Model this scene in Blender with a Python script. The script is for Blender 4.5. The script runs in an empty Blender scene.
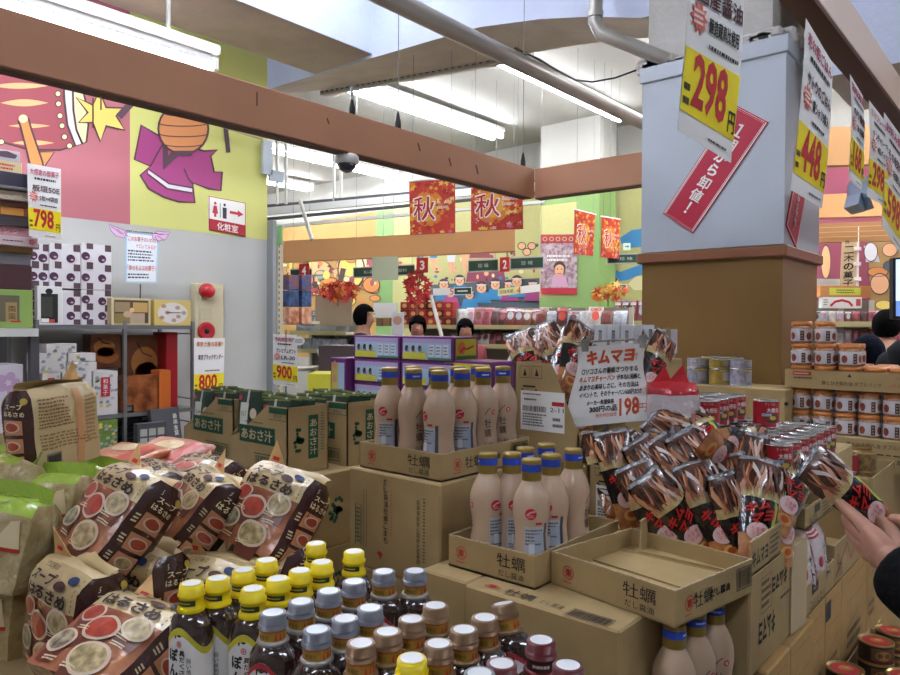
import bpy, bmesh, math, random
from mathutils import Vector, Matrix, noise
random.seed(7)
SC = bpy.context.scene
COL = SC.collection
PI = math.pi
V = Vector
# ------------------------------------------------------------------ camera
H, F, CX, CY = 1.55, 720.0, 450.0, 337.5
YAW, PITCH, ROLL = math.radians(40.45), math.radians(-0.9), math.radians(0.35)
fw = V((-math.sin(YAW)*math.cos(PITCH), math.cos(YAW)*math.cos(PITCH), math.sin(PITCH)))
_r0 = V((math.cos(YAW), math.sin(YAW), 0)); _u0 = _r0.cross(fw)
RT = _r0*math.cos(ROLL) + _u0*math.sin(ROLL)
UP = -_r0*math.sin(ROLL) + _u0*math.cos(ROLL)
EYE = V((0, 0, H))
cd = bpy.data.cameras.new('camera'); cam = bpy.data.objects.new('camera', cd); COL.objects.link(cam)
cd.sensor_width = 36; cd.lens = F/900*36; cd.clip_start = 0.05; cd.clip_end = 100
cam.matrix_world = Matrix(((RT.x, UP.x, -fw.x, 0), (RT.y, UP.y, -fw.y, 0), (RT.z, UP.z, -fw.z, H), (0, 0, 0, 1)))
SC.camera = cam
def ray(px, py): return fw + RT*((px-CX)/F) + UP*((CY-py)/F)
def atD(px, py, d): return EYE + ray(px, py)*d
def onX(px, py, X): r = ray(px, py); return EYE + r*(X/r.x)
def onY(px, py, Y): r = ray(px, py); return EYE + r*(Y/r.y)
def onZ(px, py, Z): r = ray(px, py); return EYE + r*((Z-H)/r.z)
# ------------------------------------------------------------------ materials
def lin(c):
    c = c/255.0
    return c/12.92 if c <= 0.04045 else ((c+0.055)/1.055)**2.4
def rgb(h):
    if isinstance(h, str): h = tuple(int(h[i:i+2], 16) for i in (0, 2, 4))
    return tuple(lin(c) for c in h) + (1.0,)
MATS = {}
def mat(name, col=None, rough=0.6, metal=0.0, coat=0.0, emit=0.0, var=0.0, vscale=30.0, bump=0.0, bscale=60.0, trans=0.0, alpha=1.0, spec=0.5, col2=None, ior=1.45):
    if name in MATS: return MATS[name]
    m = bpy.data.materials.new(name); m.use_nodes = True
    nt = m.node_tree; b = nt.nodes['Principled BSDF']
    c = rgb(col if col is not None else '888888')
    b.inputs['Base Color'].default_value = c
    b.inputs['Roughness'].default_value = rough
    b.inputs['Metallic'].default_value = metal
    b.inputs['Coat Weight'].default_value = coat
    b.inputs['Coat Roughness'].default_value = 0.12
    b.inputs['Transmission Weight'].default_value = trans
    b.inputs['IOR'].default_value = ior
    b.inputs['Specular IOR Level'].default_value = spec
    b.inputs['Alpha'].default_value = alpha
    if emit:
        b.inputs['Emission Color'].default_value = c
        b.inputs['Emission Strength'].default_value = emit
    if var or bump:
        tc = nt.nodes.new('ShaderNodeTexCoord')
    if var:
        n = nt.nodes.new('ShaderNodeTexNoise'); n.inputs['Scale'].default_value = vscale; n.inputs['Detail'].default_value = 5
        nt.links.new(tc.outputs['Object'], n.inputs['Vector'])
        rp = nt.nodes.new('ShaderNodeValToRGB')
        c2 = rgb(col2) if col2 else tuple(x*(1-var) for x in c[:3]) + (1,)
        rp.color_ramp.elements[0].position = 0.35; rp.color_ramp.elements[0].color = c2
        rp.color_ramp.elements[1].position = 0.65; rp.color_ramp.elements[1].color = c
        nt.links.new(n.outputs['Fac'], rp.inputs['Fac']); nt.links.new(rp.outputs['Color'], b.inputs['Base Color'])
    if bump:
        n2 = nt.nodes.new('ShaderNodeTexNoise'); n2.inputs['Scale'].default_value = bscale; n2.inputs['Detail'].default_value = 3
        nt.links.new(tc.outputs['Object'], n2.inputs['Vector'])
        bp = nt.nodes.new('ShaderNodeBump'); bp.inputs['Strength'].default_value = bump; bp.inputs['Distance'].default_value = 0.02
        nt.links.new(n2.outputs['Fac'], bp.inputs['Height']); nt.links.new(bp.outputs['Normal'], b.inputs['Normal'])
        if coat: nt.links.new(bp.outputs['Normal'], b.inputs['Coat Normal'])
    MATS[name] = m
    return m
def ink(h, rough=0.6): return mat('ink_'+h, h, rough)
CARD = mat('cardboard', 'ae9668', 0.8, var=0.10, vscale=14, bump=0.03, bscale=90)
CARDIN = mat('cardboard_inside', 'b59c6c', 0.85, var=0.08, vscale=20)
CARDE = mat('cardboard_cut_edge', 'c9b48c', 0.9, var=0.3, vscale=160)
BLACK = ink('1c1a1a'); RED = ink('c8242c'); WHITE = ink('f2f1ec'); PAPER = mat('paper', 'f3f3f1', 0.7)
GREEN = ink('1f5a3c'); BLUE = ink('2546b0'); YEL = ink('f6e21c'); ORG = ink('e8642a')
STEEL = mat('painted_steel', 'b9b8ae', 0.45, var=0.06, vscale=8)
GREYM = mat('grey_steel', '7d7f80', 0.4, metal=0.6)
CHROME = mat('chrome', 'd0d0d0', 0.18, metal=1.0)
# ------------------------------------------------------------------ text meshes
_TX = {}
def textmesh(s, bold=0.0, res=2):
    k = (s, bold, res)
    if k in _TX: return _TX[k]
    cu = bpy.data.curves.new('t', 'FONT'); cu.body = s; cu.size = 1; cu.resolution_u = res; cu.offset = bold; cu.fill_mode = 'FRONT'
    ob = bpy.data.objects.new('t', cu); COL.objects.link(ob)
    dg = bpy.context.evaluated_depsgraph_get(); dg.update()
    me = bpy.data.meshes.new_from_object(ob.evaluated_get(dg))
    vs = [(v.co.x, v.co.y) for v in me.vertices]; fs = [tuple(p.vertices) for p in me.polygons]
    bpy.data.objects.remove(ob); bpy.data.meshes.remove(me); bpy.data.curves.remove(cu)
    if vs:
        x0 = min(v[0] for v in vs); x1 = max(v[0] for v in vs); y0 = min(v[1] for v in vs); y1 = max(v[1] for v in vs)
        vs = [(x-(x0+x1)/2, y-(y0+y1)/2) for x, y in vs]
        _TX[k] = (vs, fs, x1-x0, y1-y0)
    else: _TX[k] = ([], [], 1, 1)
    return _TX[k]
# ------------------------------------------------------------------ mesh builder
def frame(o, u, v):
    o, u, v = V(o), V(u), V(v)
    return lambda a, b: o + u*a + v*b
class MB:
    def __init__(s): s.v = []; s.f = []; s.m = []; s.sm = []; s.mats = []
    def mi(s, m):
        if m not in s.mats: s.mats.append(m)
        return s.mats.index(m)
    def add(s, vs, fs, m, M=None, smooth=False):
        o = len(s.v); i = s.mi(m)
        s.v += [tuple(M @ V(p)) if M else tuple(p) for p in vs]
        for f in fs: s.f.append(tuple(o+k for k in f)); s.m.append(i); s.sm.append(smooth)
        return s
    def box(s, c, d, m, M=None, bev=0.0, seg=1):
        x, y, z = d[0]/2, d[1]/2, d[2]/2; c = V(c)
        if bev <= 0:
            vs = [c+V((a*x, b*y, e*z)) for a in (-1, 1) for b in (-1, 1) for e in (-1, 1)]
            return s.add(vs, [(0, 1, 3, 2), (4, 6, 7, 5), (0, 4, 5, 1), (2, 3, 7, 6), (0, 2, 6, 4), (1, 5, 7, 3)], m, M)
        bm = bmesh.new(); bmesh.ops.create_cube(bm, size=1)
        for v in bm.verts: v.co = V((v.co.x*d[0], v.co.y*d[1], v.co.z*d[2])) + c
        bmesh.ops.bevel(bm, geom=bm.edges[:], offset=bev, segments=seg, affect='EDGES', profile=0.6)
        bm.verts.index_update()
        s.add([v.co.copy() for v in bm.verts], [[v.index for v in f.verts] for f in bm.faces], m, M, seg > 1); bm.free(); return s
    def lathe(s, prof, m, seg=24, sx=1.0, sy=1.0, M=None, smooth=True, caps=True):
        vs = []; fs = []; n = len(prof)
        for r, z in prof:
            for k in range(seg):
                a = 2*PI*k/seg; vs.append((r*sx*math.cos(a), r*sy*math.sin(a), z))
        for j in range(n-1):
            for k in range(seg):
                k2 = (k+1) % seg; fs.append((j*seg+k, j*seg+k2, (j+1)*seg+k2, (j+1)*seg+k))
        s.add(vs, fs, m, M, smooth)
        if caps:
            if prof[0][0] > 1e-5: s.add(vs[:seg], [tuple(range(seg-1, -1, -1))], m, M)
            if prof[-1][0] > 1e-5: s.add(vs[-seg:], [tuple(range(seg))], m, M)
        return s
    def tube(s, pts, r, m, seg=8, M=None, caps=True):
        pts = [V(p) for p in pts]; n = len(pts); vs = []; fs = []
        rs = r if isinstance(r, (list, tuple)) else [r]*n
        up = None
        for i, p in enumerate(pts):
            t = (pts[min(i+1, n-1)] - pts[max(i-1, 0)]).normalized()
            if up is None: up = t.orthogonal().normalized()
            up = (up - t*up.dot(t)).normalized(); w = t.cross(up)
            for k in range(seg):
                a = 2*PI*k/seg; vs.append(p + (up*math.cos(a) + w*math.sin(a))*rs[i])
        for j in range(n-1):
            for k in range(seg):
                k2 = (k+1) % seg; fs.append((j*seg+k, j*seg+k2, (j+1)*seg+k2, (j+1)*seg+k))
        s.add(vs, fs, m, M, True)
        if caps: s.add(vs[:seg], [tuple(range(seg-1, -1, -1))], m, M); s.add(vs[-seg:], [tuple(range(seg))], m, M)
        return s
    def grid(s, fn, nu, nv, m, M=None, u=(-1, 1), v=(-1, 1), smooth=True):
        vs = [fn(u[0]+(u[1]-u[0])*i/nu, v[0]+(v[1]-v[0])*j/nv) for j in range(nv+1) for i in range(nu+1)]
        fs = [(j*(nu+1)+i, j*(nu+1)+i+1, (j+1)*(nu+1)+i+1, (j+1)*(nu+1)+i) for j in range(nv) for i in range(nu)]
        return s.add(vs, fs, m, M, smooth)
    def poly(s, pts, m, M=None):           # flat n-gon (concave allowed)
        return s.add(pts, [tuple(range(len(pts)))], m, M)
    def prism(s, pts, ext, m, M=None, side=None):
        pts = [V(p) for p in pts]; n = len(pts); e = V(ext)
        vs = pts + [p+e for p in pts]
        s.add(vs, [tuple(range(n-1, -1, -1)), tuple(range(n, 2*n))], m, M)
        return s.add(vs, [(k, (k+1) % n, n+(k+1) % n, n+k) for k in range(n)], side or m, M)
    # ---- decals through a mapping fn(u, v) -> point
    def drect(s, fn, u0, v0, u1, v1, m, nu=1, nv=1, M=None):
        return s.grid(fn, nu, nv, m, M, (u0, u1), (v0, v1))
    def disc(s, fn, u, v, ru, rv, m, n=20, rings=1, M=None):
        vs = [fn(u, v)]; fs = []
        for r in range(1, rings+1):
            for k in range(n):
                a = 2*PI*k/n; vs.append(fn(u+ru*r/rings*math.cos(a), v+rv*r/rings*math.sin(a)))
        for k in range(n): fs.append((0, 1+k, 1+(k+1) % n))
        for r in range(rings-1):
            for k in range(n): fs.append((1+r*n+k, 1+(r+1)*n+k, 1+(r+1)*n+(k+1) % n, 1+r*n+(k+1) % n))
        return s.add(vs, fs, m, M)
    def ring(s, fn, u, v, ru, rv, t, m, n=20, M=None):
        vs = []
        for k in range(n):
            a = 2*PI*k/n
            for q in (1.0, 1.0-t): vs.append(fn(u+ru*q*math.cos(a), v+rv*q*math.sin(a)))
        return s.add(vs, [(2*k, 2*((k+1) % n), 2*((k+1) % n)+1, 2*k+1) for k in range(n)], m, M)
    def shape(s, fn, pts, m, M=None): return s.poly([fn(a, b) for a, b in pts], m, M)
    def stroke(s, fn, pts, w, m, closed=False, M=None):
        n = len(pts); vs = []
        for i in range(n):
            if closed: a, b = pts[i-1], pts[(i+1) % n]
            else: a, b = pts[max(i-1, 0)], pts[min(i+1, n-1)]
            dx, dy = b[0]-a[0], b[1]-a[1]; l = math.hypot(dx, dy) or 1; nx, ny = -dy/l*w/2, dx/l*w/2
            vs += [fn(pts[i][0]+nx, pts[i][1]+ny), fn(pts[i][0]-nx, pts[i][1]-ny)]
        return s.add(vs, [(2*i, 2*((i+1) % n), 2*((i+1) % n)+1, 2*i+1) for i in range(n if closed else n-1)], m, M)
    def text(s, t, fn, u, v, h, m, w=None, rot=0.0, bold=0.0, vert=False, res=2, M=None, per=1.0):
        # h = glyph height; w = total width (fits); vert stacks the glyphs downwards
        if vert:
            n = len(t); c, sn = math.cos(rot), math.sin(rot)
            for i, ch in enumerate(t):
                dv = ((n-1)/2-i)*h*1.08
                s.text(ch, fn, u-dv*sn, v+dv*c, h*(0.92 if ch not in 'ー・、' else .5), m, w, rot, bold, False, res, M)
            return s
        kj = bold > 0 and any(ord(ch) > 0x4dff for ch in t)
        vs, fs, tw, th = textmesh(t, 0.0 if kj else bold, res)
        if not vs: return s
        if kj:
            for i_, (du, dv) in enumerate(((-1, -1), (1, -1), (-1, 1))): s.text(t, nrm(fn, .0003*(i_+1)), u+du*bold*h*.55, v+dv*bold*h*.55, h, m, w, rot, 0.0, False, res, M)
            u, v = u+bold*h*.55, v+bold*h*.55
        sy = h/th; sx = (w/tw) if w else sy
        c, sn = math.cos(rot), math.sin(rot)
        pts = [fn(u + x*sx*c - y*sy*sn, v + x*sx*sn + y*sy*c) for x, y in vs]
        return s.add(pts, fs, m, M)
    def lines(s, fn, u0, u1, v0, v1, n, m, rnd=None, fill=0.5):   # rows of small illegible print
        rnd = rnd or random
        st = (v1-v0)/n
        for i in range(n):
            u = u0; y = v1 - st*(i+.5); e = u1 - (u1-u0)*rnd.random()*0.25
            while u < e:
                l = (u1-u0)*(0.03+0.09*rnd.random()); l = min(l, e-u)
                s.drect(fn, u, y-st*fill/2, u+l, y+st*fill/2, m); u += l + (u1-u0)*0.022
        return s
    def bars(s, fn, u0, u1, v0, v1, m, rnd=None):                 # bar code
        rnd = rnd or random; u = u0; w = (u1-u0)
        while u < u1:
            l = w*(0.012+0.03*rnd.random()); s.drect(fn, u, v0, min(u+l, u1), v1, m); u += l + w*(0.012+0.025*rnd.random())
        return s
    def build(s, name, parent=None, loc=None, smooth=None):
        me = bpy.data.meshes.new(name); me.from_pydata(s.v, [], s.f)
        for m in s.mats: me.materials.append(m)
        me.polygons.foreach_set('material_index', s.m)
        me.polygons.foreach_set('use_smooth', s.sm if smooth is None else [smooth]*len(s.f))
        me.update()
        o = bpy.data.objects.new(name, me); COL.objects.link(o)
        if parent: o.parent = parent
        if loc: o.location = loc
        return o
def nrm(fn, off):
    def g(u, v):
        e = 1e-3; a = fn(u+e, v)-fn(u-e, v); b = fn(u, v+e)-fn(u, v-e); n = a.cross(b)
        return fn(u, v) + (n.normalized()*off if n.length > 1e-12 else V((0, 0, 0)))
    return g
# ------------------------------------------------------------------ objects
def tag(o, label, cat, group=None, kind=None):
    if label: o['label'] = label
    if cat: o['category'] = cat
    if group: o['group'] = group
    if kind: o['kind'] = kind
    return o
def thing(name, label, cat, loc=(0, 0, 0), rot=0.0, group=None):
    o = bpy.data.objects.new(name, None); COL.objects.link(o); o.empty_display_size = 0.05
    o.location = loc; o.rotation_euler = (0, 0, rot) if isinstance(rot, (int, float)) else tuple(rot)
    return tag(o, label, cat, group)
def struct(o): o['kind'] = 'structure'; return o
def dup(src, loc, rot=0.0, label=None, group=None, scale=None):
    r = src.copy(); COL.objects.link(r); r.location = loc
    r.rotation_euler = (0, 0, rot) if isinstance(rot, (int, float)) else tuple(rot)
    if scale: r.scale = scale if isinstance(scale, (tuple, list)) else (scale,)*3
    if label: r['label'] = label
    if group: r['group'] = group
    for ch in KIDS.get(src.name, ()) or list(src.children):
        c = ch.copy(); COL.objects.link(c); c.parent = r
        for g in list(ch.children):
            d = g.copy(); COL.objects.link(d); d.parent = c
    return r
KIDS = {}
def rotm(rx, ry, rz): return Matrix.Rotation(rz, 4, 'Z') @ Matrix.Rotation(ry, 4, 'Y') @ Matrix.Rotation(rx, 4, 'X')
ORD = ['first', 'second', 'third', 'fourth', 'fifth', 'sixth', 'seventh', 'eighth', 'ninth', 'tenth', 'eleventh', 'twelfth', 'thirteenth', 'fourteenth', 'fifteenth', 'sixteenth']
# ================================================================== ROOM SHELL
CONC = mat('concrete_bluish_light', 'cfd8ee', 0.9, var=0.07, vscale=3, bump=0.25, bscale=35)  # bluish light of the ceiling bay is mixed into this concrete colour
CONCN = mat('grey_concrete', 'bdbab4', .9, var=.12, vscale=6, bump=.3, bscale=35)
CONCB = mat('concrete_underside_shade', 'c8bcae', 0.9, var=0.16, vscale=4, bump=0.3, bscale=30)  # browner copy for beam undersides, their shade put into the colour
CEILM = mat('ceiling_paint', 'b4b2ac', 0.9, var=0.08, vscale=1.5, bump=0.1)
WALLG = mat('grey_wall_paint', 'b9bab6', 0.7, var=0.07, vscale=1.6)
WALLW = mat('white_wall_paint', 'b6b4ac', 0.8, var=0.06, vscale=2)
BROWN = mat('brown_beam_board', 'bd8868', 0.6, var=0.10, vscale=2.5)
TAN = mat('tan_beam_board', 'e2a76c', 0.6, var=0.06, vscale=2.5)
FLOORM = mat('floor_tile', '8d8a82', 0.5, var=0.12, vscale=2)
def slab(name, x0, x1, y0, y1, z0, z1, m):
    return struct(MB().box(((x0+x1)/2, (y0+y1)/2, (z0+z1)/2), (x1-x0, y1-y0, z1-z0), m).build(name))
slab('floor', -14, 5, -5, 8.1, -.1, 0, FLOORM)
slab('ceiling', -14, 5, -5, 8.1, 3.95, 4.05, CEILM)
slab('wall_right', 5, 5.1, -5, 8.1, 0, 3.95, WALLW)
slab('wall_front', -14, 5, -5.1, -5, 0, 3.95, WALLW)
slab('wall_far_left', -14.1, -14, -5, 8.1, 0, 3.95, WALLW)
# left wall with its painted mural ---------------------------------------------
WX = -4.39
PINK = mat('mural_pink', 'bd727a', 0.65, var=0.05, vscale=2); LIME = mat('mural_lime', 'd3d47e', 0.65, var=0.04, vscale=2)
OUT = mat('mural_outline', '5a3f45', 0.7)
w = MB()
ztop, zm = 3.47, 2.165; yend = onX(267, 240, WX).y; ypink = onX(130, 223, WX).y
w.box(((WX-.07), (yend-5)/2, ztop/2), (.14, yend+5, ztop), WALLG)
def wf(k):   # wall mapping from photo pixels, k = paint layer
    return lambda px, py: onX(px, py, WX) + V((0.0012*k, 0, 0))
def yz(k): return lambda y, z: V((WX+0.0012*k, y, z))
w.drect(yz(1), -5, zm, ypink, ztop, PINK); w.drect(yz(1), ypink, zm, yend, ztop, LIME)
def paint(pts, m, k=3, ow=2.0):
    if ow: w.stroke(wf(k+.5), pts, ow, OUT, closed=True)
    w.shape(wf(k), pts, m)
DRUM = mat('mural_drum_red', 'a8525c', .65); PEACH = mat('mural_peach', 'eebd86', .65); CREAM = mat('mural_cream', 'ece0b0', .65)
MWH = mat('mural_white', 'dedbe0', .65); STARY = mat('mural_star', 'ecd26e', .65); MAG = mat('mural_magenta', 'a2427c', .65); MORG = mat('mural_orange', 'dc9150', .65); MDK = mat('mural_dark', '5c4550', .65); LOR = mat('mural_lantern', 'd08a56', .65)
paint([(-120, 20), (-60, 40), (62, 70), (63, 84), (64, 100), (67, 125), (75, 146), (60, 150), (30, 150), (5, 143), (-60, 120), (-120, 90)], DRUM, 2)
for (a, b, c, h) in ((-10, 48, 86, 3), (0, 48, 103, 3.6), (8, 50, 126, 2.2), (12, 54, 143, 2.6)):
    n = 9; top = [(a+(b-a)*i/n, c - h*math.sin(PI*i/n)) for i in range(n+1)]; bot = [(a+(b-a)*i/n, c + h*math.sin(PI*i/n)) for i in range(n-1, 0, -1)]
    w.shape(wf(4), top+bot, PEACH)
paint([(63, 72), (72, 74), (73, 110), (76, 130), (82, 144), (75, 146), (67, 125), (64, 100)], MWH, 4)
paint([(72, 74), (82, 88), (86, 105), (88, 125), (86, 142), (82, 144), (76, 130), (73, 110)], CREAM, 4)
for q in ((58, 83), (57.5, 94), (58, 104), (59.5, 116), (61.5, 126), (64, 137), (69, 146), (1, 142)):
    w.disc(wf(5), q[0], q[1], 3.4, 3.4, OUT, 14); w.disc(wf(6), q[0], q[1], 2.4, 2.4, CREAM, 14)
paint([(54, 152), (44, 167), (36, 175), (28, 165), (40, 152)], MORG, 4, 1.4)
paint([(18, 121), (22, 115), (28, 119), (31, 130), (42, 162), (44, 175), (32, 175), (26, 150), (20, 127)], MORG, 6)
w.disc(wf(8), 22.5, 119, 4.6, 4.2, CREAM, 14)
ST = [(590, 190), (630, 285), (725, 288), (690, 335), (740, 420), (630, 395), (595, 488), (550, 375), (465, 375), (520, 315), (450, 225), (550, 270)]
paint([(a/5.97, 60+b/5.97) for a, b in ST], STARY, 7)
def z2(pts): return [(130+a/5.97, 90+b/5.97) for a, b in pts]
# a festival coat on its own, a round paper lantern and two drumsticks
paint(z2([(65, 210), (190, 285), (320, 330), (440, 365), (520, 360), (480, 395), (500, 490), (548, 490), (540, 600), (470, 590), (372, 555), (385, 672), (290, 668), (200, 640), (110, 590), (60, 510), (120, 455), (25, 415)]), MAG, 3)
w.stroke(wf(5), z2([(320, 470), (345, 530), (375, 565)]), 1.6, OUT); w.stroke(wf(5), z2([(195, 320), (150, 400), (120, 455)]), 1.6, OUT)
paint(z2([(110, 475), (230, 560), (370, 585), (368, 615), (220, 590), (100, 500)]), MWH, 5, 1.6)
paint(z2([(190, 320), (195, 480), (295, 385), (250, 360), (225, 395), (222, 340)]), MDK, 5, 0)
cx, cy = 182.5, 129
lan = [(cx+25*math.cos(a*PI/14), cy+25*math.sin(a*PI/14)) for a in range(28)]
paint(lan, LOR, 8)
for t in (-.62, -.22, .2, .6):
    ww = 25*math.sqrt(1-t*t)
    w.stroke(wf(10), [(cx+ww*math.cos(PI*i/8), cy+25*t+3*math.sin(PI*i/8)) for i in range(9)], 1.0, OUT)
w.shape(wf(10), [(cx-9, cy+22), (cx+9, cy+22), (cx+8, cy+27), (cx-8, cy+27)], MDK)
w.stroke(wf(8), [(118, 117), (136, 98)], 7, MDK); w.stroke(wf(8), z2([(565, 200), (582, 375)]), 4.5, MDK)
struct(w.build('wall_left'))
# pale upper end trim of the wall and brackets
t = MB(); t.box((WX-.03, yend+.015, 1.2), (.2, .03, 2.2), mat('wall_end_grey', '8d9194', .6)); struct(t.build('trim_1'))
# concrete beams of the ceiling ---------------------------------------------------
YB0, YB1 = 3.38, 4.0
nr = [onY(px, py, YB0) for px, py in ((372, 58), (430, 41), (480, 27), (540, 19), (590, 16.5), (640, 18))]
fr_ = [onY(px, py, YB1) for px, py in ((322, 91), (395, 78), (455, 67), (530, 53), (585, 44), (640, 38))]
zl0, zl1 = nr[0].z+.03, fr_[0].z+.02
prof = [(-14, zl0), (-4.6, zl0)] + [(p.x, p.z) for p in nr] + [(-.92, 3.05), (-.80, 2.62), (5, 2.62)]
proff = [(-14, zl1), (-4.9, zl1)] + [(p.x, p.z) for p in fr_] + [(-.92, 3.05), (-.80, 2.62), (5, 2.62)]
b = MB(); n = len(prof)
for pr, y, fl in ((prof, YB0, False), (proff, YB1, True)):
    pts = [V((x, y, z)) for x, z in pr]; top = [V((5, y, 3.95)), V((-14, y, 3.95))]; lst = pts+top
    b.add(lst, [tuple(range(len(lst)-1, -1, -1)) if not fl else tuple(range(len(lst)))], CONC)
for k in range(n-1):
    b.add([V((prof[k][0], YB0, prof[k][1])), V((prof[k+1][0], YB0, prof[k+1][1])), V((proff[k+1][0], YB1, proff[k+1][1])), V((proff[k][0], YB1, proff[k][1]))], [(0, 1, 2, 3)], CONCB)
struct(b.build('trim_2'))
xb1 = prof[2][0]; xb0 = xb1-.60
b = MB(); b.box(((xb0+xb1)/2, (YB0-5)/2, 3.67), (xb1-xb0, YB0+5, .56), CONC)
b.drect(frame((0, 0, 3.385), (1, 0, 0), (0, 1, 0)), xb0, -5, xb1, YB0, CONCB); struct(b.build('trim_3'))
# perforated steel channel under the far edge of the beam
p0, p1 = onY(320, 95, 4.01), onY(530, 57, 4.01)
b = MB(); dv = (p1-p0); L = dv.length; dx = dv.normalized(); fr = frame(p0, dx, V((0, 0, 1)))
up = V((0, 0, .05))
b.prism([p0, p1, p1+up, p0+up], (0, .05, 0), STEEL)
for i in range(34):
    u = L*(i+.5)/34; b.disc(nrm(fr, .002), u, .025, .018, .011, ink('5a5650'), 8)
b.build('perforated_channel'); o = bpy.data.objects['perforated_channel']; tag(o, 'perforated grey steel channel under the concrete ceiling beam', 'steel channel')
# pillar ----------------------------------------------------------------------------
PX0, PX1, PY0, PY1 = -1.585, -.925, 3.30, 3.88
PGREY = mat('pillar_grey_panel', 'b3bcc6', .5, var=.04, vscale=2); PBRN = mat('pillar_brown_board', '80602c', .55, var=.05, vscale=2); PTRIM = mat('pillar_trim', '8a5a3c', .5)
b = MB(); cxp, cyp, wx, wy = (PX0+PX1)/2, (PY0+PY1)/2, PX1-PX0, PY1-PY0
b.box((cxp, cyp, 2.35), (wx, wy, .87), PGREY); b.box((cxp, cyp, 2.775), (wx+.024, wy+.024, .075), PGREY, bev=.004)
b.box((cxp, cyp, .94), (wx-.01, wy-.01, 1.88), PBRN); b.box((cxp, cyp, 1.885), (wx+.035, wy+.035, .05), PTRIM, bev=.006)
b.box((cxp-.03, cyp, 3.38), (wx-.08, wy-.08, 1.14), CONCN)
rr = random.Random(4)
for i in range(26):
    a = rr.random(); side = i % 2
    px = PX0+.02+a*(wx-.06) if side == 0 else PX1-.05; py = PY0+.03 if side == 0 else PY0+.04+a*(wy-.08)
    b.box((px, py, 2.815+rr.random()*.03), (.06+.09*rr.random(), .05, .03+.06*rr.random()), CONCN, M=None, bev=.012)
struct(b.build('pillar'))
# two red bargain posters on the pillar
PRED = mat('poster_red', 'b51f3c', .45)
def bargain(name, fn, hw, hh, label):
    m = MB(); m.box((0, 0, 0), (hw*2, hh*2, .004), PRED)
    m.v = [tuple(fn(v[0], v[1]) + (fn(1, 0)-fn(0, 0)).cross(fn(0, 1)-fn(0, 0)).normalized()*(v[2]+.003)) for v in m.v]
    g = nrm(fn, .0065)
    for k, t in ((.93, .012), (.86, .006)):
        c = [(-hw+hw*(1-k), -hh+hw*(1-k)), (hw-hw*(1-k), -hh+hw*(1-k)), (hw-hw*(1-k), hh-hw*(1-k)), (-hw+hw*(1-k), hh-hw*(1-k))]
        m.stroke(g, c, t*hw*4, WHITE, closed=True)
    m.text('１個から卸値！', g, 0, 0, hh*.215, WHITE, vert=True, bold=.035)
    return tag(m.build(name), label, 'poster')
A = onY(765, 120, PY0); Bc = onY(659, 213, PY0); C1 = onY(698, 234, PY0); D1 = onY(738, 107, PY0)
cen = (A+Bc+C1+D1)/4; vv = ((D1-Bc)+(A-C1)).normalized(); uu = V((vv.z, 0, -vv.x)); uu = uu if uu.x > 0 else -uu
hw = ((C1-Bc).length+(A-D1).length)/4; hh = ((D1-Bc).length+(A-C1).length)/4
bargain('bargain_poster', frame(cen, uu, vv), hw, hh, 'red bargain poster with white characters tilted on the grey face of the pillar')
q = onX(796, 206, PX1); vv2 = V((0, math.sin(.5), math.cos(.5)))
bargain('bargain_poster', frame(q, (0, math.cos(.5), -math.sin(.5)), vv2), hw, hh*.6, 'red bargain poster on the narrow side of the pillar behind price slips')
# brown boxed sign beams ---------------------------------------------------------------
BX, BZ, BH = -2.30, 2.28, .165
def beam(name, c, d, m, label, group=None, under=None):
    b = MB().box(c, d, m, bev=.003)
    return tag(b.build(name), label, 'beam', group)
UND = mat('beam_underside_shade', '5f4030', .7)  # dark colour paints the shade along the bottom of the boxed beams
k = beam('sign_beam', (BX-.03, (3.43-1.6)/2, BZ+BH/2), (.06, 3.43+1.6, BH), BROWN, 'long brown boxed beam crossing above the noodle packs from the left')
b = MB().box((BX-.03, .9, BZ-.004), (.058, 5.0, .006), UND); b.build('underside_shade_strip', k)
b = MB()
for q in ((93, 98, 0, 30), (101, 96, 0, 14), (257, 92, 0, 14), (327, 118, 2, 6), (418, 143, 2, 8), (449, 158, 2, 8), (476, 165, 2, 9)):
    b.stroke(lambda px, py: onX(px, py, BX+.0015), [(q[0], q[1]), (q[0]+q[2], q[1]+q[3])], 1.6, mat('scuff', '6f4a3a', .8))
b.build('scuff_marks', k)
k = beam('sign_beam', ((BX+PX0)/2, 3.43+.03, BZ+BH/2), (PX0-BX, .06, BH), BROWN, 'short brown boxed beam joining the long beam to the pillar')
MB().box(((BX+PX0)/2, 3.46, BZ-.004), (PX0-BX-.01, .058, .006), UND).build('underside_shade_strip', k)
RBX = -.48
PEACHB = mat('peach_beam_board', 'f6dcc6', .35, var=.05, vscale=2)
k = beam('sign_beam', (-.46, 3.0, BZ+.06), (.06, 8.0, .11), PEACHB, 'peach boxed beam carrying the row of price slips above the aisle')
MB().box((-.46, 3.0, BZ), (.058, 7.99, .012), UND).build('underside_shade_strip', k)
# rods that hang the beams
def rod(px, py, ptop, plane, r, label):
    q = plane(px, py); b = MB(); b.tube([q, V((q.x, q.y, ptop or 3.94))], r, GREYM, 6); b.lathe([(.014, 0), (.014, .03), (.006, .07), (.003, .08)], BLACK, 10, M=Matrix.Translation(q))
    tag(b.build('hanger_rod'), label, 'rod', 'rods hanging the beams')
ry = lambda px, py: onX(px, py, BX-.03) - V((0, 0, .004))
rod(398, 128.5, 0, ry, .002, 'thin hanger rod with black socket on the long brown beam, nearer the security camera')
rod(523, 166, 0, ry, .002, 'thin hanger rod with black socket at the corner of the brown beams')
rod(352, 115, onX(352, 86, BX-.03).z, ry, .007, 'thick grey hanger rod on the long brown beam beside the perforated channel end')
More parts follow.
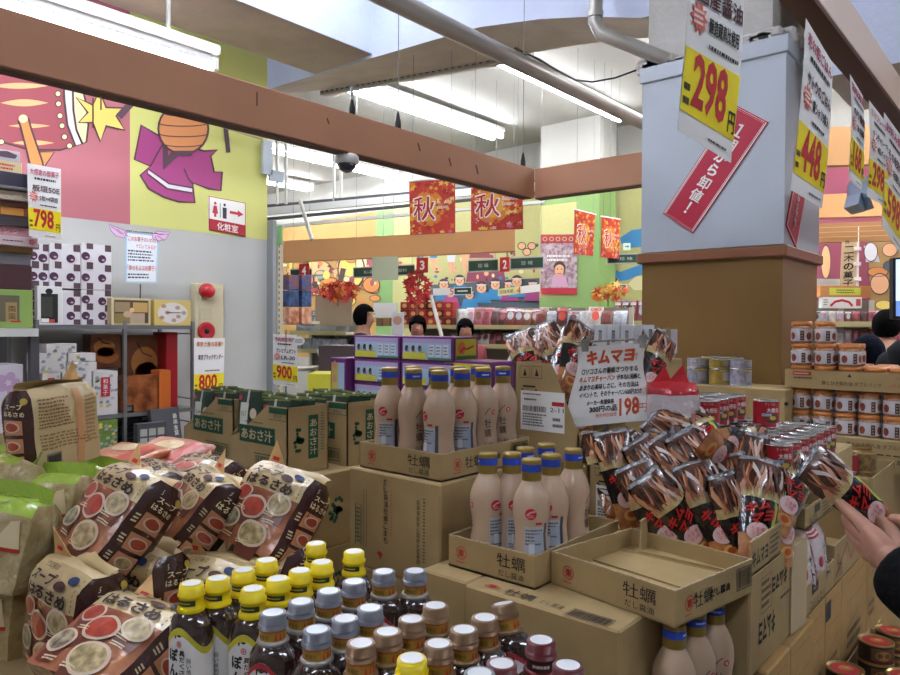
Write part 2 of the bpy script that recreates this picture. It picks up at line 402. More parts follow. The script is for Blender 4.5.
# lamps ---------------------------------------------------------------------------------
TUBE = mat('lit_tube', 'f4f8ff', .3, emit=40.0); LHOUS = mat('lamp_housing', 'e8e8e6', .5)
TUBEB = mat('lit_daylight_tube', 'eaf0ff', .3, emit=26.0)
def lamp(x, y0, y1, z, label, n=2, group='fluorescent strip lights', along='y', tm=None):
    t = thing('strip_light', label, 'ceiling light', (x, (y0+y1)/2, z), 0 if along == 'y' else PI/2, group); L = y1-y0
    MB().box((0, 0, .085), (.09 if n == 1 else .2, L+.06, .05), LHOUS, bev=.008).box((0, 0, .04), (.04, L*.99, .05), LHOUS).build('housing', t)
    for k in range(n):
        ox = (k-(n-1)/2)*.13
        MB().tube([(ox, -L/2, 0), (ox, L/2, 0)], .019, tm or TUBE, 12).build('tube', t)
        for s in (-1, 1): MB().box((ox, s*(L/2+.018), .02), (.036, .03, .07), LHOUS, bev=.005).build('end_socket', t)
    s = MB()
    for q in (-.3, .3): s.tube([(0, q*L, .1), (0, q*L, max(.13, min(.6, 3.95-z)))], .012, STEEL, 8)
    s.build('stem', t); return t
lamp(-5.18, 4.60, 6.92, 3.8, 'twin tube ceiling light seen through the gap above the long brown beam')
lamp(-3.72, 4.82, 7.18, 3.8, 'single tube ceiling light running beside the big pipe', 1)
lamp(-7.78, 5.44, 7.78, 3.8, 'twin tube ceiling light seen below the long brown beam behind the security camera')
lamp(-9.57, 5.3, 7.6, 3.8, 'twin tube ceiling light showing just beside the top of the mural wall end')
q0, q1 = onZ(-20, -7, 2.9), onZ(209, 68, 2.9)
lamp((q0.x+q1.x)/2, q1.y-1.2, q1.y, 2.9, 'bright strip light close above the left end of the long brown beam', 1)
for i, (x, y0, z) in enumerate(((-2.2, .2, 3.8), (1.8, .2, 3.8), (-2.2, -3.4, 3.8), (.6, -3.4, 3.8), (-6.8, .4, 3.8), (-2.2, 4.9, 3.8), (-.2, 4.9, 3.8), (1.9, 4.9, 3.8), (-11.4, 5.0, 3.8))):
    lamp(x, y0, y0+2.34, z, 'ceiling strip light, %s of those beyond the picture frame' % ORD[i], tm=TUBEB if y0 < 1 and x > -4 else None)
lamp(-3.15, .9, 3.2, 3.86, 'added unseen tube light brightening the concrete bay beyond the picture top', 1, tm=TUBEB)  # extra lamp out of view, added to brighten the bay's side faces
# pipes ----------------------------------------------------------------------------------
PIPE = mat('grey_pipe', 'a6a29a', .35, metal=.35, var=.08, vscale=6)
a, c = onZ(380, -6, 3.02), onZ(655, 129, 3.02)
pd = (c-a).normalized(); tag(MB().tube([a-pd*3, a, c, c+pd*3.0], .047, PIPE, 18).build('ceiling_pipe'), 'long thick grey pipe running under the white ceiling', 'pipe')
e0, e1, e2 = onY(597, -40, 3.2), onY(595, 22, 3.2), onY(652, 54, 3.3)
m1 = onY(600, 33, 3.2)
tag(MB().tube([e0, e1, m1, e2, e2+(e2-m1)*.3], .035, PIPE, 16).tube([e1+V((0, 0, .02)), e1+V((0, 0, .05))], .041, PIPE, 16).build('drain_pipe'), 'grey drain pipe with elbow dropping beside the top of the pillar', 'pipe')
cb = []
for i, q in enumerate([(515, 48), (540, 60), (558, 71), (575, 80), (592, 82), (615, 78), (648, 66)]): cb.append(onZ(q[0], q[1], 3.1 if i < 4 else 3.15))
tag(MB().tube(cb, .006, BLACK, 6).build('loose_cable'), 'thin black cable sagging below the thick ceiling pipe', 'cable')
# back wall ------------------------------------------------------------------------------
YW = 7.9
w = MB(); w.box((-4.5, YW+.06, 1.975), (19, .12, 3.95), WALLW)
BYEL = mat('back_mural_yellow', 'c6c082', .7, var=.05); BORG = mat('back_mural_orange', 'c89c5c', .7, var=.06, vscale=3); BBLUE = mat('back_mural_blue', '4a8fc4', .7); BGRN = mat('back_mural_green', '8cb470', .7, var=.05); BPINK = mat('back_mural_rose', '94485a', .7); SKIN = mat('mural_skin', 'eab288', .7); MBL = mat('mural_coat_blue', '3c86b8', .7); HAIR = mat('mural_hair', '54403c', .7); DUSK = mat('mural_slate', '56616c', .7)
def bw(k): return lambda px, py: onY(px, py, YW) - V((0, .0015*k, 0))
def bxz(k): return lambda x, z: V((x, YW-.0015*k, z))
xa = onY(272, 250, YW).x; xb = onY(376, 250, YW).x; xc = onY(540, 250, YW).x; xd = onY(604, 250, YW).x; xe = onY(720, 250, YW).x
for (x0, x1, m) in ((xa-1.5, xb, BORG), (xb, xb+.38, BGRN), (xb+.38, xc+.3, BYEL), (xc+.3, xd, BGRN), (xd, xe, BYEL), (xe, 3, BPINK)):
    w.drect(bxz(1), x0, 1.0, x1, 3.35, m)
rb = random.Random(11)
# orange part: big loose festival shapes
for (px, py, rx, rY, m) in ((300, 280, 15, 12, SKIN), (318, 268, 14, 8, PEACH), (330, 286, 12, 9, MORG), (307, 290, 9, 7, DUSK), (322, 275, 7, 5, mat('mural_teal', '7fb0a8', .7)), (352, 270, 14, 20, STARY), (362, 262, 6, 14, CREAM), (372, 285, 9, 8, MORG), (290, 295, 9, 10, SKIN), (340, 300, 14, 8, DRUM)):
    w.disc(bw(3+px*.02), px, py, rx, rY, m, 20); w.ring(bw(3.4+px*.02), px, py, rx, rY, .1, OUT, 20)
for i in range(46):
    q_ = (280+rb.random()*96, 258+rb.random()*48, 2.5+rb.random()*5, 2+rb.random()*4); w.disc(bw(8+.05*i), *q_, rb.choice((SKIN, MORG, STARY, DRUM, CREAM, BORG)), 12); w.ring(bw(8.02+.05*i), *q_, .14, OUT, 12)
for i in range(40): w.disc(bw(11+.1*i), 280+rb.random()*96, 262+rb.random()*40, 1+rb.random()*3, 1+rb.random()*3, rb.choice((SKIN, MORG, OUT, STARY, DRUM, CREAM)), 9)
w.shape(bw(16), [(337, 290), (342, 268), (347, 269), (342, 292)], HAIR)
# yellow part: a crowd in blue coats under a red band
w.shape(bw(2), [(470, 252), (492, 252), (494, 258), (468, 258)], BPINK)
w.shape(bw(2), [(468, 271), (504, 271), (506, 282), (466, 282)], BPINK)
w.shape(bw(2), [(430, 285), (540, 278), (545, 290), (540, 312), (432, 312)], DUSK)
for ki, (px, py, r) in enumerate(((444, 284, 5.5), (460, 280, 5.5), (482, 287, 6), (496, 284, 5.5), (510, 285, 5.5), (518, 281, 6), (534, 285, 5.5), (452, 292, 5), (471, 294, 5))):
    bw_ = lambda k, ki=ki: bw(k+2.4*ki)
    w.shape(bw_(2.6), [(px-9, py+16), (px-6, py+5), (px+6, py+5), (px+10, py+16)], rb.choice((MBL, MBL, MAG, DRUM)))
    w.disc(bw_(3), px, py, r, r, HAIR, 16); w.disc(bw_(3.4), px, py+1.4, r*.82, r*.78, SKIN, 16)
    w.stroke(bw_(3.8), [(px-r*.8, py-r*.35), (px+r*.8, py-r*.35)], 1.2, MWH)
    for s in (-1, 1): w.disc(bw_(4), px+s*r*.32, py+1, .6, .8, OUT, 6)
    w.stroke(bw_(4), [(px-1.5, py+r*.5), (px+1.5, py+r*.5)], .7, DRUM)
for (px, py, m) in ((433, 258, MBL), (451, 262, MWH), (465, 262, SKIN)):
    w.shape(bw(3), [(px-4, py-8), (px+5, py-8), (px+4, py), (px-3, py)], m); w.shape(bw(3), [(px-3, py), (px+1, py), (px+2, py+12), (px-1, py+12)], SKIN); w.shape(bw(3), [(px+1.5, py), (px+4, py), (px+5, py+10), (px+2.5, py+10)], SKIN)
rc_ = random.Random(31)
for i in range(60):
    q_ = (392+rc_.random()*146, 240+rc_.random()*40, .8+rc_.random()*1.8, .8+rc_.random()*1.8); w.disc(bw(2+.01*i), *q_, rc_.choice((SKIN, MBL, OUT, DRUM, DUSK, CREAM)), 8)
for (px, py) in ((522, 246), (532, 246), (527, 252)): w.disc(bw(3), px, py, 4.5, 4, SKIN, 14); w.ring(bw(3.3), px, py, 4.5, 4, .2, OUT, 14)
# blue sweeps near the pillar
w.shape(bw(3), [(620, 238), (632, 230), (648, 228), (648, 246), (630, 248), (622, 244)], BBLUE)
w.shape(bw(3), [(604, 264), (620, 272), (648, 262), (648, 272), (628, 280), (612, 282)], BBLUE)
w.shape(bw(3), [(628, 284), (636, 276), (648, 276), (648, 290), (634, 290)], CREAM); w.disc(bw(4), 612, 271, 4, 5, SKIN); w.disc(bw(4), 603, 272, 4, 6, SKIN); w.disc(bw(4), 615, 281, 3, 4, BPINK)
# rose part at the far right: festival figures
for (px, py, rx, rY, m) in ((826, 262, 5, 18, PEACH), (871, 252, 7, 10, MWH), (890, 250, 8, 7, SKIN), (880, 284, 10, 11, SKIN), (878, 272, 11, 5, MORG), (893, 266, 10, 6, DUSK), (884, 305, 9, 5, STARY)):
    w.disc(bw(3+(px-800)*.05), px, py, rx, rY, m, 18); w.ring(bw(3.4+(px-800)*.05), px, py, rx, rY, .1, OUT, 18)
w.shape(bw(2), [(868, 240), (930, 236), (930, 330), (872, 330)], mat('mural_ochre', 'b08c58', .7))
w.shape(bw(2.5), [(864, 246), (875, 244), (880, 262), (866, 262)], MWH)
struct(w.build('wall_back'))
# green column with the portrait poster
xg0, xg1 = onY(540, 230, 7.3).x, onY(599, 230, 7.3).x
b = MB(); b.box(((xg0+xg1)/2, 7.5, 3.625), (xg1-xg0, .4, .65), WALLW); b.box(((xg0+xg1)/2, 7.5, 1.65), (xg1-xg0, .4, 3.30), mat('column_green', '88a864', .7, var=.05)); b.drect(frame((0, 7.298, 0), (1, 0, 0), (0, 0, 1)), xg0, 1.9, onY(577, 230, 7.3).x, 3.0, BYEL)
struct(b.build('column_back'))
b = MB(); f = lambda px, py: onY(px, py, 7.285); P = lambda k: (lambda px, py: onY(px, py, 7.283-.002*k))
b.prism([f(540.5, 235), f(577, 234), f(577, 293), f(540.5, 294)], (0, .008, 0), mat('portrait_poster', '8c6470', .6, var=.4, vscale=26, col2='c4b4b8'))
b.drect(P(1), 541, 243, 577, 234.5, ink('a83a48')); b.drect(P(1), 541, 294, 577, 288, ink('b83040'))
for i in range(5): b.ring(P(2), 545+i*6.5, 239, 2.3, 2.3, .3, ink('d8b070'), 10)
b.shape(P(2), [(551, 287), (553, 276), (557, 273), (562, 273), (566, 277), (568, 287)], ink('d8a6c0')); b.disc(P(3), 559.5, 268, 6, 7, HAIR, 16); b.disc(P(4), 559.5, 270, 5, 5.6, SKIN, 16)
for s in (-1, 1): b.disc(P(5), 559.5+s*2, 269, .7, .7, BLACK, 6)
b.stroke(P(5), [(557.5, 273), (559.5, 273.8), (561.5, 273)], .7, RED)
b.lines(P(2), 547, 572, 262, 254, 2, WHITE); tag(b.build('portrait_poster'), 'crowded pink poster with a dark-haired person in a pale kimono', 'poster')
# ================================================================== GENERIC BOXES, SLIPS, CARTONS
def bx(name, label, cat, w, d, h, m, loc, rot=0.0, group=None, deco=None, bev=.002):
    """closed box standing on loc; deco(mb, faces) adds print"""
    b = MB().box((0, 0, h/2), (w, d, h), m, bev=bev)
    e = .0008
    fs = dict(front=lambda u, v: V((u, -d/2-e, v)), right=lambda u, v: V((w/2+e, u, v)), left=lambda u, v: V((-w/2-e, -u, v)), back=lambda u, v: V((-u, d/2+e, v)), top=lambda u, v: V((u, v, h+e)))
    if deco: deco(b, fs)
    o = b.build(name); o.location = loc; o.rotation_euler = (0, 0, rot) if isinstance(rot, (int, float)) else tuple(rot)
    return tag(o, label, cat, group)
def two(fn, k): return nrm(fn, .0006*k)
def slip(label, a, b, c, d, title, mid, price, group=None, tcol=None, cat='price slip', curl=.0, extra=True, yfrac=.30):
    """white price slip: corner points top-left, top-right, bottom-right, bottom-left"""
    a, b, c, d = V(a), V(b), V(c), V(d); n = (b-a).cross(d-a).normalized()*-1
    def f(u, v):   # 0..1, v up
        t = a+(b-a)*u; q = d+(c-d)*u; return q+(t-q)*v + n*(curl*math.sin(v*2.6)*(v*(1-v)*4))
    m = MB(); m.grid(f, 4, 10, PAPER, u=(0, 1), v=(0, 1)); m.grid(lambda u, v: f(1-u, v)-n*.0006, 4, 10, PAPER, u=(0, 1), v=(0, 1))
    g = nrm(f, .0012); g2 = nrm(f, .002)
    lo = .10; m.drect(g, .0, lo, 1, lo+yfrac, YEL, 1, 4)
    m.text(price, g2, .46, lo+yfrac*.55, yfrac*.86, ink('c22a2a'), w=.62, bold=.03)
    m.text('円', g2, .90, lo+yfrac*.24, yfrac*.32, BLACK, w=.13, bold=.02); m.lines(g2, .02, .13, lo+.02, lo+yfrac*.5, 2, BLACK)
    m.text(title, g2, .5, .90, .085, tcol or ink('c8446c'), w=.86, bold=.02)
    if extra: m.shape(g2, [(.17+(.15 if k % 2 == 0 else .09)*math.cos(k*PI/10), .56+(.085 if k % 2 == 0 else .05)*math.sin(k*PI/10)) for k in range(20)], ink('dc6a5a')); m.lines(nrm(f, .0026), .08, .26, .52, .60, 3, WHITE); m.lines(g2, .2, .95, .78, .84, 1, BLACK)
    m.text(mid[0], g2, .54, .68, .09, ink('54242c'), w=.82, bold=.03)
    if len(mid) > 1: m.text(mid[1], g2, .62, .55, .075, BLACK, w=.56, bold=.02)
    m.lines(g2, .36, .95, .435, .47, 1, BLACK); m.lines(g2, .5, .92, .03, .05, 1, BLACK)
    return tag(m.build('price_slip'), label, cat, group)
# ================================================================== LEFT: SWEETS RACKS AGAINST THE MURAL WALL
AX = -3.5                                    # near rack, seen at the picture's left edge
def nearbox(y0, y1, px, m, label, dep=.26, deco=None, left=-30, name='sweets_box', front=0.0):
    q0 = onX(px, y0, AX+front); q1 = onX(px, y1, AX+front); yr = q0.y; h = q0.z-q1.z; wd_ = .34
    def dc(b, fs):
        if deco: deco(b, lambda u, v: fs['right'](u, v), wd_/2, h)
    return bx(name, label, 'box', dep, wd_, h-.001, m, (AX+front-dep/2, yr-wd_/2, q1.z), 0, 'boxed sweets stacked on the near rack', dc)
def stripe(m, t): return lambda b, f, hw, h: b.text(t, two(f, 1), hw-.10, h/2, h*.45, m, w=.10)
nearbox(152, 163, 20, mat('bx_silver', 'b4b2b8', .4), 'silver sweets box with a dark badge, topmost of the stack at the left edge', deco=lambda b, f, hw, h: b.shape(f, [(hw-.09, h*.3), (hw-.02, h*.3), (hw-.01, h*.65), (hw-.05, h*.9), (hw-.1, h*.7)], MDK))
nearbox(163, 175, 22, mat('bx_beige', 'c9b98c', .5), 'beige sweets box with red print under the silver one', deco=lambda b, f, hw, h: b.lines(f, hw-.12, hw-.02, h*.2, h*.8, 2, RED))
nearbox(175.5, 190, 36, mat('bx_navy', '26283c', .35, coat=.4), 'navy blue lidded sweets box in the stack at the left edge', front=.02)
nearbox(190, 193.5, 42, mat('bx_clearlid', '5d5b60', .25, coat=.6), 'dark clear-lidded flat sweets box jutting out below the navy box', front=.05)
nearbox(193.5, 203, 36, mat('bx_wavy', 'b9ab98', .5, bump=.4, bscale=90), 'pale crinkled flat sweets pack below the jutting clear lid', front=.03)
nearbox(203, 209, 30, mat('bx_cocoa', '6b4538', .4), 'thin cocoa brown sweets box in the left stack')
nearbox(209, 218, 31, mat('bx_rust', '8a4a34', .4, coat=.3), 'rust and orange sweets box in the left stack', deco=lambda b, f, hw, h: b.drect(f, hw-.12, h*.1, hw-.03, h*.9, ink('d89a4a')))
nearbox(218, 228, 34, mat('bx_film', '3c3a40', .25, coat=.6), 'black film-wrapped sweets box above the pink ones', front=.02)
nearbox(228, 238, 32, mat('bx_pink', 'c08a94', .45), 'dull pink sweets box in the left stack', deco=stripe(WHITE, 'ラング'))
nearbox(238, 247.5, 38, mat('bx_blush', 'd8c4c6', .45), 'blush white sweets box with a pink flower', front=.03, deco=lambda b, f, hw, h: (b.lines(f, hw-.14, hw-.05, h*.4, h*.6, 1, BLACK), [b.disc(two(f, 1), hw-.025+.008*math.cos(k*1.257), h/2+.008*math.sin(k*1.257), .006, .006, ink('d8708c'), 8) for k in range(5)]))
nearbox(247.5, 254, 33, mat('bx_kraft', '9a7a52', .7), 'plain kraft brown box lid under the blush box')
nearbox(254, 266, 31, mat('bx_greylid', '66666a', .4, coat=.3), 'grey plastic tray box above the plum box')
nearbox(266, 290, 32, mat('bx_plum', '4a2c30', .5), 'plum brown gift box above the green framed box')
def grn(b, f, hw, h):
    b.drect(f, hw-.16, h*.16, hw-.055, h*.84, ink('6a6450')); b.drect(two(f, 1), hw-.11, h*.16, hw-.065, h*.66, ink('a88a5a'))
    b.text('南蛮', two(f, 2), hw-.085, h*.4, .03, BLACK, vert=True, w=.03); b.drect(two(f, 2), hw-.09, h*.15, hw-.05, h*.19, RED)
nearbox(290, 328, 33, mat('bx_green', '8fae5c', .45), 'lime green box with a window on the near rack board', deco=grn)
t = thing('sweets_rack', 'pale steel rack board and dark frame under the boxed sweets at the left edge', 'rack', (AX-.2, onX(36, 330, AX).y, 0))
zb = onX(30, 328, AX).z; yy = t.location.y
MB().box((0, -.75, zb-.013), (.46, 1.5, .022), STEEL, bev=.003).build('shelf_board', t); MB().box((.225, -.75, zb-.02), (.012, 1.5, .035), mat('price_rail', 'c9cbc8', .4)).build('price_rail', t)
MB().box((0, -.75, .6), (.44, 1.5, .03), STEEL).build('shelf_board', t)
for sx in (-.2, .2): MB().box((sx, -.01, zb/2-.015), (.035, .035, zb-.03), mat('dark_frame', '4c4c50', .5)).build('post', t)
MB().box((-.215, -.75, zb/2), (.01, 1.46, zb-.05), mat('dark_frame', '4c4c50', .5)).build('back_panel', t)
bx('floral_box', 'pale floral gift box in the dark recess under the near rack board', 'box', .2, .24, .30, mat('bx_floral', 'd8d4dc', .5), (AX-.12, onX(25, 400, AX).y-.12, onX(25, 432, AX).z), 0, None,
   lambda b, f: [b.disc(two(f['right'], 1), .06+.03*math.cos(k*1.26), .22+.03*math.sin(k*1.26), .02, .02, ink('c8a8cc'), 10) for k in range(5)] + [b.disc(two(f['right'], 2), .085, .10, .015, .01, ink('a8c080'), 8)])
tag(MB().box((AX-.12, onX(25, 400, AX).y-.15, (.615+onX(25, 432, AX).z)/2-.002), (.22, .5, onX(25, 432, AX).z-.617), CARD).build('plain_carton'), 'plain carton the floral box stands on under the near rack', 'carton')
# rack against the wall ------------------------------------------------------------------
RX = -3.95; r0y, r1y = onX(37, 330, RX).y, onX(193, 330, RX).y; zt, zs = 1.545, onX(150, 411, RX).z
t = thing('wire_rack', 'grey steel rack with three tiers of gift boxes against the mural wall', 'rack', (RX-.2, (r0y+r1y)/2, 0)); L = r1y-r0y
DKS = mat('rack_grey', '77787a', .45, metal=.4)
for z, n in ((zt, 'shelf_board'), (zs, 'shelf_board'), (.62, 'shelf_board'), (.12, 'shelf_board')):
    MB().box((0, 0, z-.012), (.40, L, .022), DKS).build(n, t)
for sx in (-.195, .195):
    for yy in (-L/2, L/2) + ((.02,) if sx > 0 else ()): MB().box((sx, yy, zt/2+.01), (.018, .018, zt+.03), DKS).build('post', t)
for z in (zt-.05, zs+.05, zs-.09): MB().tube([(-.19, L/2, z), (.19, L/2, z)], .004, DKS, 6).build('side_wire', t)
def rbox(px0, px1, py0, py1, m, label, dep=.2, deco=None, name='gift_box', cat='box', group='gift boxes on the grey wall rack', back=0.0, zb=None):
    q0 = onX(px0, py1, RX-back); q1 = onX(px1, py1, RX-back); qt = onX((px0+px1)/2, py0, RX-back); qb = onX((px0+px1)/2, py1, RX-back)
    z0 = zb if zb is not None else qb.z; h = qt.z - z0; wdt = q1.y-q0.y-.003
    def dc(b, fs):
        if deco: deco(b, fs['right'], wdt/2, h)
    return bx(name, label, cat, dep, wdt, h-.001, m, (RX-back-dep/2, (q0.y+q1.y)/2, z0), 0, group, dc)
PURP = ink('4a2a48'); MWB = mat('bx_white_dots', 'd6d4d8', .5)
def dots(b, f, hw, h):
    for (u, v) in ((-.72, .72), (.35, .68), (-.72, .26), (.35, .26)):
        b.disc(two(f, 1), u*hw if u > 0 else u*hw-.0, v*h, .022, .022, PURP, 18); b.disc(two(f, 2), u*hw+.006, v*h-.006, .008, .005, ink('c8a8b8'), 8)
    for (u, v) in ((-.45, .95), (.75, .92), (-.45, .52), (.75, .48), (-.45, .07), (.75, .06)):
        b.drect(two(f, 1), u*hw-.017, max(.002, v*h-.018), min(u*hw+.017, hw), min(v*h+.018, h), ink('544048'))
for k, (a, c) in enumerate(((81, 112), (49, 81), (30, 49))):
    zu = onX(100, 290, RX-.05).z
    rbox(a, c, 290, 328, MWB, 'white gift box with purple dots, lower row, %s from the wall sign' % ORD[k], dep=.2, deco=dots, zb=zt, back=.05)
    rbox(a, c, 244, 289, MWB, 'white gift box with purple dots, upper row, %s from the wall sign' % ORD[k], dep=.2, deco=dots, zb=zu, back=.05)
def blackwin(b, f, hw, h):
    b.drect(f, -hw*.72, .01, hw*.62, h*.80, ink('1e1f20')); b.drect(two(f, 1), -hw*.7, h*.2, hw*.2, h*.72, ink('3c4038')); b.disc(two(f, 1), -.005, h*.86, .018, .015, BLACK, 12)
    b.drect(two(f, 2), -hw*.7, .012, -hw*.1, h*.16, WHITE); b.drect(two(f, 2), -hw*.05, .012, hw*.35, h*.14, ink('d84a3a'))
q = rbox(37, 63, 286, 328, mat('bx_white', 'dcdcdc', .5), 'white gift box with a black window standing in front of the dotted boxes', dep=.04, deco=blackwin, zb=zt, back=.004)
def assort(b, f, hw, h):
    b.drect(f, -hw*.86, h*.08, hw*.88, h*.92, ink('54462e'))
    for (u, v, c) in ((-.45, .66, 'a08a6a'), (.45, .66, 'c4a060'), (-.45, .24, '8c7a48'), (.3, .26, 'b4a08a')): b.drect(two(f, 1), (u-.38)*hw, (v-.18)*h, (u+.38)*hw, (v+.18)*h, ink(c))
    b.disc(two(f, 2), -hw*.2, h*.4, .025, .018, ink('c8a88a'), 14); b.disc(two(f, 2), hw*.02, h*.55, .014, .014, ink('e0c090'), 12)
rbox(111, 151, 298, 328, mat('bx_cream', 'cdbf94', .5), 'cream tray of assorted sweets under the winged wall sign', deco=assort, zb=zt, dep=.16)
def shells(b, f, hw, h):
    b.disc(f, 0, h*.48, hw*.82, h*.42, ink('dcd8d4'), 24)
    for (u, v) in ((-.3, .5), (.25, .7), (.6, .5), (-.5, .75), (.3, .35), (.05, .2), (-.6, .3)): b.disc(two(f, 1), u*hw, v*h, .016, .012, ink('b89a80'), 9)
    b.lines(two(f, 2), -.04, .05, h*.46, h*.54, 1, BLACK)
rbox(154, 191, 300, 328, mat('bx_gold', 'd8c070', .5), 'gold and white box printed with shell biscuits beside the fire alarm panel', deco=shells, zb=zt, dep=.14)
bx('price_tag', 'small white card tag standing before the assorted sweets tray', 'price tag', .012, .05, .04, mat('bx_white', 'dcdcdc', .5), (RX+.012-.02, onX(146, 323, RX).y, zt), 0, None, lambda b, f: b.lines(two(f['right'], 1), -.018, .018, .008, .03, 2, ink('8a9aa0')))
# middle tier
MWP = mat('bx_white_print', 'd2d0ce', .5)
def prnt(b, f, hw, h):
    r = random.Random(int(hw*1e5)+int(h*1e4))
    for i in range(max(3, int(hw*h*1800))):
        u, v = (r.random()*2-1)*hw*.85, h*(.1+.8*r.random()); b.shape(two(f, 1), [(u-.010, v-.007), (u+.012, v-.004), (u+.008, v+.009), (u-.006, v+.008)], ink(r.choice(('9aa2ae', 'b0b2ba', '8a8f9a', 'd8c860'))))
def prntred(b, f, hw, h):
    prnt(b, f, hw, h); b.drect(two(f, 2), -hw*.4, h*.42, hw*.35, h*.86, ink('b83040')); b.text('和菓子', two(f, 3), -hw*.03, h*.64, h*.12, WHITE, vert=True, w=hw*.4)
zm0 = onX(80, 412, RX).z
for k, (a, c) in enumerate(((93, 118), (62, 92), (42, 61))): rbox(a, c, 371, 413, MWP, 'white printed box with a red panel, %s from the rack middle post' % ORD[k], deco=prntred, zb=zs, dep=.2)
zq = onX(90, 371.5, RX).z; zq2 = onX(70, 362, RX).z; zq3 = onX(70, 353, RX).z
for (a, c, p0, z, lb) in ((67, 97, 362, zq, 'lower right'), (38, 66, 362, zq, 'lower left'), (68, 96, 353, zq2, 'upper right'), (38, 67, 353, zq2, 'upper left'), (46, 77, 343.5, zq3, 'topmost')):
    rbox(a, c, p0, 371, MWP, 'flat white printed sweets box, %s of the little pile on the wall rack' % lb, deco=prnt, zb=z, dep=.16)
LOAF = mat('bx_loaf', '8a5230', .4, coat=.3, var=.35, vscale=9)
def loaf(b, f, hw, h):
    for (u, v, a, c, cl) in ((-.1, .62, .7, .22, 'c88a4a'), (.1, .34, .75, .2, 'b87438'), (.0, .48, .6, .15, 'd8a060')): b.disc(f if False else two(f, 1), u*hw, v*h, a*hw, c*h, ink(cl), 18)
    b.stroke(two(f, 2), [(-hw*.5, h*.9), (-hw*.2, h*.75), (hw*.3, h*.7)], .006, BLACK)
rbox(90, 121, 334, 372, LOAF, 'brown box printed with a loaf, behind the white printed boxes', deco=loaf, zb=zq, dep=.1, back=.22)
rbox(127, 165, 335, 408, LOAF, 'tall brown box printed with loaves in the rack middle tier', deco=loaf, zb=zs, dep=.12, back=.2)
rbox(166, 178, 332, 408, mat('bx_red', 'a8202a', .4), 'narrow red box at the rack end beside the loaf box', zb=zs, dep=.16, back=.1)
rbox(123, 158, 375, 409, mat('clear_pack', 'a8643c', .12, coat=1, var=.5, vscale=14, col2='5a2c1c'), 'clear pack of brown sliced cake in front of the loaf box', zb=zs, dep=.1, name='cake_pack', cat='cake pack')
rbox(159, 171, 370, 409, mat('bx_orange', 'c8682c', .3, coat=.5), 'small orange cake pack beside the clear pack of sliced cake', zb=zs, dep=.1)
bx('price_tag', 'small white card tag before the clear pack of sliced cake', 'price tag', .012, .06, .045, mat('bx_white', 'dcdcdc', .5), (RX+.012-.018, onX(129, 400, RX).y, zs), 0, None, lambda b, f: b.lines(two(f['right'], 1), -.02, .02, .01, .035, 2, ink('8a9aa0')))
# lowest tier
rbox(93, 118, 420, 447, mat('bx_leaf', '6f8f3c', .5, var=.2), 'green box on the lowest tier under the white printed boxes', zb=.62+.19, dep=.2, deco=prnt)
rbox(93, 118, 452, 470, mat('bx_leaf', '6f8f3c', .5, var=.2), 'green box under the other green box on the lowest tier', zb=.62, dep=.2, deco=prnt)
for k in range(7):
    z = .82+.03*k; bx('black_tin', 'flat black tin, %s from the top of its pile on the lowest tier' % ORD[6-k], 'tin', .18, .24, .027, mat('bx_blackbox', '2a2a2e', .35, coat=.4), (RX-.14, onX(145, 430, RX).y+.012*((k*37) % 3-1), z), 0, 'pile of flat black tins', lambda b, f: b.drect(f['right'], .02, .004, .1, .02, ink('8a8478')))
bx('black_gift_box', 'big black box under the pile of flat black tins', 'box', .2, .26, .198, mat('bx_blackbox', '2a2a2e', .35, coat=.4), (RX-.14, onX(145, 430, RX).y, .621))
def wag(b, f): b.text('最高金賞', two(f['right'], 1), .06, .17, .03, WHITE, vert=True, w=.028)
bx('charcoal_box', 'charcoal box with white vertical characters leaning at the rack foot', 'box', .03, .19, .27, mat('bx_charcoal', '4a4b50', .5), (RX+.05, onX(164, 455, RX).y, .62+.18), (0, -.18, .15), None, wag)
bx('charcoal_box', 'second charcoal tray box with pale squares at the rack foot', 'box', .05, .17, .22, mat('bx_charcoal', '4a4b50', .5), (RX+.06, onX(145, 462, RX).y, .62+.16), 0, None, lambda b, f: [b.drect(two(f['right'], 1), -.07+.05*i, .10+.05*j, -.03+.05*i, .14+.05*j, ink('a8aca4')) for i in range(3) for j in range(2)])
tag(MB().box((RX+.06, onX(155, 455, RX).y, .39), (.13, .42, .78), CARD).build('plain_carton'), 'plain carton under the charcoal boxes at the rack foot', 'carton')
# things on the wall -----------------------------------------------------------------------
def wpt(px, py, o=0.0): return onX(px, py, WX+o)
a, c = wpt(190, 283), wpt(219, 372); cy_, cz = (a.y+c.y)/2, (a.z+c.z)/2; hw, hh = (c.y-a.y)/2, (a.z-c.z)/2
t = thing('fire_alarm_panel', 'cream fire alarm panel with a red lamp on the grey wall', 'alarm panel', (WX+.002, cy_, cz))
IV = mat('alarm_ivory', 'cbc2a2', .5)
MB().box((.03, 0, 0), (.06, hw*2, hh*2), IV, bev=.006).box((.063, .01, hh*.28), (.008, hw*1.6, hh*1.3), IV, bev=.003).build('case', t)
lz = wpt(206, 291, .07).z-cz; ly = wpt(206, 291, .07).y-cy_
MB().lathe([(.052, 0), (.052, .012), (.05, .03), (.04, .05), (.02, .062), (0, .065)], mat('alarm_lamp', 'c01020', .15, coat=1), 20, M=Matrix.Translation((.067, ly, lz)) @ Matrix.Rotation(PI/2, 4, 'Y')).build('lamp', t)
g = MB(); gf = lambda u, v: V((.0678, u, v)); sz = wpt(206, 314, .07).z-cz
for i in range(7):
    for j in range(6): g.disc(gf, ly-.04+i*.0133, sz-.035+j*.0133, .003, .003, ink('8a8268'), 6)
g.build('speaker_grille', t)
bz_ = wpt(206, 331, .07).z-cz
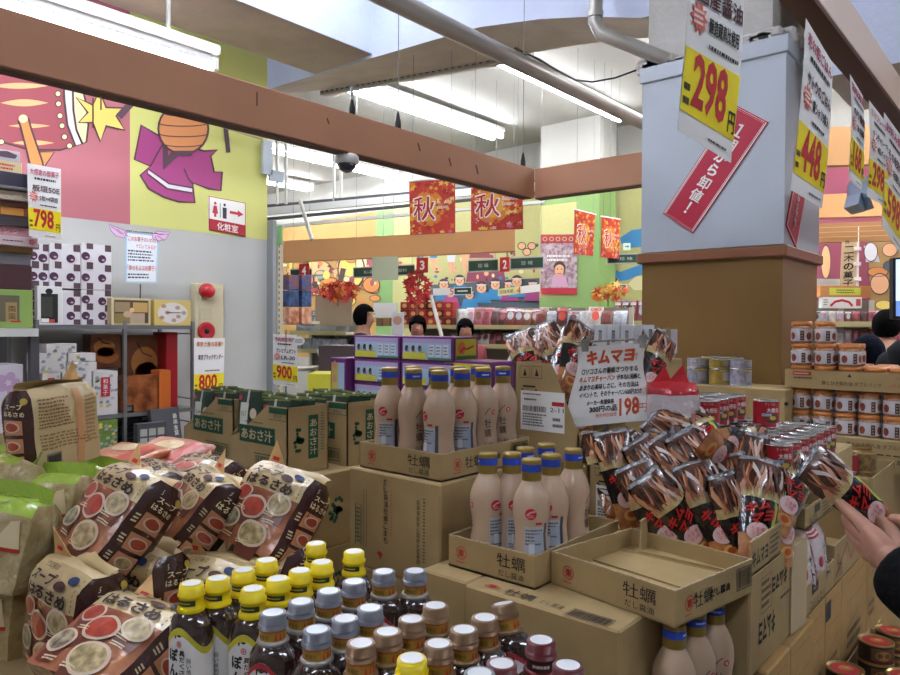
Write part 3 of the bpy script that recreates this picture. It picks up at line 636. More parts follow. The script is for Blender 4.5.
MB().lathe([(.06, 0), (.06, .014), (.045, .018), (.03, .012), (.0, .012)], mat('alarm_red', 'b82430', .35), 20, M=Matrix.Translation((.067, ly, bz_)) @ Matrix.Rotation(PI/2, 4, 'Y')).lathe([(.018, 0), (.018, .02), (0, .022)], BLACK, 14, M=Matrix.Translation((.067, ly, bz_)) @ Matrix.Rotation(PI/2, 4, 'Y')).build('push_button', t)
# toilet sign
m = MB(); A_, B_, C_, D_ = wpt(208, 196), wpt(245, 203), wpt(245, 237), wpt(208, 230); o = V((.008, 0, 0))
f = lambda u, v: (D_+(C_-D_)*u)+((A_+(B_-A_)*u)-(D_+(C_-D_)*u))*v + o
m.prism([D_, C_, B_, A_], (.008, 0, 0), WHITE); g = nrm(f, .001); g2 = nrm(f, .002)
m.drect(g, 0, 0, 1, .34, ink('b82c3a')); m.text('化粧室', g2, .5, .17, .22, WHITE, w=.56, bold=.02); m.stroke(g, [(.01, .01), (.99, .01), (.99, .99), (.01, .99)], .025, ink('b82c3a'), closed=True)
for u, cl in ((.17, 'c8384a'), (.42, '3a3e48')):
    m.disc(g, u, .82, .035, .045, ink(cl), 10); m.shape(g, [(u-.055, .74), (u+.055, .74), (u+.05, .42), (u-.05, .42)] if cl[0] == '3' else [(u-.04, .75), (u+.04, .75), (u+.075, .52), (u+.03, .52), (u+.03, .42), (u-.03, .42), (u-.03, .52), (u-.075, .52)], ink(cl))
m.drect(g, .295, .42, .31, .85, ink('5a6a78')); m.shape(g, [(.56, .60), (.78, .60), (.78, .54), (.94, .64), (.78, .74), (.78, .68), (.56, .68)], ink('c8384a'))
tag(m.build('toilet_sign'), 'small white and red washroom arrow sign on the lime wall', 'sign')
# winged notice on a wire stand
NX = -4.1
t = thing('winged_notice', 'pale blue handwritten notice with pink wings on a wire stand above the rack', 'notice', onX(140, 300, NX))
o = V(t.location); A_, B_, C_, D_ = [onX(px, py, NX)-o for px, py in ((125, 231), (159, 235), (157, 283), (125, 283))]
f = lambda u, v: (D_+(C_-D_)*u)+((A_+(B_-A_)*u)-(D_+(C_-D_)*u))*v
m = MB(); m.prism([D_, C_, B_, A_], (-.003, 0, 0), mat('notice_blue', 'a9c8dc', .7)); m.drect(nrm(f, .0008), .05, .03, .95, .97, mat('notice_white', 'dfe6ee', .7)); g = nrm(f, .0016)
m.text('このお菓子のいわれ', g, .5, .87, .10, ink('d05a5a'), w=.82, bold=.01); m.text('ケロッてみるか', g, .62, .73, .09, ink('d05a5a'), w=.6, bold=.01)
m.lines(g, .08, .9, .42, .66, 4, ink('3c4458')); m.text('「幸せをよぶお菓子」', g, .5, .30, .11, ink('d05a5a'), w=.86, bold=.01); m.lines(g, .08, .9, .08, .2, 2, ink('3c4458')); m.build('card', t)
for pts in ([(109, 224), (116, 227), (124, 230), (127, 233), (124, 238), (116, 236), (111, 231)], [(152, 234), (158, 231), (164, 232), (170, 232), (166, 239), (159, 241), (153, 239)]):
    q = [onX(px, py, NX+.004)-o for px, py in pts]; mm = MB(); mm.prism(q, (.002, 0, 0), mat('wing_pink', 'd8b4d4', .7))
    cxw = sum(p[0] for p in pts)/len(pts); inn = 128 if cxw < 140 else 153
    for k_ in range(4): mm.stroke(lambda px, py: onX(px, py, NX+.0075)-o, [(pts[k_+ (0 if cxw < 140 else 2)][0]*.9+inn*.1, pts[k_+(0 if cxw < 140 else 2)][1]+2), (pts[k_+(0 if cxw < 140 else 2)][0]*.35+inn*.65, 234+k_*.8)], .7, ink('9a6a9a'))
    mm.stroke(lambda px, py: onX(px, py, NX+.0075)-o, pts, .7, ink('9a6a9a'), closed=True); mm.build('wing', t)
MB().tube([onX(141, 284, NX)-o-V((.006, 0, 0)), onX(140, 326, NX)-o-V((.006, 0, 0)), V((onX(140, 326, NX).x-.006, onX(140, 326, NX).y, zt))-o], .003, BLACK, 6).build('wire_stand', t)
MB().tube([onX(126, 230.5, NX+.006)-o, onX(158, 233.5, NX+.006)-o], .003, CHROME, 6).build('clip_bar', t)
# price slips on the left
slip('white price slip reading 798 beside the stacked sweets at the left edge', onX(27, 163, -3.44), onX(61, 169, -3.44), onX(61, 241, -3.44), onX(29, 236, -3.44), '大感謝の御菓子', ('板垣50E', '5枚×4袋詰'), '798', 'price slips hanging low')
slip('white price slip reading 800 beside the fire alarm panel', onX(194, 338, -3.86), onX(225, 338, -3.86), onX(223, 396, -3.86), onX(194, 399, -3.86), '東京土産の定番!!', ('東京ブラックサンダー',), '800', 'price slips hanging low', ink('c8781c'), extra=False)
# ================================================================== FIVE-MEAL NOODLE BAGS
PCRM = mat('bag_cream', 'c9b180', .28, coat=.6, bump=.25, bscale=28); PPIC = mat('bag_picture', 'c0815c', .25, coat=.8, var=.55, vscale=13, col2='8a4a30', bump=.25, bscale=26)
PBRW = mat('bag_brown', '43201e', .25, coat=.8, bump=.3, bscale=26); PBCK = mat('bag_back', 'd0ba8c', .3, coat=.6, bump=.3, bscale=26); PFIN = mat('bag_fin', 'c8b07c', .35, coat=.4)
BINK = ink('33211c'); CRMI = ink('ecd9b0', .35); PCHI = ink('c98b66', .35); TOM = mat('soup_tomato', 'b8452e', .3, coat=.5, var=.35, vscale=60); CRS = mat('soup_cream', 'd4bd8e', .3, coat=.5, var=.2, vscale=70, col2='8a7a50'); SEA = mat('soup_seaweed', '4a4c40', .3, coat=.5, var=.6, vscale=70, col2='b0a888'); CUP = ink('d8c4ac', .3); CUPD = ink('6a3828', .3)
def bagshape(W, Hh, T, seed, slump=.0):
    rd = random.Random(seed); off = V((rd.random()*50, rd.random()*50, rd.random()*50)); lx = (rd.random()-.5)*.012
    def D(x, y, z):
        zz = (z+1)/2; top = max(0.0, (zz-.80)/.20)
        th = T/2*(1-.50*top**1.6); ww = W/2*(1-.05*(abs(z)**6))
        bl = 1+.12*(1-x*x)*(1-z*z)
        bw = 1+.05*(1-y*y)*(1-z*z)
        # rounded vertical edges
        r = max(abs(x), abs(y)); e = math.hypot(x, y)/r if r > 1e-6 else 1
        k = 1-.10*(e-1)/.4142
        p = V((x*ww*bw*k + lx*top, y*th*bl*k, Hh*zz*(1-.03*(x*x)*top)))
        n = noise.noise_vector(p*16+off)*.0045 + noise.noise_vector(p*45+off)*.0016
        return p + n
    return D
def bagmesh(name, W, Hh, T, seed, deco, mats, parent):
    D = bagshape(W, Hh, T, seed); b = MB(); N = 9
    f = dict(front=lambda u, v: D(u, -1, v), right=lambda u, v: D(1, u, v), back=lambda u, v: D(-u, 1, v), left=lambda u, v: D(-1, -u, v), top=lambda u, v: D(u, v, 1), bottom=lambda u, v: D(u, -v, -1))
    for k in ('right', 'left', 'back', 'top', 'bottom'): b.grid(f[k], N, N, mats[k])
    if mats.get('split') is None: b.grid(f['front'], N, N, mats['front'])
    else:
        s = mats['split']; b.grid(f['front'], N, 7, mats['front'], v=(-1, s)); b.grid(f['front'], N, 4, mats['front2'], v=(s, 1))
    deco(b, f); return b.build(name, parent), D
def cupdec(b, g, g2, u, v, r, soup, asp, cup=True):
    if cup: b.shape(g, [(u-r*1.08, v), (u-r*.8, v-r*1.5*asp), (u+r*.8, v-r*1.5*asp), (u+r*1.08, v)], CUPD)
    b.disc(nrm(g, 0) if False else g2, u, v, r*1.12, r*.86*asp, CUP, 22); b.disc(lambda a, c: g2(a, c)+(g2(a, c)-g(a, c))*.6, u, v, r*.94, r*.70*asp, soup, 22)
def noodle_deco(b, f):
    g = nrm(f['front'], .0016); g2 = nrm(f['front'], .0030); g3 = nrm(f['front'], .0040)
    for (u, v, r, s) in ((-.58, .12, .24, TOM), (.56, .12, .30, CRS), (-.06, -.12, .33, TOM), (-.62, -.50, .29, SEA), (.26, -.66, .36, CRS)): cupdec(b, g, g2, u, v, r, s, .95, True)
    b.text('スープ', g2, -.30, .73, .19, BINK, w=.84, bold=.035); b.text('はるさめ', g2, .0, .47, .25, BINK, w=1.46, bold=.04)
    b.text('5つの味の', g2, -.3, .91, .10, BINK, w=.5); b.disc(g2, .36, .70, .18, .075, ink('4a2622'), 14)
    for s in (-1, 1):
        for k in range(7): b.stroke(g2, [(s*.90, .36+k*.085), (s*.90, .405+k*.085)], .02, BINK)
    b.disc(g2, .62, .84, .16, .07, ink('22345c'), 12)
    for q in ((.30, -.14), (.36, -.30), (-.55, -.2), (-.1, -.88), (-.62, -.83)): b.lines(g3, q[0], q[0]+.34, q[1]-.05, q[1]+.05, 2, CRMI)
    # gussets
    for k in ('right', 'left'):
        h = nrm(f[k], .0016); h2 = nrm(f[k], .0028)
        b.text('スープ', h, .08, .60, .13, CRMI, w=.95, bold=.02); b.text('はるさめ', h, .08, .42, .14, CRMI, w=1.1, bold=.02); b.text('5', h, -.35, .76, .12, CRMI); b.disc(h, .62, .72, .2, .09, ink('b8a03c'), 10)
        for i, s in enumerate((TOM, TOM, CRS)):
            v = .08-.42*i; b.drect(h, -.50, v-.17, .50, v+.17, PCHI, 2, 2); b.disc(h2, 0, v, .40, .13, CUP, 16); b.disc(lambda a, c: h2(a, c)+(h2(a, c)-h(a, c))*.5, 0, v, .32, .10, s, 16)
            b.lines(h, -.8, -.56, v-.1, v+.1, 3, CRMI)
    k = nrm(f['back'], .0016); k2 = nrm(f['back'], .0026)
    b.drect(k, .18, -1, .42, .86, ink('d2a070', .3), 1, 10); b.drect(k, -.72, -.86, -.30, -.60, ink('8a8478'), 1, 1); b.bars(k2, -.68, -.34, -.84, -.64, BLACK)
    b.lines(k, -.85, .1, .0, .74, 9, ink('8a6a44')); b.lines(k, .5, .9, -.5, .7, 12, ink('a8845a')); b.lines(k, -.85, .8, -.52, -.12, 5, ink('9a7a50'))
def fins(D, t, Hh, seed, m=PFIN, print_=True):
    rd = random.Random(seed); vs = MB()
    def fn(u, v):
        p = D(u, 0, 1); bend = .012*math.sin(u*3+seed) + .02*v*v
        return V((p.x*(1+.02*v), p.y+bend*v, p.z-.004+.016*v*(1-.35*math.cos(u*2.2+seed))))
    vs.grid(fn, 12, 3, m, v=(0, 1)); vs.grid(lambda u, v: fn(-u, v)+V((0, .0012, 0)), 12, 3, m, v=(0, 1))
    vs.build('top_seal', t)
    e = MB()   # the folded corner ear sticking up
    a, c = D(-.95, -.2, 1), D(-.35, -.2, 1); tip = V((a.x*.95, a.y-.012, a.z+.052)); n = V((0, .0015, 0))
    e.add([a, c, tip, a+n, c+n, tip+n], [(0, 1, 2), (5, 4, 3), (0, 2, 5, 3), (1, 4, 5, 2)], ink('cfa66c', .4)); 
    if print_: e.drect(frame(a*.6+c*.2+tip*.2-V((0, .001, 0)), (1, 0, 0), (0, -.12, 1)), 0, 0, .02, .008, RED)
    e.build('corner_ear', t)
BW, BHh, BT = .19, .185, .105
PR = []
MT = dict(front=PPIC, front2=PCRM, split=.30, right=PBRW, left=PBRW, back=PBCK, top=PCRM, bottom=PBRW)
def noodle(label, px, py, d, rot, first=None, z0=.5):
    R = rotm(*rot); c = atD(px, py, d) - R.to_3x3() @ V((0, 0, BHh/2)); G = 'soup noodle bags piled on the left'
    if first is not None:
        t = thing('noodle_bag', label, 'noodle bag', c, rot, G); b, D = bagmesh('bag', BW, BHh, BT, first, noodle_deco, MT, t); fins(D, t, BHh, first); PR.append(t); return t
    return dup(PR[len(label) % len(PR)], c, rot, label, G)
r_ = math.radians
noodle('soup noodle bag leaning back mid-pile under the turned-round bag', 122, 515, 1.42, (r_(-38), r_(6), r_(2)), 1)
noodle('soup noodle bag leaning at the pile end before the green-lettered cartons', 276, 512, 1.52, (r_(-32), r_(8), r_(6)), 2)
noodle('upright soup noodle bag at the lower left corner with its title readable', 76, 612, 1.30, (r_(-5), r_(3), r_(4)), 3)
noodle('soup noodle bag turned to show its beige bar-coded back atop the green bags', 52, 424, 1.66, (r_(2), r_(3), r_(-70)))
noodle('soup noodle bag leaning between two glossy ones, showing its brown side', 200, 512, 1.56, (r_(-42), r_(4), r_(-14)))
noodle('soup noodle bag standing behind the upright one, showing mainly its brown side', 143, 592, 1.42, (r_(-4), 0, r_(8)))
noodle('soup noodle bag lying on its back beside the first yellow-capped bottle', 122, 652, 1.16, (r_(-66), r_(4), r_(12)))
noodle('soup noodle bag peeking up just behind the first yellow caps', 214, 606, 1.42, (r_(-14), r_(2), r_(20)))
noodle('soup noodle bag behind the second pair of yellow caps', 262, 585, 1.48, (r_(-34), r_(-3), r_(8)))
noodle('soup noodle bag lying flat at the back of the pile under the charcoal box', 196, 486, 1.78, (r_(-70), 0, r_(12)))
noodle('soup noodle bag lying flat behind the mid-pile one', 140, 492, 1.72, (r_(-74), r_(3), r_(-12)))
noodle('soup noodle bag buried under the mid-pile one', 168, 575, 1.58, (r_(-20), 0, r_(-8)))
# crinkled green and beige bags
GRB = mat('bag_straw', 'c4b488', .25, coat=.8, var=.3, vscale=22, col2='9a8654', bump=.5, bscale=30); GRT = mat('bag_lime', '94b03c', .25, coat=.8, bump=.3, bscale=30)
def green_deco(b, f):
    for k in ('front', 'back'):
        g = nrm(f[k], .0016); g2 = nrm(f[k], .0028)
        b.shape(g, [(-.95, .35), (-.2, .62), (.3, .95), (-.95, .95)], GRT); b.shape(g, [(.25, -.05), (.9, -.08), (.75, .6), (.55, .55)], ink('d8c8a0', .3)); b.drect(g2, .2, -.10, .92, -.02, ink('b0302a', .3), 4, 1)
        b.shape(g2, [(-.55, .85), (-.45, .9), (-.02, .42), (-.1, .36)], ink('b0302a', .3)); b.disc(g2, -.6, .1, .14, .1, ink('b83a68', .3), 10); b.lines(g2, -.9, -.3, .2, .5, 4, ink('6a6440'))
MG = dict(front=GRB, front2=GRT, split=.72, right=GRB, left=GRB, back=GRB, top=GRT, bottom=GRB)
GP = []
def green(label, px, py, d, rot, seed=None):
    R = rotm(*rot); c = atD(px, py, d) - R.to_3x3() @ V((0, 0, .09)); G = 'lime topped dried food bags'
    if seed:
        t = thing('dried_food_bag', label, 'food bag', c, rot, G); b, D = bagmesh('bag', .20, .17, .10, seed, green_deco, MG, t); 
        s = MB(); s.grid(lambda u, v: D(u, 0, 1)+V((0, .01*math.sin(3*u), .028*v)), 10, 2, GRT, v=(0, 1)); s.grid(lambda u, v: D(-u, 0, 1)+V((0, .01*math.sin(-3*u)+.001, .028*v)), 10, 2, GRT, v=(0, 1)); s.build('top_seal', t); GP.append(t); return t
    return dup(GP[len(label) % len(GP)], c, rot, label, G)
green('lime topped straw-coloured bag with red-edged window under the turned-round noodle bag', 52, 512, 1.55, (r_(-16), r_(-4), r_(26)), 11)
green('lime topped straw-coloured bag cut by the picture edge at mid height', 2, 535, 1.42, (r_(-10), r_(8), r_(30)), 12)
green('lime topped bag squeezed behind the red-windowed one', 92, 500, 1.74, (r_(-20), r_(3), r_(10)))
green('lime topped bag at the picture edge above the edge-cut one', -6, 492, 1.56, (r_(-30), 0, r_(10)))
green('lime topped bag low down at the left picture edge beside the upright noodle bag', -2, 610, 1.46, (r_(-4), 0, r_(20)))
# flat orange packs behind
def flat(label, px, py, d, rot, m, W=.2, L=.16, T=.03):
    b = MB(); D = bagshape(W, L, T, px); 
    for k, fn in dict(front=lambda u, v: D(u, -1, v), back=lambda u, v: D(-u, 1, v), r=lambda u, v: D(1, u, v), l=lambda u, v: D(-1, -u, v), t=lambda u, v: D(u, v, 1), bt=lambda u, v: D(u, -v, -1)).items(): b.grid(fn, 7, 7, m)
    g = nrm(lambda u, v: D(u, -1, v), .002); b.disc(g, -.2, .2, .45, .4, PCRM, 14); b.drect(g, .3, -.8, .8, .6, ink('b83a2a', .3), 3, 3)
    o = b.build('snack_pack'); o.location = atD(px, py, d); o.rotation_euler = rot; return tag(o, label, 'snack pack')
flat('flat orange and red pack lying behind the green bags', 98, 466, 1.86, (r_(-80), 0, r_(10)), mat('pack_orange', 'c07040', .28, coat=.7, bump=.25))
flat('flat pack with a yellow and red wrapper lying under the charcoal boxes', 150, 465, 1.92, (r_(-76), r_(4), r_(20)), mat('pack_redpink', 'b86858', .28, coat=.7, bump=.25))
# cartons the bags rest on
def carton(label, x0, x1, y0, y1, z0, z1, deco=None, m=CARD, name='carton', group=None, rot=0.0, bev=.004):
    return bx(name, label, 'carton', x1-x0, y1-y0, z1-z0, m, ((x0+x1)/2, (y0+y1)/2, z0), rot, group, deco, bev)
zl = 1.0
t = thing('open_carton', 'low open carton holding the bottom noodle bags at the lower left corner', 'carton', (-1.62, .66, 0))
for (c, d) in (((0, 0, .89), (.84, .72, .02)), ((0, -.355, .925), (.84, .01, .09)), ((0, .355, .925), (.84, .01, .09)), ((-.415, 0, .925), (.01, .70, .09)), ((.415, 0, .925), (.01, .70, .09))): MB().box(c, d, CARD, bev=.001).build('carton_bottom' if d[2] < .05 else 'carton_wall', t)
carton('closed carton under the open carton of noodle bags', -2.04, -1.20, .30, 1.02, .44, .879); carton('lower closed carton on the floor under the noodle bags', -2.04, -1.20, .30, 1.02, 0, .439)
# ================================================================== GREEN-LETTERED CARTONS AND THEIR POUCHES
AG = ink('1f5540'); POUCH = mat('pouch_green', '1f3a2c', .3, coat=.6, bump=.2); POUCHT = mat('pouch_olive', '6f7a3c', .35, coat=.5)
def aosa(label, corner, w, d, h, cut=True):
    t = thing('display_carton', label, 'display carton', (corner.x, corner.y, corner.z), 0, 'green-lettered display cartons'); th = .004
    # local: front face spans x -w..0 at y=0; right face spans y 0..d at x=0
    P = [(-w, 0, 0), (0, 0, 0), (0, 0, h), (-w*.32, 0, h), (-w*.80, 0, h*.52), (-w, 0, h*.42)]
    b = MB(); b.prism(P, (0, th, 0), CARD); f = nrm(lambda u, v: V((u, 0, v)), .001); f2 = nrm(lambda u, v: V((u, 0, v)), .0018)
    b.drect(f, -w*.79, h*.40, -w*.19, h*.66, AG); b.text('あおさ汁', f2, -w*.49, h*.53, h*.17, ink('c9b78c'), w=w*.52, bold=.03)
    b.drect(f, -w*.29, h*.90, -.004, h*.985, AG); b.stroke(f, [(-w*.29, h*.80), (-.004, h*.80), (-.004, h*.90), (-w*.29, h*.90)], .002, AG, closed=True); b.text('あおさ', f2, -w*.15, h*.85, h*.06, AG)
    b.stroke(f, [(-w*.53, h*.06), (-w*.1, h*.06), (-w*.1, h*.25), (-w*.53, h*.25)], .003, AG, closed=True); b.bars(f, -w*.51, -w*.12, h*.09, h*.22, AG, random.Random(3)); b.lines(f, -w*.68, -w*.36, h*.70, h*.74, 1, ink('5a5a44')); b.build('front_panel', t)
    b = MB(); b.prism([(0, 0, 0), (0, d, 0), (0, d, h), (0, 0, h)], (-th, 0, 0), CARD); f = lambda u, v: V((.001, u, v)); f2 = lambda u, v: V((.0018, u, v))
    b.drect(f, d*.50, h*.20, d*.74, h*.86, AG); b.text('あおさ汁', f2, d*.62, h*.53, h*.13, ink('c9b78c'), vert=True, w=d*.17, bold=.02)
    rd = random.Random(5)
    for i in range(26): a = rd.random()*6.28; rr = rd.random(); b.disc(f, d*.26+d*.13*rr*math.cos(a), h*.50+h*.17*rr*math.sin(a), d*.035, h*.03, AG, 7)
    b.lines(f, d*.80, d*.9, h*.3, h*.9, 14, ink('5a6a54')); b.build('side_panel', t)
    MB().box((-w/2, d-th/2, h*.5), (w, th, h), CARD).build('back_panel', t); MB().prism([(-w, 0, 0), (-w, d, 0), (-w, d, h), (-w, 0, h*.42)], (th, 0, 0), CARD).build('side_panel', t)
    MB().box((-w/2, d/2, .002), (w-.006, d-.006, .004), CARDIN).build('bottom_panel', t)
    return t
def pouch(label, loc, rot, w=.15, h=.19, face=True):
    b = MB(); fn = lambda s: (lambda u, v: V((s*u*w/2, -s*.011*(1-u*u)*(1-v*v) - s*.001, (v+1)/2*h)))
    b.grid(fn(1), 8, 8, POUCH); b.grid(fn(-1), 8, 8, POUCH)
    for s in (1, -1):
        g = nrm(fn(s), .001); g2 = nrm(fn(s), .0018); b.drect(g, -1, .95, 1, 1, POUCHT, 4, 1); b.drect(g2, -.1, .6, .08, 1, ink('b8c0b4', .35), 1, 1)
        if face: b.drect(g, -.7, -.1, .1, .62, ink('cdd2c8', .35), 3, 3); b.text('あおさ', g2, -.3, .3, .16, AG); b.disc(g, .5, .3, .25, .16, ink('c8b8a0', .35), 10); b.drect(g, -.95, .70, -.62, .84, ink('b83a34', .35))
    o = b.build('soup_pouch'); o.location = loc; o.rotation_euler = rot; return tag(o, label, 'soup pouch', 'dark green soup pouches in the display cartons')
AD = 2.38; c1 = atD(287, 476, AD); aw = .345; ad = .175; ah = atD(287, 408, AD).z-c1.z
names = ['middle one', 'left one', 'right one']
cs = [c1, c1+V((-.30, .03, 0)), c1+V((.035, ad+.03, 0))]
c2 = atD(233, 474, AD+.26); cs[1] = V((c2.x, c2.y, c1.z))
c3 = atD(347, 478, AD+.17); cs[2] = V((c3.x, c3.y, c1.z))
pi = 0
for k, (c, nm) in enumerate(zip(cs, names)):
    aosa('green-lettered cut-away carton of soup pouches, ' + nm, c, aw, ad, ah)
    for r in range(5):
        for cc in range(2):
            hi = ah*.36 if r == 0 and k == 0 and cc == 0 else ah*.22; pi += 1
            pouch('dark green soup pouch, %s row, %s, in green-lettered carton, %s' % (ORD[r], ('left', 'right')[cc], nm), c+V((-aw*.74+cc*aw*.46, .022+r*.031, .004 if not (r == 0 and cc == 0 and k == 0) else .03)), (r_(-4-r), r_(3*((r*7+cc*3) % 3-1)), r_(4*((r+cc) % 3-1))), w=.152, h=ah*1.0+.012+.004*((r*5+cc) % 4))
# the stack under them
def under(b, f):
    b.drect(f['front'], .09, .10, .13, .2, AG); b.lines(f['front'], -.1, .08, .08, .18, 5, ink('7a684a')); g = f['right']; b.drect(g, .02, .05, .06, .19, AG)
    rd = random.Random(9)
    for i in range(24): a = rd.random()*6.28; rr = rd.random(); b.disc(g, -.05+.035*rr*math.cos(a), .12+.05*rr*math.sin(a), .008, .008, AG, 7)
gx0, gy0 = c1.x, c1.y
for k in range(4): carton('closed green-printed carton under the cut-away soup cartons, %s from the top' % ORD[k], gx0-.40, gx0+.06, gy0+.03, gy0+.40, c1.z-.2572*(k+1), c1.z-.2572*k-.001, under, group='closed cartons under the soup cartons')
carton('wide closed carton stack base under the left green-lettered carton', cs[1].x-.36, gx0-.41, cs[1].y-.0, cs[1].y+.34, 0, c1.z-.001)
slip('white price slip reading 900 at the end of the grey wall', *[atD(px, py, 2.75) for px, py in ((273, 334), (297, 335), (298, 388), (273, 384))], '予約限定販売', ('プレミアムギフト', 'LR-30'), '900', 'price slips hanging low', extra=True)
m = MB(); p = atD(299, 341, 2.74); fr_ = frame(p, RT, UP); m.disc(fr_, 0, 0, .022, .017, PAPER, 18); m.lines(lambda u, v: fr_(u, v)-fw*.001, -.014, .014, -.008, .008, 2, ink('7a7a88')); m.disc(lambda u, v: fr_(-u, v)+fw*.0006, 0, 0, .022, .017, PAPER, 18); tag(m.build('bubble_tag'), 'small round white tag clipped to the 900 price slip', 'tag')
m = MB(); p0 = atD(286, 385, 2.752); m.tube([p0+UP*.21, V((p0.x, p0.y, c1.z+.02))], .003, CHROME, 6); tag(m.build('slip_stand'), 'thin wire holding the 900 price slip above the soup cartons', 'stand')
# ================================================================== PURPLE BOXES
PUR = mat('bx_purple', '6a2a70', .45); SKY = ink('a8c4dc'); 
def purdeco(b, fs, w, d, h, endc=True):
    f = fs['front']; g = two(f, 1); g2 = two(f, 2)
    b.drect(g, -w*.46, h*.08, w*.46, h*.9, SKY); b.drect(g2, -w*.46, h*.08, -.0, h*.34, ink('cccb48')); b.drect(g2, -w*.46, h*.72, w*.46, h*.9, ink('b4a4d0')); b.drect(g2, .01, h*.08, w*.46, h*.16, ink('4a8a6a'))
    for i in range(3): b.disc(two(f, 3), -w*.38+i*w*.13, h*.5, w*.035, h*.13, ink('4a3a3c'), 12); b.disc(two(f, 3), -w*.36+i*w*.13, h*.44, w*.03, h*.10, ink('d8cdc4'), 10)
    for i in range(3): b.drect(two(f, 3), w*.05+i*w*.135, h*.2, w*.15+i*w*.135, h*.66, ink('d8dee6')); b.lines(two(f, 4), w*.06+i*w*.135, w*.14+i*w*.135, h*.25, h*.62, 3, ink('6a7a9a'))
    r = fs['right']; b.drect(two(r, 1), -d*.42, h*.1, d*.42, h*.9, ink('c8c440')); b.disc(two(r, 2), -d*.18, h*.55, d*.15, h*.25, ink('d87a4a'), 12); b.stroke(two(r, 3), [(-d*.25, h*.4), (-d*.1, h*.55), (0, h*.5), (d*.3, h*.62)], h*.07, RED); b.drect(two(r, 2), -d*.4, h*.12, d*.4, h*.26, ink('4a8a4a'))
PD = 2.9; pc = atD(399, 335.5, PD); w_ = .275; h_ = .100; dd_ = .15
for r in range(4):
    for c in range(2):
        o = bx('purple_box', 'purple picture box, row %s from the top, %s of the pair' % (ORD[r], ('left', 'right')[c]), 'box', w_, dd_, h_-.002, PUR, (pc.x-w_/2+.006+c*(w_+.006), pc.y+dd_/2, pc.z-h_*(r+1)), 0, 'purple picture boxes', lambda b, f: purdeco(b, f, w_, dd_, h_))
o = bx('purple_box', 'purple picture box standing on end at the left of the stack', 'box', .10, .15, .27, PUR, (pc.x-w_-.055, pc.y+.04, pc.z-.10-.27+.0), 0, 'purple picture boxes', lambda b, f: (b.drect(two(f['front'], 1), -.042, .02, .0, .25, ink('c8b860')), b.drect(two(f['front'], 1), .0, .02, .042, .25, SKY), [b.disc(two(f['front'], 2), -.02, .06+.06*i, .014, .018, ink('c89a7a'), 10) for i in range(4)]))
q = atD(535, 367, PD-.05); bx('yellow_label_box', 'dark red topped box with yellow side behind the milky bottles', 'box', .24, .15, .1, PUR, (q.x-.10, pc.y+.08, pc.z-.19), 0, None, lambda b, f: (b.drect(two(f['front'], 1), -.11, .01, .11, .09, ink('c8c440')), b.disc(two(f['front'], 2), -.02, .06, .03, .025, ink('d8902a'), 12), b.drect(two(f['top'], 1), -.1, -.06, .1, .06, ink('7a4a50'))))
carton('tall plain carton under the purple picture boxes', pc.x-w_-.10, pc.x+w_+.30, pc.y-.0, pc.y+.30, 0, pc.z-.401)
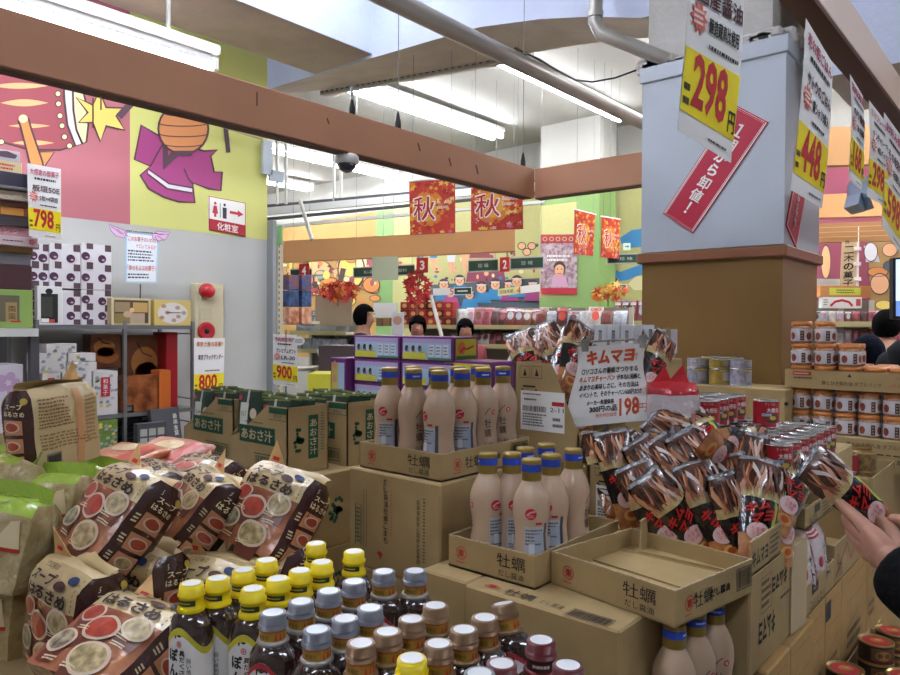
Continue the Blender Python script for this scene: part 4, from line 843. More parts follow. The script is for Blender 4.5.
# ================================================================== BOTTLES
def cylmap(prof, a0, sx=1.0, sy=1.0, off=.0007):
    def rz(z):
        for (r1, z1), (r2, z2) in zip(prof, prof[1:]):
            if z1 <= z <= z2 and z2 > z1: return r1+(r2-r1)*(z-z1)/(z2-z1)
        return prof[-1][0] if z > prof[-1][1] else prof[0][0]
    R = max(r for r, z in prof)
    def fn(u, v, k=1):
        a = a0+u/R; r = rz(v)+off*k; return V((r*sx*math.cos(a), r*sy*math.sin(a), v))
    return fn
def lay(fn, k): return lambda u, v: fn(u, v, k)
GLASS = mat('dark_sauce_glass', '3a2a26', .1, coat=1.0, spec=.8); CLEARN = mat('bottle_neck_plastic', '6a6058', .12, coat=.8, spec=.6)
def caps(t, z0, kind, rr):
    cm = {'y': mat('cap_yellow', 'e8cf10', .38), 's': mat('cap_silver', '6e7178', .34, metal=.5), 'b': mat('cap_bronze', '73583e', .35, metal=.4), 'r': mat('cap_red', '5e171b', .35)}[kind]
    b = MB(); d = MB()
    if kind == 'y':
        b.lathe([(rr*1.12, 0), (rr*1.17, .003), (rr*1.10, .007), (rr*.98, .010), (rr*.98, .020), (rr*1.10, .022), (rr*1.12, .0245), (rr*1.0, .027), (rr*.98, .0365), (rr*.98, .0365), (rr*.93, .0385), (rr*.93, .0385), (rr*.82, .0388)], cm, 28)
        f = cylmap([(rr*.985, 0), (rr*.985, .05)], -1.2); d.drect(lay(f, 1), -.017, .0105, .012, .0185, ink('2a3a24'), 10, 1); d.lines(lay(f, 1.6), -.015, .010, .0125, .0165, 1, ink('c8b848'))
    else:
        band = mat('cap_band_gold', 'b08a3c', .35, metal=.3) if kind != 'r' else ink('3a1a1a')
        b.lathe([(rr*1.10, 0), (rr*1.22, .0025), (rr*1.12, .006), (rr*1.0, .0065)], mat('cap_collar_'+kind, {'s': '9c9a98', 'b': '866a4e', 'r': '6a1e20'}[kind], .3, metal=.3), 28)
        d.lathe([(rr*1.0, .0065), (rr*1.0, .020)], band, 28, caps=False)
        b.lathe([(rr*1.0, .020), (rr*1.09, .021), (rr*1.09, .021), (rr*1.09, .026), (rr*1.09, .026), (rr*1.0, .028), (rr*1.0, .028), (rr*.99, .0375), (rr*.99, .0375), (rr*.94, .0392), (rr*.94, .0392), (rr*.84, .0394)], cm, 28, caps=False)
        f = cylmap([(rr*1.0, 0), (rr*1.0, .05)], -1.15)
        if kind != 'r':
            d.text('黄金比', lay(f, 1.2), -.008, .0125, .0055, ink('33301c'), w=.015, res=1)
            for u in (.008, .014, .0195): d.shape(lay(f, 1), [(u-.002, .008), (u+.002, .008), (u, .018)], ink('b8401c'))
            d.drect(lay(f, 1), -.02, .0185, .022, .0198, ink('b05020'), 14, 1)
        else: d.lines(lay(f, 1.2), -.012, .012, .010, .017, 1, ink('c8c0b0'))
    w = MB(); w.disc(lambda u, v: V((u, v, .0392)), 0, 0, rr*.86, rr*.86, mat('cap_top_white', 'dfe2e6', .4), 26); b.ring(lambda u, v: V((u, v, .0396)), 0, 0, rr*.86, rr*.86, .12, cm, 26)
    c = b.build('cap', t, (0, 0, z0)); w.build('cap_disc', c); d.build('neck_band', c); return c
def sauce_bottle(kind, label, loc):
    t = thing({'y': 'ponzu_bottle', 's': 'sauce_bottle', 'b': 'sauce_bottle', 'r': 'sauce_bottle'}[kind], label, 'bottle', loc); HB = .150; SX, SY = 1.0, .64
    prof = [(.030, 0), (.0355, .003), (.0365, .01), (.0365, .112), (.0360, .121), (.0330, .132), (.0270, .141), (.020, .1465), (.0165, .149), (.0165, HB+.004)]
    b = MB(); b.lathe(prof[:6], GLASS, 28, SX, SY, caps=True)
    nk = [(r, z) for r, z in prof[5:]]
    vs = []; seg = 28; fs = []
    for (r, z) in nk:
        k = min(1, max(0, (z-.126)/(.1485-.126))); sy = SY+(1-SY)*k
        for s in range(seg): a = 2*PI*s/seg; vs.append((r*math.cos(a), r*sy*math.sin(a), z))
    for j in range(len(nk)-1):
        for s in range(seg): fs.append((j*seg+s, j*seg+(s+1) % seg, (j+1)*seg+(s+1) % seg, (j+1)*seg+s))
    b.add(vs, fs, GLASS if kind != 's' else GLASS, None, True); b.build('glass_body', t)
    lp = [(.0365, 0), (.0365, .112), (.0360, .121), (.0330, .132), (.030, .137)]
    L = mat('label_white', 'd9dadc', .4, coat=.3); b = MB(); f = cylmap(lp, -PI/2, SX, SY)
    # label wraps most of the way round with a wavy top
    def lab(u, v): return f(u, .006+(v)*(.110+.013*math.cos(u*70)), 1)
    b.grid(lab, 28, 6, L, u=(-.085, .085), v=(0, 1))
    if kind == 'y':
        b.grid(lambda u, v: f(u, (.006+(.110+.013*math.cos(u*70)))-.010*(1-v), 1.5), 24, 1, ink('b8b030'), u=(-.085, .085), v=(.0, 1)); b.grid(lambda u, v: f(u, .006+.02*v, 1.5), 16, 1, ink('8ea83a'), u=(.0, .06), v=(0, 1))
    else:
        b.grid(lambda u, v: f(u, (.006+(.110+.013*math.cos(u*70)))-.007*(1-v), 1.5), 24, 1, ink('a02630'), u=(-.085, .085), v=(.0, 1))
    for s0 in (0.0, .114):      # print on both broad faces
        g = lambda u, v, k=1: f(u+s0, v, k)
        b.ring(lay(g, 2.2), 0, .106, .0045, .0045, .3, ink('c8303a'), 14); b.disc(lay(g, 2.2), 0, .106, .0018, .0018, ink('c8303a'), 8)
        if kind == 'y':
            b.text('ぽんず', lay(g, 2.2), -.012, .066, .021, BLACK, vert=True, w=.020, bold=.04); b.text('具だくさん', lay(g, 2.2), .005, .075, .0085, BLACK, vert=True, w=.009, bold=.02); b.text('旨い焼肉屋', lay(g, 2.2), .016, .068, .0075, BLACK, vert=True, w=.007)
        else:
            b.text('焼肉', lay(g, 2.2), -.004, .068, .024, BLACK, vert=True, w=.023, bold=.03); b.text('わが家は', lay(g, 2.2), .014, .076, .0085, BLACK, vert=True, w=.008); b.text('通', lay(g, 2.2), -.021, .084, .009, WHITE); b.drect(lay(g, 2), -.026, .068, -.016, .092, ink('b82a36') if kind == 's' else BLACK)
        b.disc(lay(g, 2.2), .006, .018, .012, .007, ink('a8602c'), 12)
    b.build('label', t)
    caps(t, HB-.002, kind, .0176); return t
ZB = 1.172-.1875; SPOTS = dict(
 y=[('front row, leftmost', 191.5, 582.6), ('front row, second from the left', 217.7, 577.7), ('front row, third from the left', 243.5, 569.3), ('front row, farthest', 266.6, 559.6), ('second row, nearest', 253, 588), ('second row, second', 278, 578), ('second row, third', 300, 570), ('second row, fourth', 322, 561.5), ('alone behind the first row', 316, 543), ('behind the rows next to the cardboard', 354, 551), ('among bronze caps at the bottom edge', 412, 657.5)],
 s=[('first row, nearest', 273, 612), ('first row, second', 301, 601), ('first row, third', 329, 590.5), ('first row, fourth', 354, 581), ('first row, fifth', 384, 571), ('farthest, touching the big carton', 415, 570.4), ('second row, nearest', 317, 629), ('second row, second', 345, 618), ('second row, third', 370, 607.4), ('bottom edge, among bronze caps', 479.5, 673)],
 b=[('first row, nearest', 361, 642.5), ('first row, second', 387.5, 631), ('first row, third', 411.6, 618.5), ('first row, fourth', 435.6, 605), ('second row, nearest', 438.4, 643), ('second row, second', 464, 629), ('second row, third', 485, 617)],
 r=[('farthest of the three', 541, 639.5), ('left of the three', 501.6, 663), ('right of the three', 568, 664.5)])
KN = dict(y='yellow-capped ponzu bottle', s='silver-capped sauce bottle', b='bronze-capped sauce bottle', r='dark-red-capped sauce bottle')
for k, L in SPOTS.items():
    proto = None
    for i, (lb, px, py) in enumerate(L):
        p = onZ(px, py, 1.172); loc = (p.x, p.y, ZB); rz = r_(24+((i*53) % 17-8)); lab = KN[k]+', '+lb
        if proto is None: proto = sauce_bottle(k, lab, loc); proto['group'] = KN[k]+'s'; proto.rotation_euler = (0, 0, rz)
        else: dup(proto, loc, rz, lab, KN[k]+'s')
    if k == 'b':
        p = atD(531, 640, .955); p = V((p.x, p.y, ZB+.004))
        dup(proto, p, (r_(-8), r_(-14), r_(22)), 'bronze-capped sauce bottle tipped sideways against the flat-lying carton', 'bronze-capped sauce bottles')
# a few more bottles of the same rows that the picture cuts off
carton('closed carton the capped sauce bottles stand on', -1.07, -.33, .42, 1.02, .72, ZB-.0005); carton('lower closed carton on the floor under the sauce bottles', -1.07, -.33, .42, 1.02, 0, .719)
# ---- milky oyster soy bottles
MILK = mat('milky_bottle', 'c4aa90', .32, coat=.35, var=.05, vscale=25); GOLD = mat('cap_gold', '9c8440', .35, metal=.5); CBLUE = mat('cap_blue_band', '2a48b4', .4)
MP = [(.030, 0), (.0360, .004), (.0375, .014), (.0375, .050), (.0352, .074), (.0332, .092), (.0348, .110), (.0378, .130), (.0382, .144), (.0368, .158), (.0325, .172), (.0262, .185), (.0200, .196), (.0188, .203)]
def milky(label, loc, rot):
    t = thing('soy_sauce_bottle', label, 'bottle', loc, rot, 'milky oyster soy sauce bottles'); b = MB(); b.lathe(MP, MILK, 28)
    f = cylmap(MP, -PI/2)
    b.text('牡蠣', lay(f, 1), -.002, .095, .022, BLACK, vert=True, w=.019); b.text('だし醤油', lay(f, 1), .0, .058, .0075, BLACK, w=.026); b.disc(lay(f, 1), .012, .135, .006, .006, ink('c22c3c'), 14); b.text('東', lay(f, 1.8), .012, .135, .007, WHITE)
    b.lines(lay(f, 1), -.014, .016, .02, .048, 4, ink('8a5a5a')); b.stroke(lay(f, 1), [(-.012, .128), (-.004, .14), (.004, .146)], .002, ink('5a5050'))
    b.disc(lay(f, 1), .070, .138, .0115, .0115, ink('b8283c'), 18); b.stroke(lay(f, 1.8), [(.062, .136), (.070, .142), (.079, .144)], .003, ink('e0a0a4')); b.lines(lay(f, 1.8), .063, .077, .130, .137, 2, ink('e0a0a4'))
    b.drect(lay(f, 1), .056, .010, .100, .112, ink('b9bcc6', .4), 10, 5); b.drect(lay(f, 1.5), .078, .012, .100, .10, ink('a4b0c4', .4), 6, 4); b.lines(lay(f, 2), .058, .098, .014, .060, 8, ink('5a6478')); b.lines(lay(f, 2), .058, .098, .074, .108, 5, ink('5a6478')); b.drect(lay(f, 2.4), .066, .058, .078, .078, ink('d4dae2', .4), 3, 2)
    b.drect(lay(f, 1.4), .080, .116, .094, .121, ink('b83040'), 4, 1); b.drect(lay(f, 1), .101, .010, .109, .118, ink('4a5266', .4), 2, 5); b.build('bottle_body', t)
    b = MB(); b.lathe([(.0200, 0), (.0205, .002), (.0200, .018)], GOLD, 26, caps=False); bb = MB(); bb.lathe([(.0206, .018), (.0206, .033)], CBLUE, 26, caps=False); b.lathe([(.0203, .018), (.0203, .033)], GOLD, 26, caps=False); b.lathe([(.0203, .033), (.0203, .040), (.019, .0425), (.012, .0435), (0, .0435)], GOLD, 26)
    g = cylmap([(.0206, 0), (.0206, .05)], -PI/2); bb.lines(lay(g, 1), -.012, .012, .022, .029, 1, ink('c8d0e8')); bb.build('blue_band', b.build('cap', t, (0, 0, .2))); return t
def tray(label, ax, ay, rz, w, d, h, z, deco=None, wall=.0035, flap=False):
    """open tray; (ax, ay) = front right corner, rz about it"""
    t = thing('cardboard_tray', label, 'cardboard tray', (ax, ay, z), rz, 'open cardboard trays')
    MB().box((-w/2, d/2, .002), (w, d, .004), CARDIN).build('tray_base', t)
    fs = dict(front=lambda u, v: V((-w/2+u, -.0008, v)), right=lambda u, v: V((.0008, d/2+u, v)))
    rd = random.Random(int(w*1000)+int(ax*77))
    def edge(b, p0, p1, hh):
        p0, p1 = V(p0), V(p1); n = 14
        for i in range(n): q = p0+(p1-p0)*(i+.5)/n; l = (p1-p0).length/n*1.02; di = (p1-p0); b.box((q.x, q.y, hh-.0005+.0015*rd.random()), (l if abs(di.x) > abs(di.y) else wall*1.05, l if abs(di.y) > abs(di.x) else wall*1.05, .002), CARDE)
    b = MB().box((-w/2, wall/2, h/2), (w, wall, h), CARD); edge(b, (-w, wall/2, 0), (0, wall/2, 0), h)
    if deco: deco('front', b, fs['front'], w, h)
    b.build('front_wall', t)
    b = MB().box((-wall/2, d/2, h/2), (wall, d-2*wall, h), CARD); edge(b, (-wall/2, 0, 0), (-wall/2, d, 0), h)
    if deco: deco('right', b, fs['right'], d, h)
    b.build('side_wall', t)
    b = MB().box((-w/2, d-wall/2, h/2), (w, wall, h), CARD); edge(b, (-w, d-wall/2, 0), (0, d-wall/2, 0), h); b.build('back_wall', t)
    b = MB().box((-w+wall/2, d/2, h/2), (wall, d-2*wall, h), CARD); edge(b, (-w+wall/2, 0, 0), (-w+wall/2, d, 0), h); b.build('side_wall', t)
    if flap:
        MB().box((-w*.5, d*.72, .022), (w*.96, d*.50, .004), CARDIN).build('inner_flap', t); MB().box((-w*.5, d*.24, .019), (w*.96, d*.44, .004), CARDIN).build('inner_flap', t); MB().box((-w*.5, d*.468, .012), (w*.95, .006, .012), ink('2c2118')).build('flap_gap', t)
    return t
HIG = ink('c0392f')
def oys(side, b, f, w, h):
    g = lambda u, v: f(u, v)
    s = -1
    b.ring(g, -w*.34, h*.52, .014, .014, .14, HIG, 20); b.text('東', g, -w*.34, h*.52, .016, HIG, bold=.03); b.lines(g, -w*.34-.014, -w*.34+.014, h*.52-.022, h*.52-.017, 1, HIG)
    if side == 'front': b.text('牡蠣', g, w*.24, h*.64, h*.42, BLACK, w=.070, res=3); b.text('だし醤油', g, w*.24, h*.25, h*.2, BLACK, w=.062)
    else:
        b.text('牡蠣', g, -w*.17, h*.52, h*.44, BLACK, w=.062, res=3); b.text('だし醤油', g, .012, h*.52, h*.24, BLACK, w=.068, bold=.01); b.stroke(g, [(w*.27, h*.25), (w*.48, h*.25), (w*.48, h*.88), (w*.27, h*.88)], .002, BLACK, closed=True); b.bars(g, w*.28, w*.47, h*.3, h*.84, BLACK, random.Random(8))
Z1 = 1.2
tray('cardboard tray under the upper group of milky bottles', -1.056, 1.212, 0, .268, .345, .062, Z1, oys)
tray('cardboard tray holding the lower middle group of milky bottles', -.782, 1.178, 0, .222, .345, .066, 1.0335, lambda sd, b, f, w, h: oys(sd, b, f, w, h) if sd == 'front' else None)
tray('empty cardboard tray with folded inner flaps in front of the snack packs', -.500, 1.187, r_(-9.3), .283, .268, .064, 1.0335, oys, flap=True)
# bottles in the upper tray: three abreast, four deep
rots = {(2, 0): -60, (1, 0): 55, (0, 0): -30, (2, 1): -20, (2, 2): 50, (2, 3): 28}
mk = None; pw = .082
for j in range(4):
    for i in range(3):
        if (i, j) in ((0, 3), (0, 2)): continue
        x, y = -1.102-.002-(2-i)*pw, 1.258+j*.083
        lb = 'milky bottle with blue banded cap, upper tray, row %s from the front, %s' % (ORD[j], ('left', 'middle', 'right')[i])
        rz = r_({(0, 0): -85, (1, 0): 70, (2, 0): -125, (2, 1): -75, (2, 2): 62, (2, 3): 40}.get((i, j), 20+37*i+61*j))
        if mk is None: mk = milky(lb, (x, y, Z1+.0045), rz)
        else: dup(mk, (x, y, Z1+.0045), rz, lb)
for k, (px, py, rz, lb) in enumerate(((488, 455.4, -40, 'front left'), (512, 452, -62, 'second from the left'), (543.6, 460, -72, 'front, nearest the empty tray'), (525.4, 446.8, 80, 'behind, third cap from the left'), (546.2, 442.8, 60, 'farthest back'), (555.7, 454.2, -85, 'right, second from the edge'), (575.9, 448.5, 95, 'rightmost, near the bar code sheet'))):
    p = onZ(px, py, 1.0335+.0045+.2435); p = onY(px, py, 1.221) if p.y < 1.221 else p; p.x = min(max(p.x, -1.004+.041), -.782-.041); dup(mk, (p.x, p.y, 1.0335+.0045), r_(rz), 'milky bottle with blue banded cap, lower middle tray, '+lb)
ZL = 1.029-.2475
for k, (x, y, rz, lb) in enumerate(((-.522, 1.235, 100, 'nearest under the tray corner'), (-.515, 1.312, 60, 'second along under the empty tray side'), (-.508, 1.389, 40, 'third along, at the lettered carton'))):
    dup(mk, (x, y, ZL), r_(rz), 'milky bottle under the empty tray, '+lb)
tray('cardboard tray under the empty tray, holding milky bottles near the aisle', -.462, 1.150, 0, .100, .29, .05, ZL-.006, None)
# flat-lying carton in front
def lie(b, f):
    t = f['top']; g = two(t, 1)
    b.ring(g, -.118, -.125+.018, .017, .011, .14, HIG, 20); b.text('東', g, -.118, -.107, .015, HIG, w=.018, bold=.03); b.text('牡蠣', g, -.052, -.107, .030, BLACK, w=.068, res=3); b.text('だし醤油', g, .02, -.107, .018, BLACK, w=.05)
    b.stroke(g, [(.062, -.128), (.145, -.128), (.145, -.096), (.062, -.096)], .002, BLACK, closed=True); b.bars(g, .065, .142, -.125, -.099, BLACK, random.Random(4))
    r = two(f['right'], 1); b.ring(r, -.1, .17, .013, .016, .14, HIG, 18); b.text('東', r, -.1, .17, .016, HIG, w=.014)
carton('flat-lying lettered carton behind the tipped bottle', -.906, -.567, 1.113, 1.375, .74, 1.033, lie)
carton('closed carton on the floor under the flat-lying lettered carton', -1.035, -.405, 1.1, 1.50, 0, .739)
carton('closed carton under the lower middle tray, behind the flat-lying one', -1.03, -.57, 1.377, 1.446, .74, 1.0325)
carton('narrow closed carton left of the flat-lying one', -1.035, -.909, 1.122, 1.375, .74, 1.033)
carton('low carton carrying the milky bottles under the empty tray', -.566, -.405, 1.10, 1.50, .74, ZL-.0065)
def bigd(b, f):
    g = two(f['front'], 1)
    b.stroke(g, [(-.125, .05), (-.105, .05), (-.105, .15), (-.125, .15)], .002, ink('3a4a3c'), closed=True); b.lines(g, -.123, -.107, .055, .145, 9, ink('4a6a58')); b.stroke(g, [(-.096, .05), (-.086, .05), (-.086, .19), (-.096, .19)], .0015, ink('6a5a48'), closed=True)
    b.text('だし醤油牡蠣こまち', g, -.02, .148, .016, BLACK, vert=True, w=.014); b.lines(g, -.005, .003, .09, .2, 16, ink('a86a4a')); b.shape(g, [(-.05, .045), (-.035, .03), (-.03, .045), (-.04, .05)], HIG)
    b.text('品質保証安心国産大豆使用', g, .085, .118, .0115, ink('3a342a'), vert=True, w=.010); b.lines(g, .1, .107, .05, .2, 20, ink('5a4e3c'))
carton('big closed carton right under the upper tray of milky bottles', -1.345, -1.044, 1.195, 1.56, .963, 1.1995, bigd)
carton('second closed carton below the upper milky bottles, red crease marks', -1.345, -1.044, 1.195, 1.56, .725, .962, lambda b, f: [b.stroke(two(f['front'], 1), [(-.06, .20), (.02, .17), (.03, .165)], .002, ink('a06048')), b.stroke(two(f['front'], 1), [(-.03, .15), (.02, .165)], .003, ink('a85a40'))])
carton('third closed carton down under the upper milky bottles', -1.345, -1.044, 1.195, 1.56, .487, .724); carton('lowest closed carton on the floor under the upper milky bottles', -1.345, -1.044, 1.195, 1.56, 0, .486)
# ================================================================== KIMCHI MAYO SNACK PACKS AND THEIR CARTONS
SNK = mat('snack_brown', '5c3626', .25, coat=.8, var=.5, vscale=60, col2='2e1a14'); SNB = mat('pack_black', '1d1718', .2, coat=.9, bump=.2, bscale=30); SNO = mat('pack_toast', 'c98a52', .25, coat=.8, var=.3, vscale=50, col2='9a5a34'); FOIL = mat('pack_foil', '94969a', .25, metal=.5, bump=.5, bscale=70); CAB = mat('pack_cabbage', 'a8925a', .3, coat=.7, var=.4, vscale=80, col2='d0c08a')
KT = 'キムマヨ'
def snack(label, loc, rot, seed=None):
    G = 'kimchi mayo snack packs'
    if seed is None: return None
    t = thing('snack_pack', label, 'snack pack', loc, rot, G); rd = random.Random(seed); off = V((seed*3.1, 0, 0)); Hh = .205
    def fn(s):
        def f(u, v):
            w = .026+.016*min(1, v/.75) - .004*max(0, v-.8)/.2
            th = .019*math.sin(PI*min(1, max(0, (v-.02)/.96)))**.6*(.75+.5*v)
            p = V((s*u*w, -s*(th*max(0, 1-u*u)**.7+.0008), (v-.5)*Hh)); n = noise.noise_vector(p*30+off*s)*.0032
            return p+n*(.4+v)
        return f
    b = MB()
    for s in (1, -1):
        f = fn(s)
        for (v0, v1, m, nv) in ((0, .26, SNO, 3), (.26, .60, SNB, 5), (.60, .69, CAB, 2), (.69, .965, SNK, 5), (.965, 1.0, FOIL, 2)): b.grid(f, 8, nv, m, u=(-1, 1), v=(v0, v1))
    b.build('bag', t)
    for s in (1, -1):
        b = MB()
        g = nrm(fn(s), .0016); g2 = nrm(fn(s), .0028)
        for k in range(11):
            u = -.85+.165*k+rd.random()*.1; a = (rd.random()-.5)*1.0; b.stroke(nrm(fn(s), .0028+.0002*k), [(max(-.93, min(.93, u+a*q+.06*math.sin(q*5+k))), .66+.24*q) for q in (0, .25, .5, .75, 1)], .06+.05*rd.random(), ink(rd.choice(('b87850', 'a86844', 'c8906a', '8a5034', 'c8b8b0', '5a3424')), .3))
        b.text('キム', g, -.12, .52, .10, ink('c0201c', .3), w=1.15, rot=.08, bold=.05); b.text('マヨ', g, .14, .42, .10, ink('c0201c', .3), w=1.15, rot=.08, bold=.05)
        b.stroke(g, [(.72, .30), (.80, .58)], .16, ink('a8b84a', .3)) if seed % 2 else None
        b.disc(g, .0, .285, .62, .085, ink('dcbcba', .3), 18, 2); b.text('うま辛', g2, 0, .305, .045, ink('b82430'), w=.75); b.text('マヨ味', g2, 0, .262, .04, ink('b82430'), w=.65); b.disc(g, .1, .13, .55, .055, ink('d8a05a', .3), 14); b.disc(g2, .1, .135, .3, .03, ink('b8542a', .3), 10)
        b.build('printed_face', t)
    return t
PK = [snack('kimchi mayo snack pack standing in the middle of the heap, front row', (0, 0, 0), (0, 0, 0), s) for s in (1, 2)]
pk_n = 0; rj = random.Random(77)
def pk(px, py, d, lean, roll, yaw, label, sc=1.14):
    global pk_n
    lean += rj.uniform(-10, 10); roll += rj.uniform(-14, 14); yaw += rj.uniform(-22, 22)
    rot = rotm(r_(lean), r_(roll), r_(yaw)).to_euler(); loc = atD(px, py, d)
    if pk_n < 2: o = PK[pk_n]; o.location = loc; o.rotation_euler = rot; o['label'] = label; o.scale = (sc,)*3
    else: o = dup(PK[pk_n % 2], loc, rot, label, 'kimchi mayo snack packs', sc)
    pk_n += 1; return o
# roll > 0 leans the top to the right
rp = random.Random(21); NM = lambda row, k: 'kimchi mayo snack pack, %s row of the heap, %s from the left' % (row, ORD[k])
for k, (px, py, ro) in enumerate(((655, 512, -20), (676, 516, -28), (712, 512, -24), (735, 526, -8), (757, 510, -2), (781, 512, 14), (741, 505, -12))): pk(px, py, 1.60-.012*k + (.06 if k == 6 else .08 if k == 5 else 0), -22+rp.random()*8, ro, 42+rp.random()*16, NM('front', k))
for k, (px, py, ro) in enumerate(((622, 478, -14), (641, 480, -18), (662, 482, -26), (684, 480, -34), (706, 476, -30), (727, 480, -14), (745, 482, 8), (766, 484, 12), (790, 490, 26))): pk(px, py, 1.72-.01*k, -30+rp.random()*10, ro, 40+rp.random()*18, NM('second', k))
for k, (px, py, ro) in enumerate(((606, 474, -8), (626, 474, 16), (648, 470, -38), (668, 454, 30), (690, 456, -52), (712, 452, -64), (730, 462, -70), (750, 470, -40))): pk(px, py, 1.80-.012*k, -46+rp.random()*10, ro, 38+rp.random()*20, NM('third', k))
for k, (px, py, ro) in enumerate(((596, 476, -70), (616, 468, 60), (640, 464, 78), (664, 458, 64), (688, 440, -60), (716, 450, 112), (738, 442, 118))): pk(px, py, 1.90-.012*k, -62+rp.random()*14, ro, 40+rp.random()*24, NM('rearmost', k))
pk(738, 444, 1.70, -52, 112, 44, 'kimchi mayo snack pack lying on top of the heap, toast picture end uppermost')
pk(706, 438, 1.74, -48, -60, 40, 'kimchi mayo snack pack lying across the top of the heap, beside the upturned one')
pk(690, 442, 1.76, -46, -40, 44, 'kimchi mayo snack pack at the peak of the heap below the plastic bag')
pk(722, 458, 1.66, -46, 124, 40, 'kimchi mayo snack pack upturned below the other upturned one on the heap')
# display cartons with delivery sheets
def sheet(b, f, u0, v0, w, h):
    b.drect(two(f, 1), u0, v0, u0+w, v0+h, PAPER); g = two(f, 2)
    b.bars(g, u0+w*.05, u0+w*.60, v0+h*.48, v0+h*.62, ink('4a4a4e'), random.Random(6)); b.lines(g, u0+w*.05, u0+w*.6, v0+h*.1, v0+h*.44, 5, ink('6a6a70')); b.lines(g, u0+w*.05, u0+w*.5, v0+h*.88, v0+h*.95, 1, ink('4a4a4e')); b.lines(g, u0+w*.08, u0+w*.4, v0+h*.74, v0+h*.82, 1, BLACK)
    b.drect(g, u0+w*.72, v0+h*.66, u0+w*.99, v0+h*.76, RED); b.text('2-11', g, u0+w*.83, v0+h*.56, h*.11, BLACK, w=w*.3); b.lines(g, u0+w*.74, u0+w*.96, v0+h*.1, v0+h*.4, 2, ink('6a6a70'))
def kcart(label, x0, x1, y0, d, z0, h, sh, rw=.30):
    t = thing('display_carton', label, 'display carton', (x0, y0, z0), 0, 'cut-away snack cartons'); w = x1-x0; th = .004
    P = [(0, 0, 0), (w, 0, 0), (w, 0, h*.34), (w*.92, 0, h*.42), (w*.60, 0, h*.97), (w*.55, 0, h), (0, 0, h)]
    b = MB(); b.prism(P, (0, th, 0), CARD); f = lambda u, v: V((u, -.0006, v))
    for u in (.09, .28): b.stroke(f, [(w*u, h*.84), (w*(u+.16), h*.84), (w*(u+.16), h*.96), (w*u, h*.96)], .0015, BLACK, closed=True); b.shape(f, [(w*(u+.05), h*.86), (w*(u+.11), h*.86), (w*(u+.08), h*.94)], BLACK)
    b.stroke(f, [(w*.12, h*.72), (w*.18, h*.66), (w*.30, h*.66), (w*.36, h*.72)], .005, BLACK); b.stroke(f, [(w*.14, h*.75), (w*.34, h*.75)], .004, BLACK); sheet(b, f, *sh); b.build('front_panel', t)
    b = MB(); b.prism([(w, 0, 0), (w, d, 0), (w, d, h*rw), (w, 0, h*rw)], (-th, 0, 0), CARD); g = lambda u, v: V((w+.0006, u, v))
    b.text(KT, g, d*.33, h*rw*.42, h*rw*.55, BLACK, w=d*.44, bold=.03); b.stroke(g, [(d*.62, h*.05), (d*.9, h*.05), (d*.9, h*rw*.8), (d*.62, h*rw*.8)], .0015, BLACK, closed=True); b.lines(g, d*.65, d*.88, h*.08, h*rw*.7, 3, ink('5a4a34')); b.build('side_panel', t)
    MB().box((w/2, d-th/2, h/2), (w, th, h), CARD).build('back_panel', t); MB().prism([(0, 0, 0), (0, d, 0), (0, d, h), (0, 0, h)], (th, 0, 0), CARD).build('side_panel', t); MB().box((w/2, d/2, .002), (w-.01, d-.01, .004), CARDIN).build('bottom_panel', t); return t
ka, kb = onY(514, 460, 1.60), onY(568, 460, 1.60); hK = onY(530, 362.5, 1.60).z-1.2; sw = (onY(565, 400, 1.6).x-onY(521, 400, 1.6).x)
kcart('cut-away snack carton with a delivery sheet beside the upper milky bottles', ka.x, kb.x+.03, 1.60, .26, 1.2, hK, (onY(521, 400, 1.6).x-ka.x, onY(540, 431, 1.6).z-1.2, sw, .105))
for k, (px, py, ro) in enumerate(((528, 362, -30), (542, 366, 20), (556, 364, -16), (566, 360, 34), (570, 392, 6), (584, 384, 12), (577, 404, -6), (574, 356, 22), (552, 356, -28))): pk(px, py, 2.08-.012*(k % 4), -30 if k < 4 else (-14 if k < 7 else -26), ro, 46-4*(k % 3), 'kimchi mayo snack pack, %s in the upper cut-away carton' % ORD[k])
for k, (px, py, ro) in enumerate(((652, 384, 8), (656, 402, -6), (654, 366, 24))): pk(px, py, 2.12, -20, ro, 50, 'kimchi mayo snack pack, %s of those right of the handwritten sign' % ('upright one', 'lowest', 'topmost')[k])
y2 = 1.575; qa = onY(588, 540, y2); hQ = onY(600, 466, y2).z-1.062
kcart('cut-away snack carton with a delivery sheet behind the empty tray', qa.x, qa.x+.20, y2, .24, 1.062, hQ, (onY(596, 500, y2).x-qa.x, onY(610, 527, y2).z-1.062, .117, .098))
carton('carton block under the upper cut-away snack carton', ka.x, kb.x+.05, 1.605, 1.98, .80, 1.199)
carton('carton stack base far under the upper cut-away snack carton', ka.x, kb.x+.05, 1.605, 1.98, 0, .799)
# trays along the aisle
def kim(b, fs, w, d, h, inv=False):
    g = two(fs['right'], 1); k = PI if inv else 0
    for (u, v, s) in ((d*.0, h*.74, .26), (-d*.22, h*.36, .36)) if inv else ((-d*.3, h*.42, .5),): b.text(KT, g, u, v, h*s*.72, BLACK, w=d*(.28 if inv else .34), rot=k, bold=.03)
    b.stroke(g, [(-d*.08+d*(-.25 if inv else .12), h*.55), (d*.10+d*(-.25 if inv else .18), h*.55), (d*.10+d*(-.25 if inv else .18), h*.9), (-d*.08+d*(-.25 if inv else .12), h*.9)], .0015, BLACK, closed=True); b.lines(g, -d*.32 if inv else d*.05, -d*.16 if inv else d*.26, h*.58, h*.88, 4, ink('5a4a34')); b.ring(g, d*.36, h*.25, .012, .014, .2, BLACK, 14); b.lines(g, d*.02, d*.3, h*.50, h*.56, 1, ink('4a3c2a'))
AXX = -.46
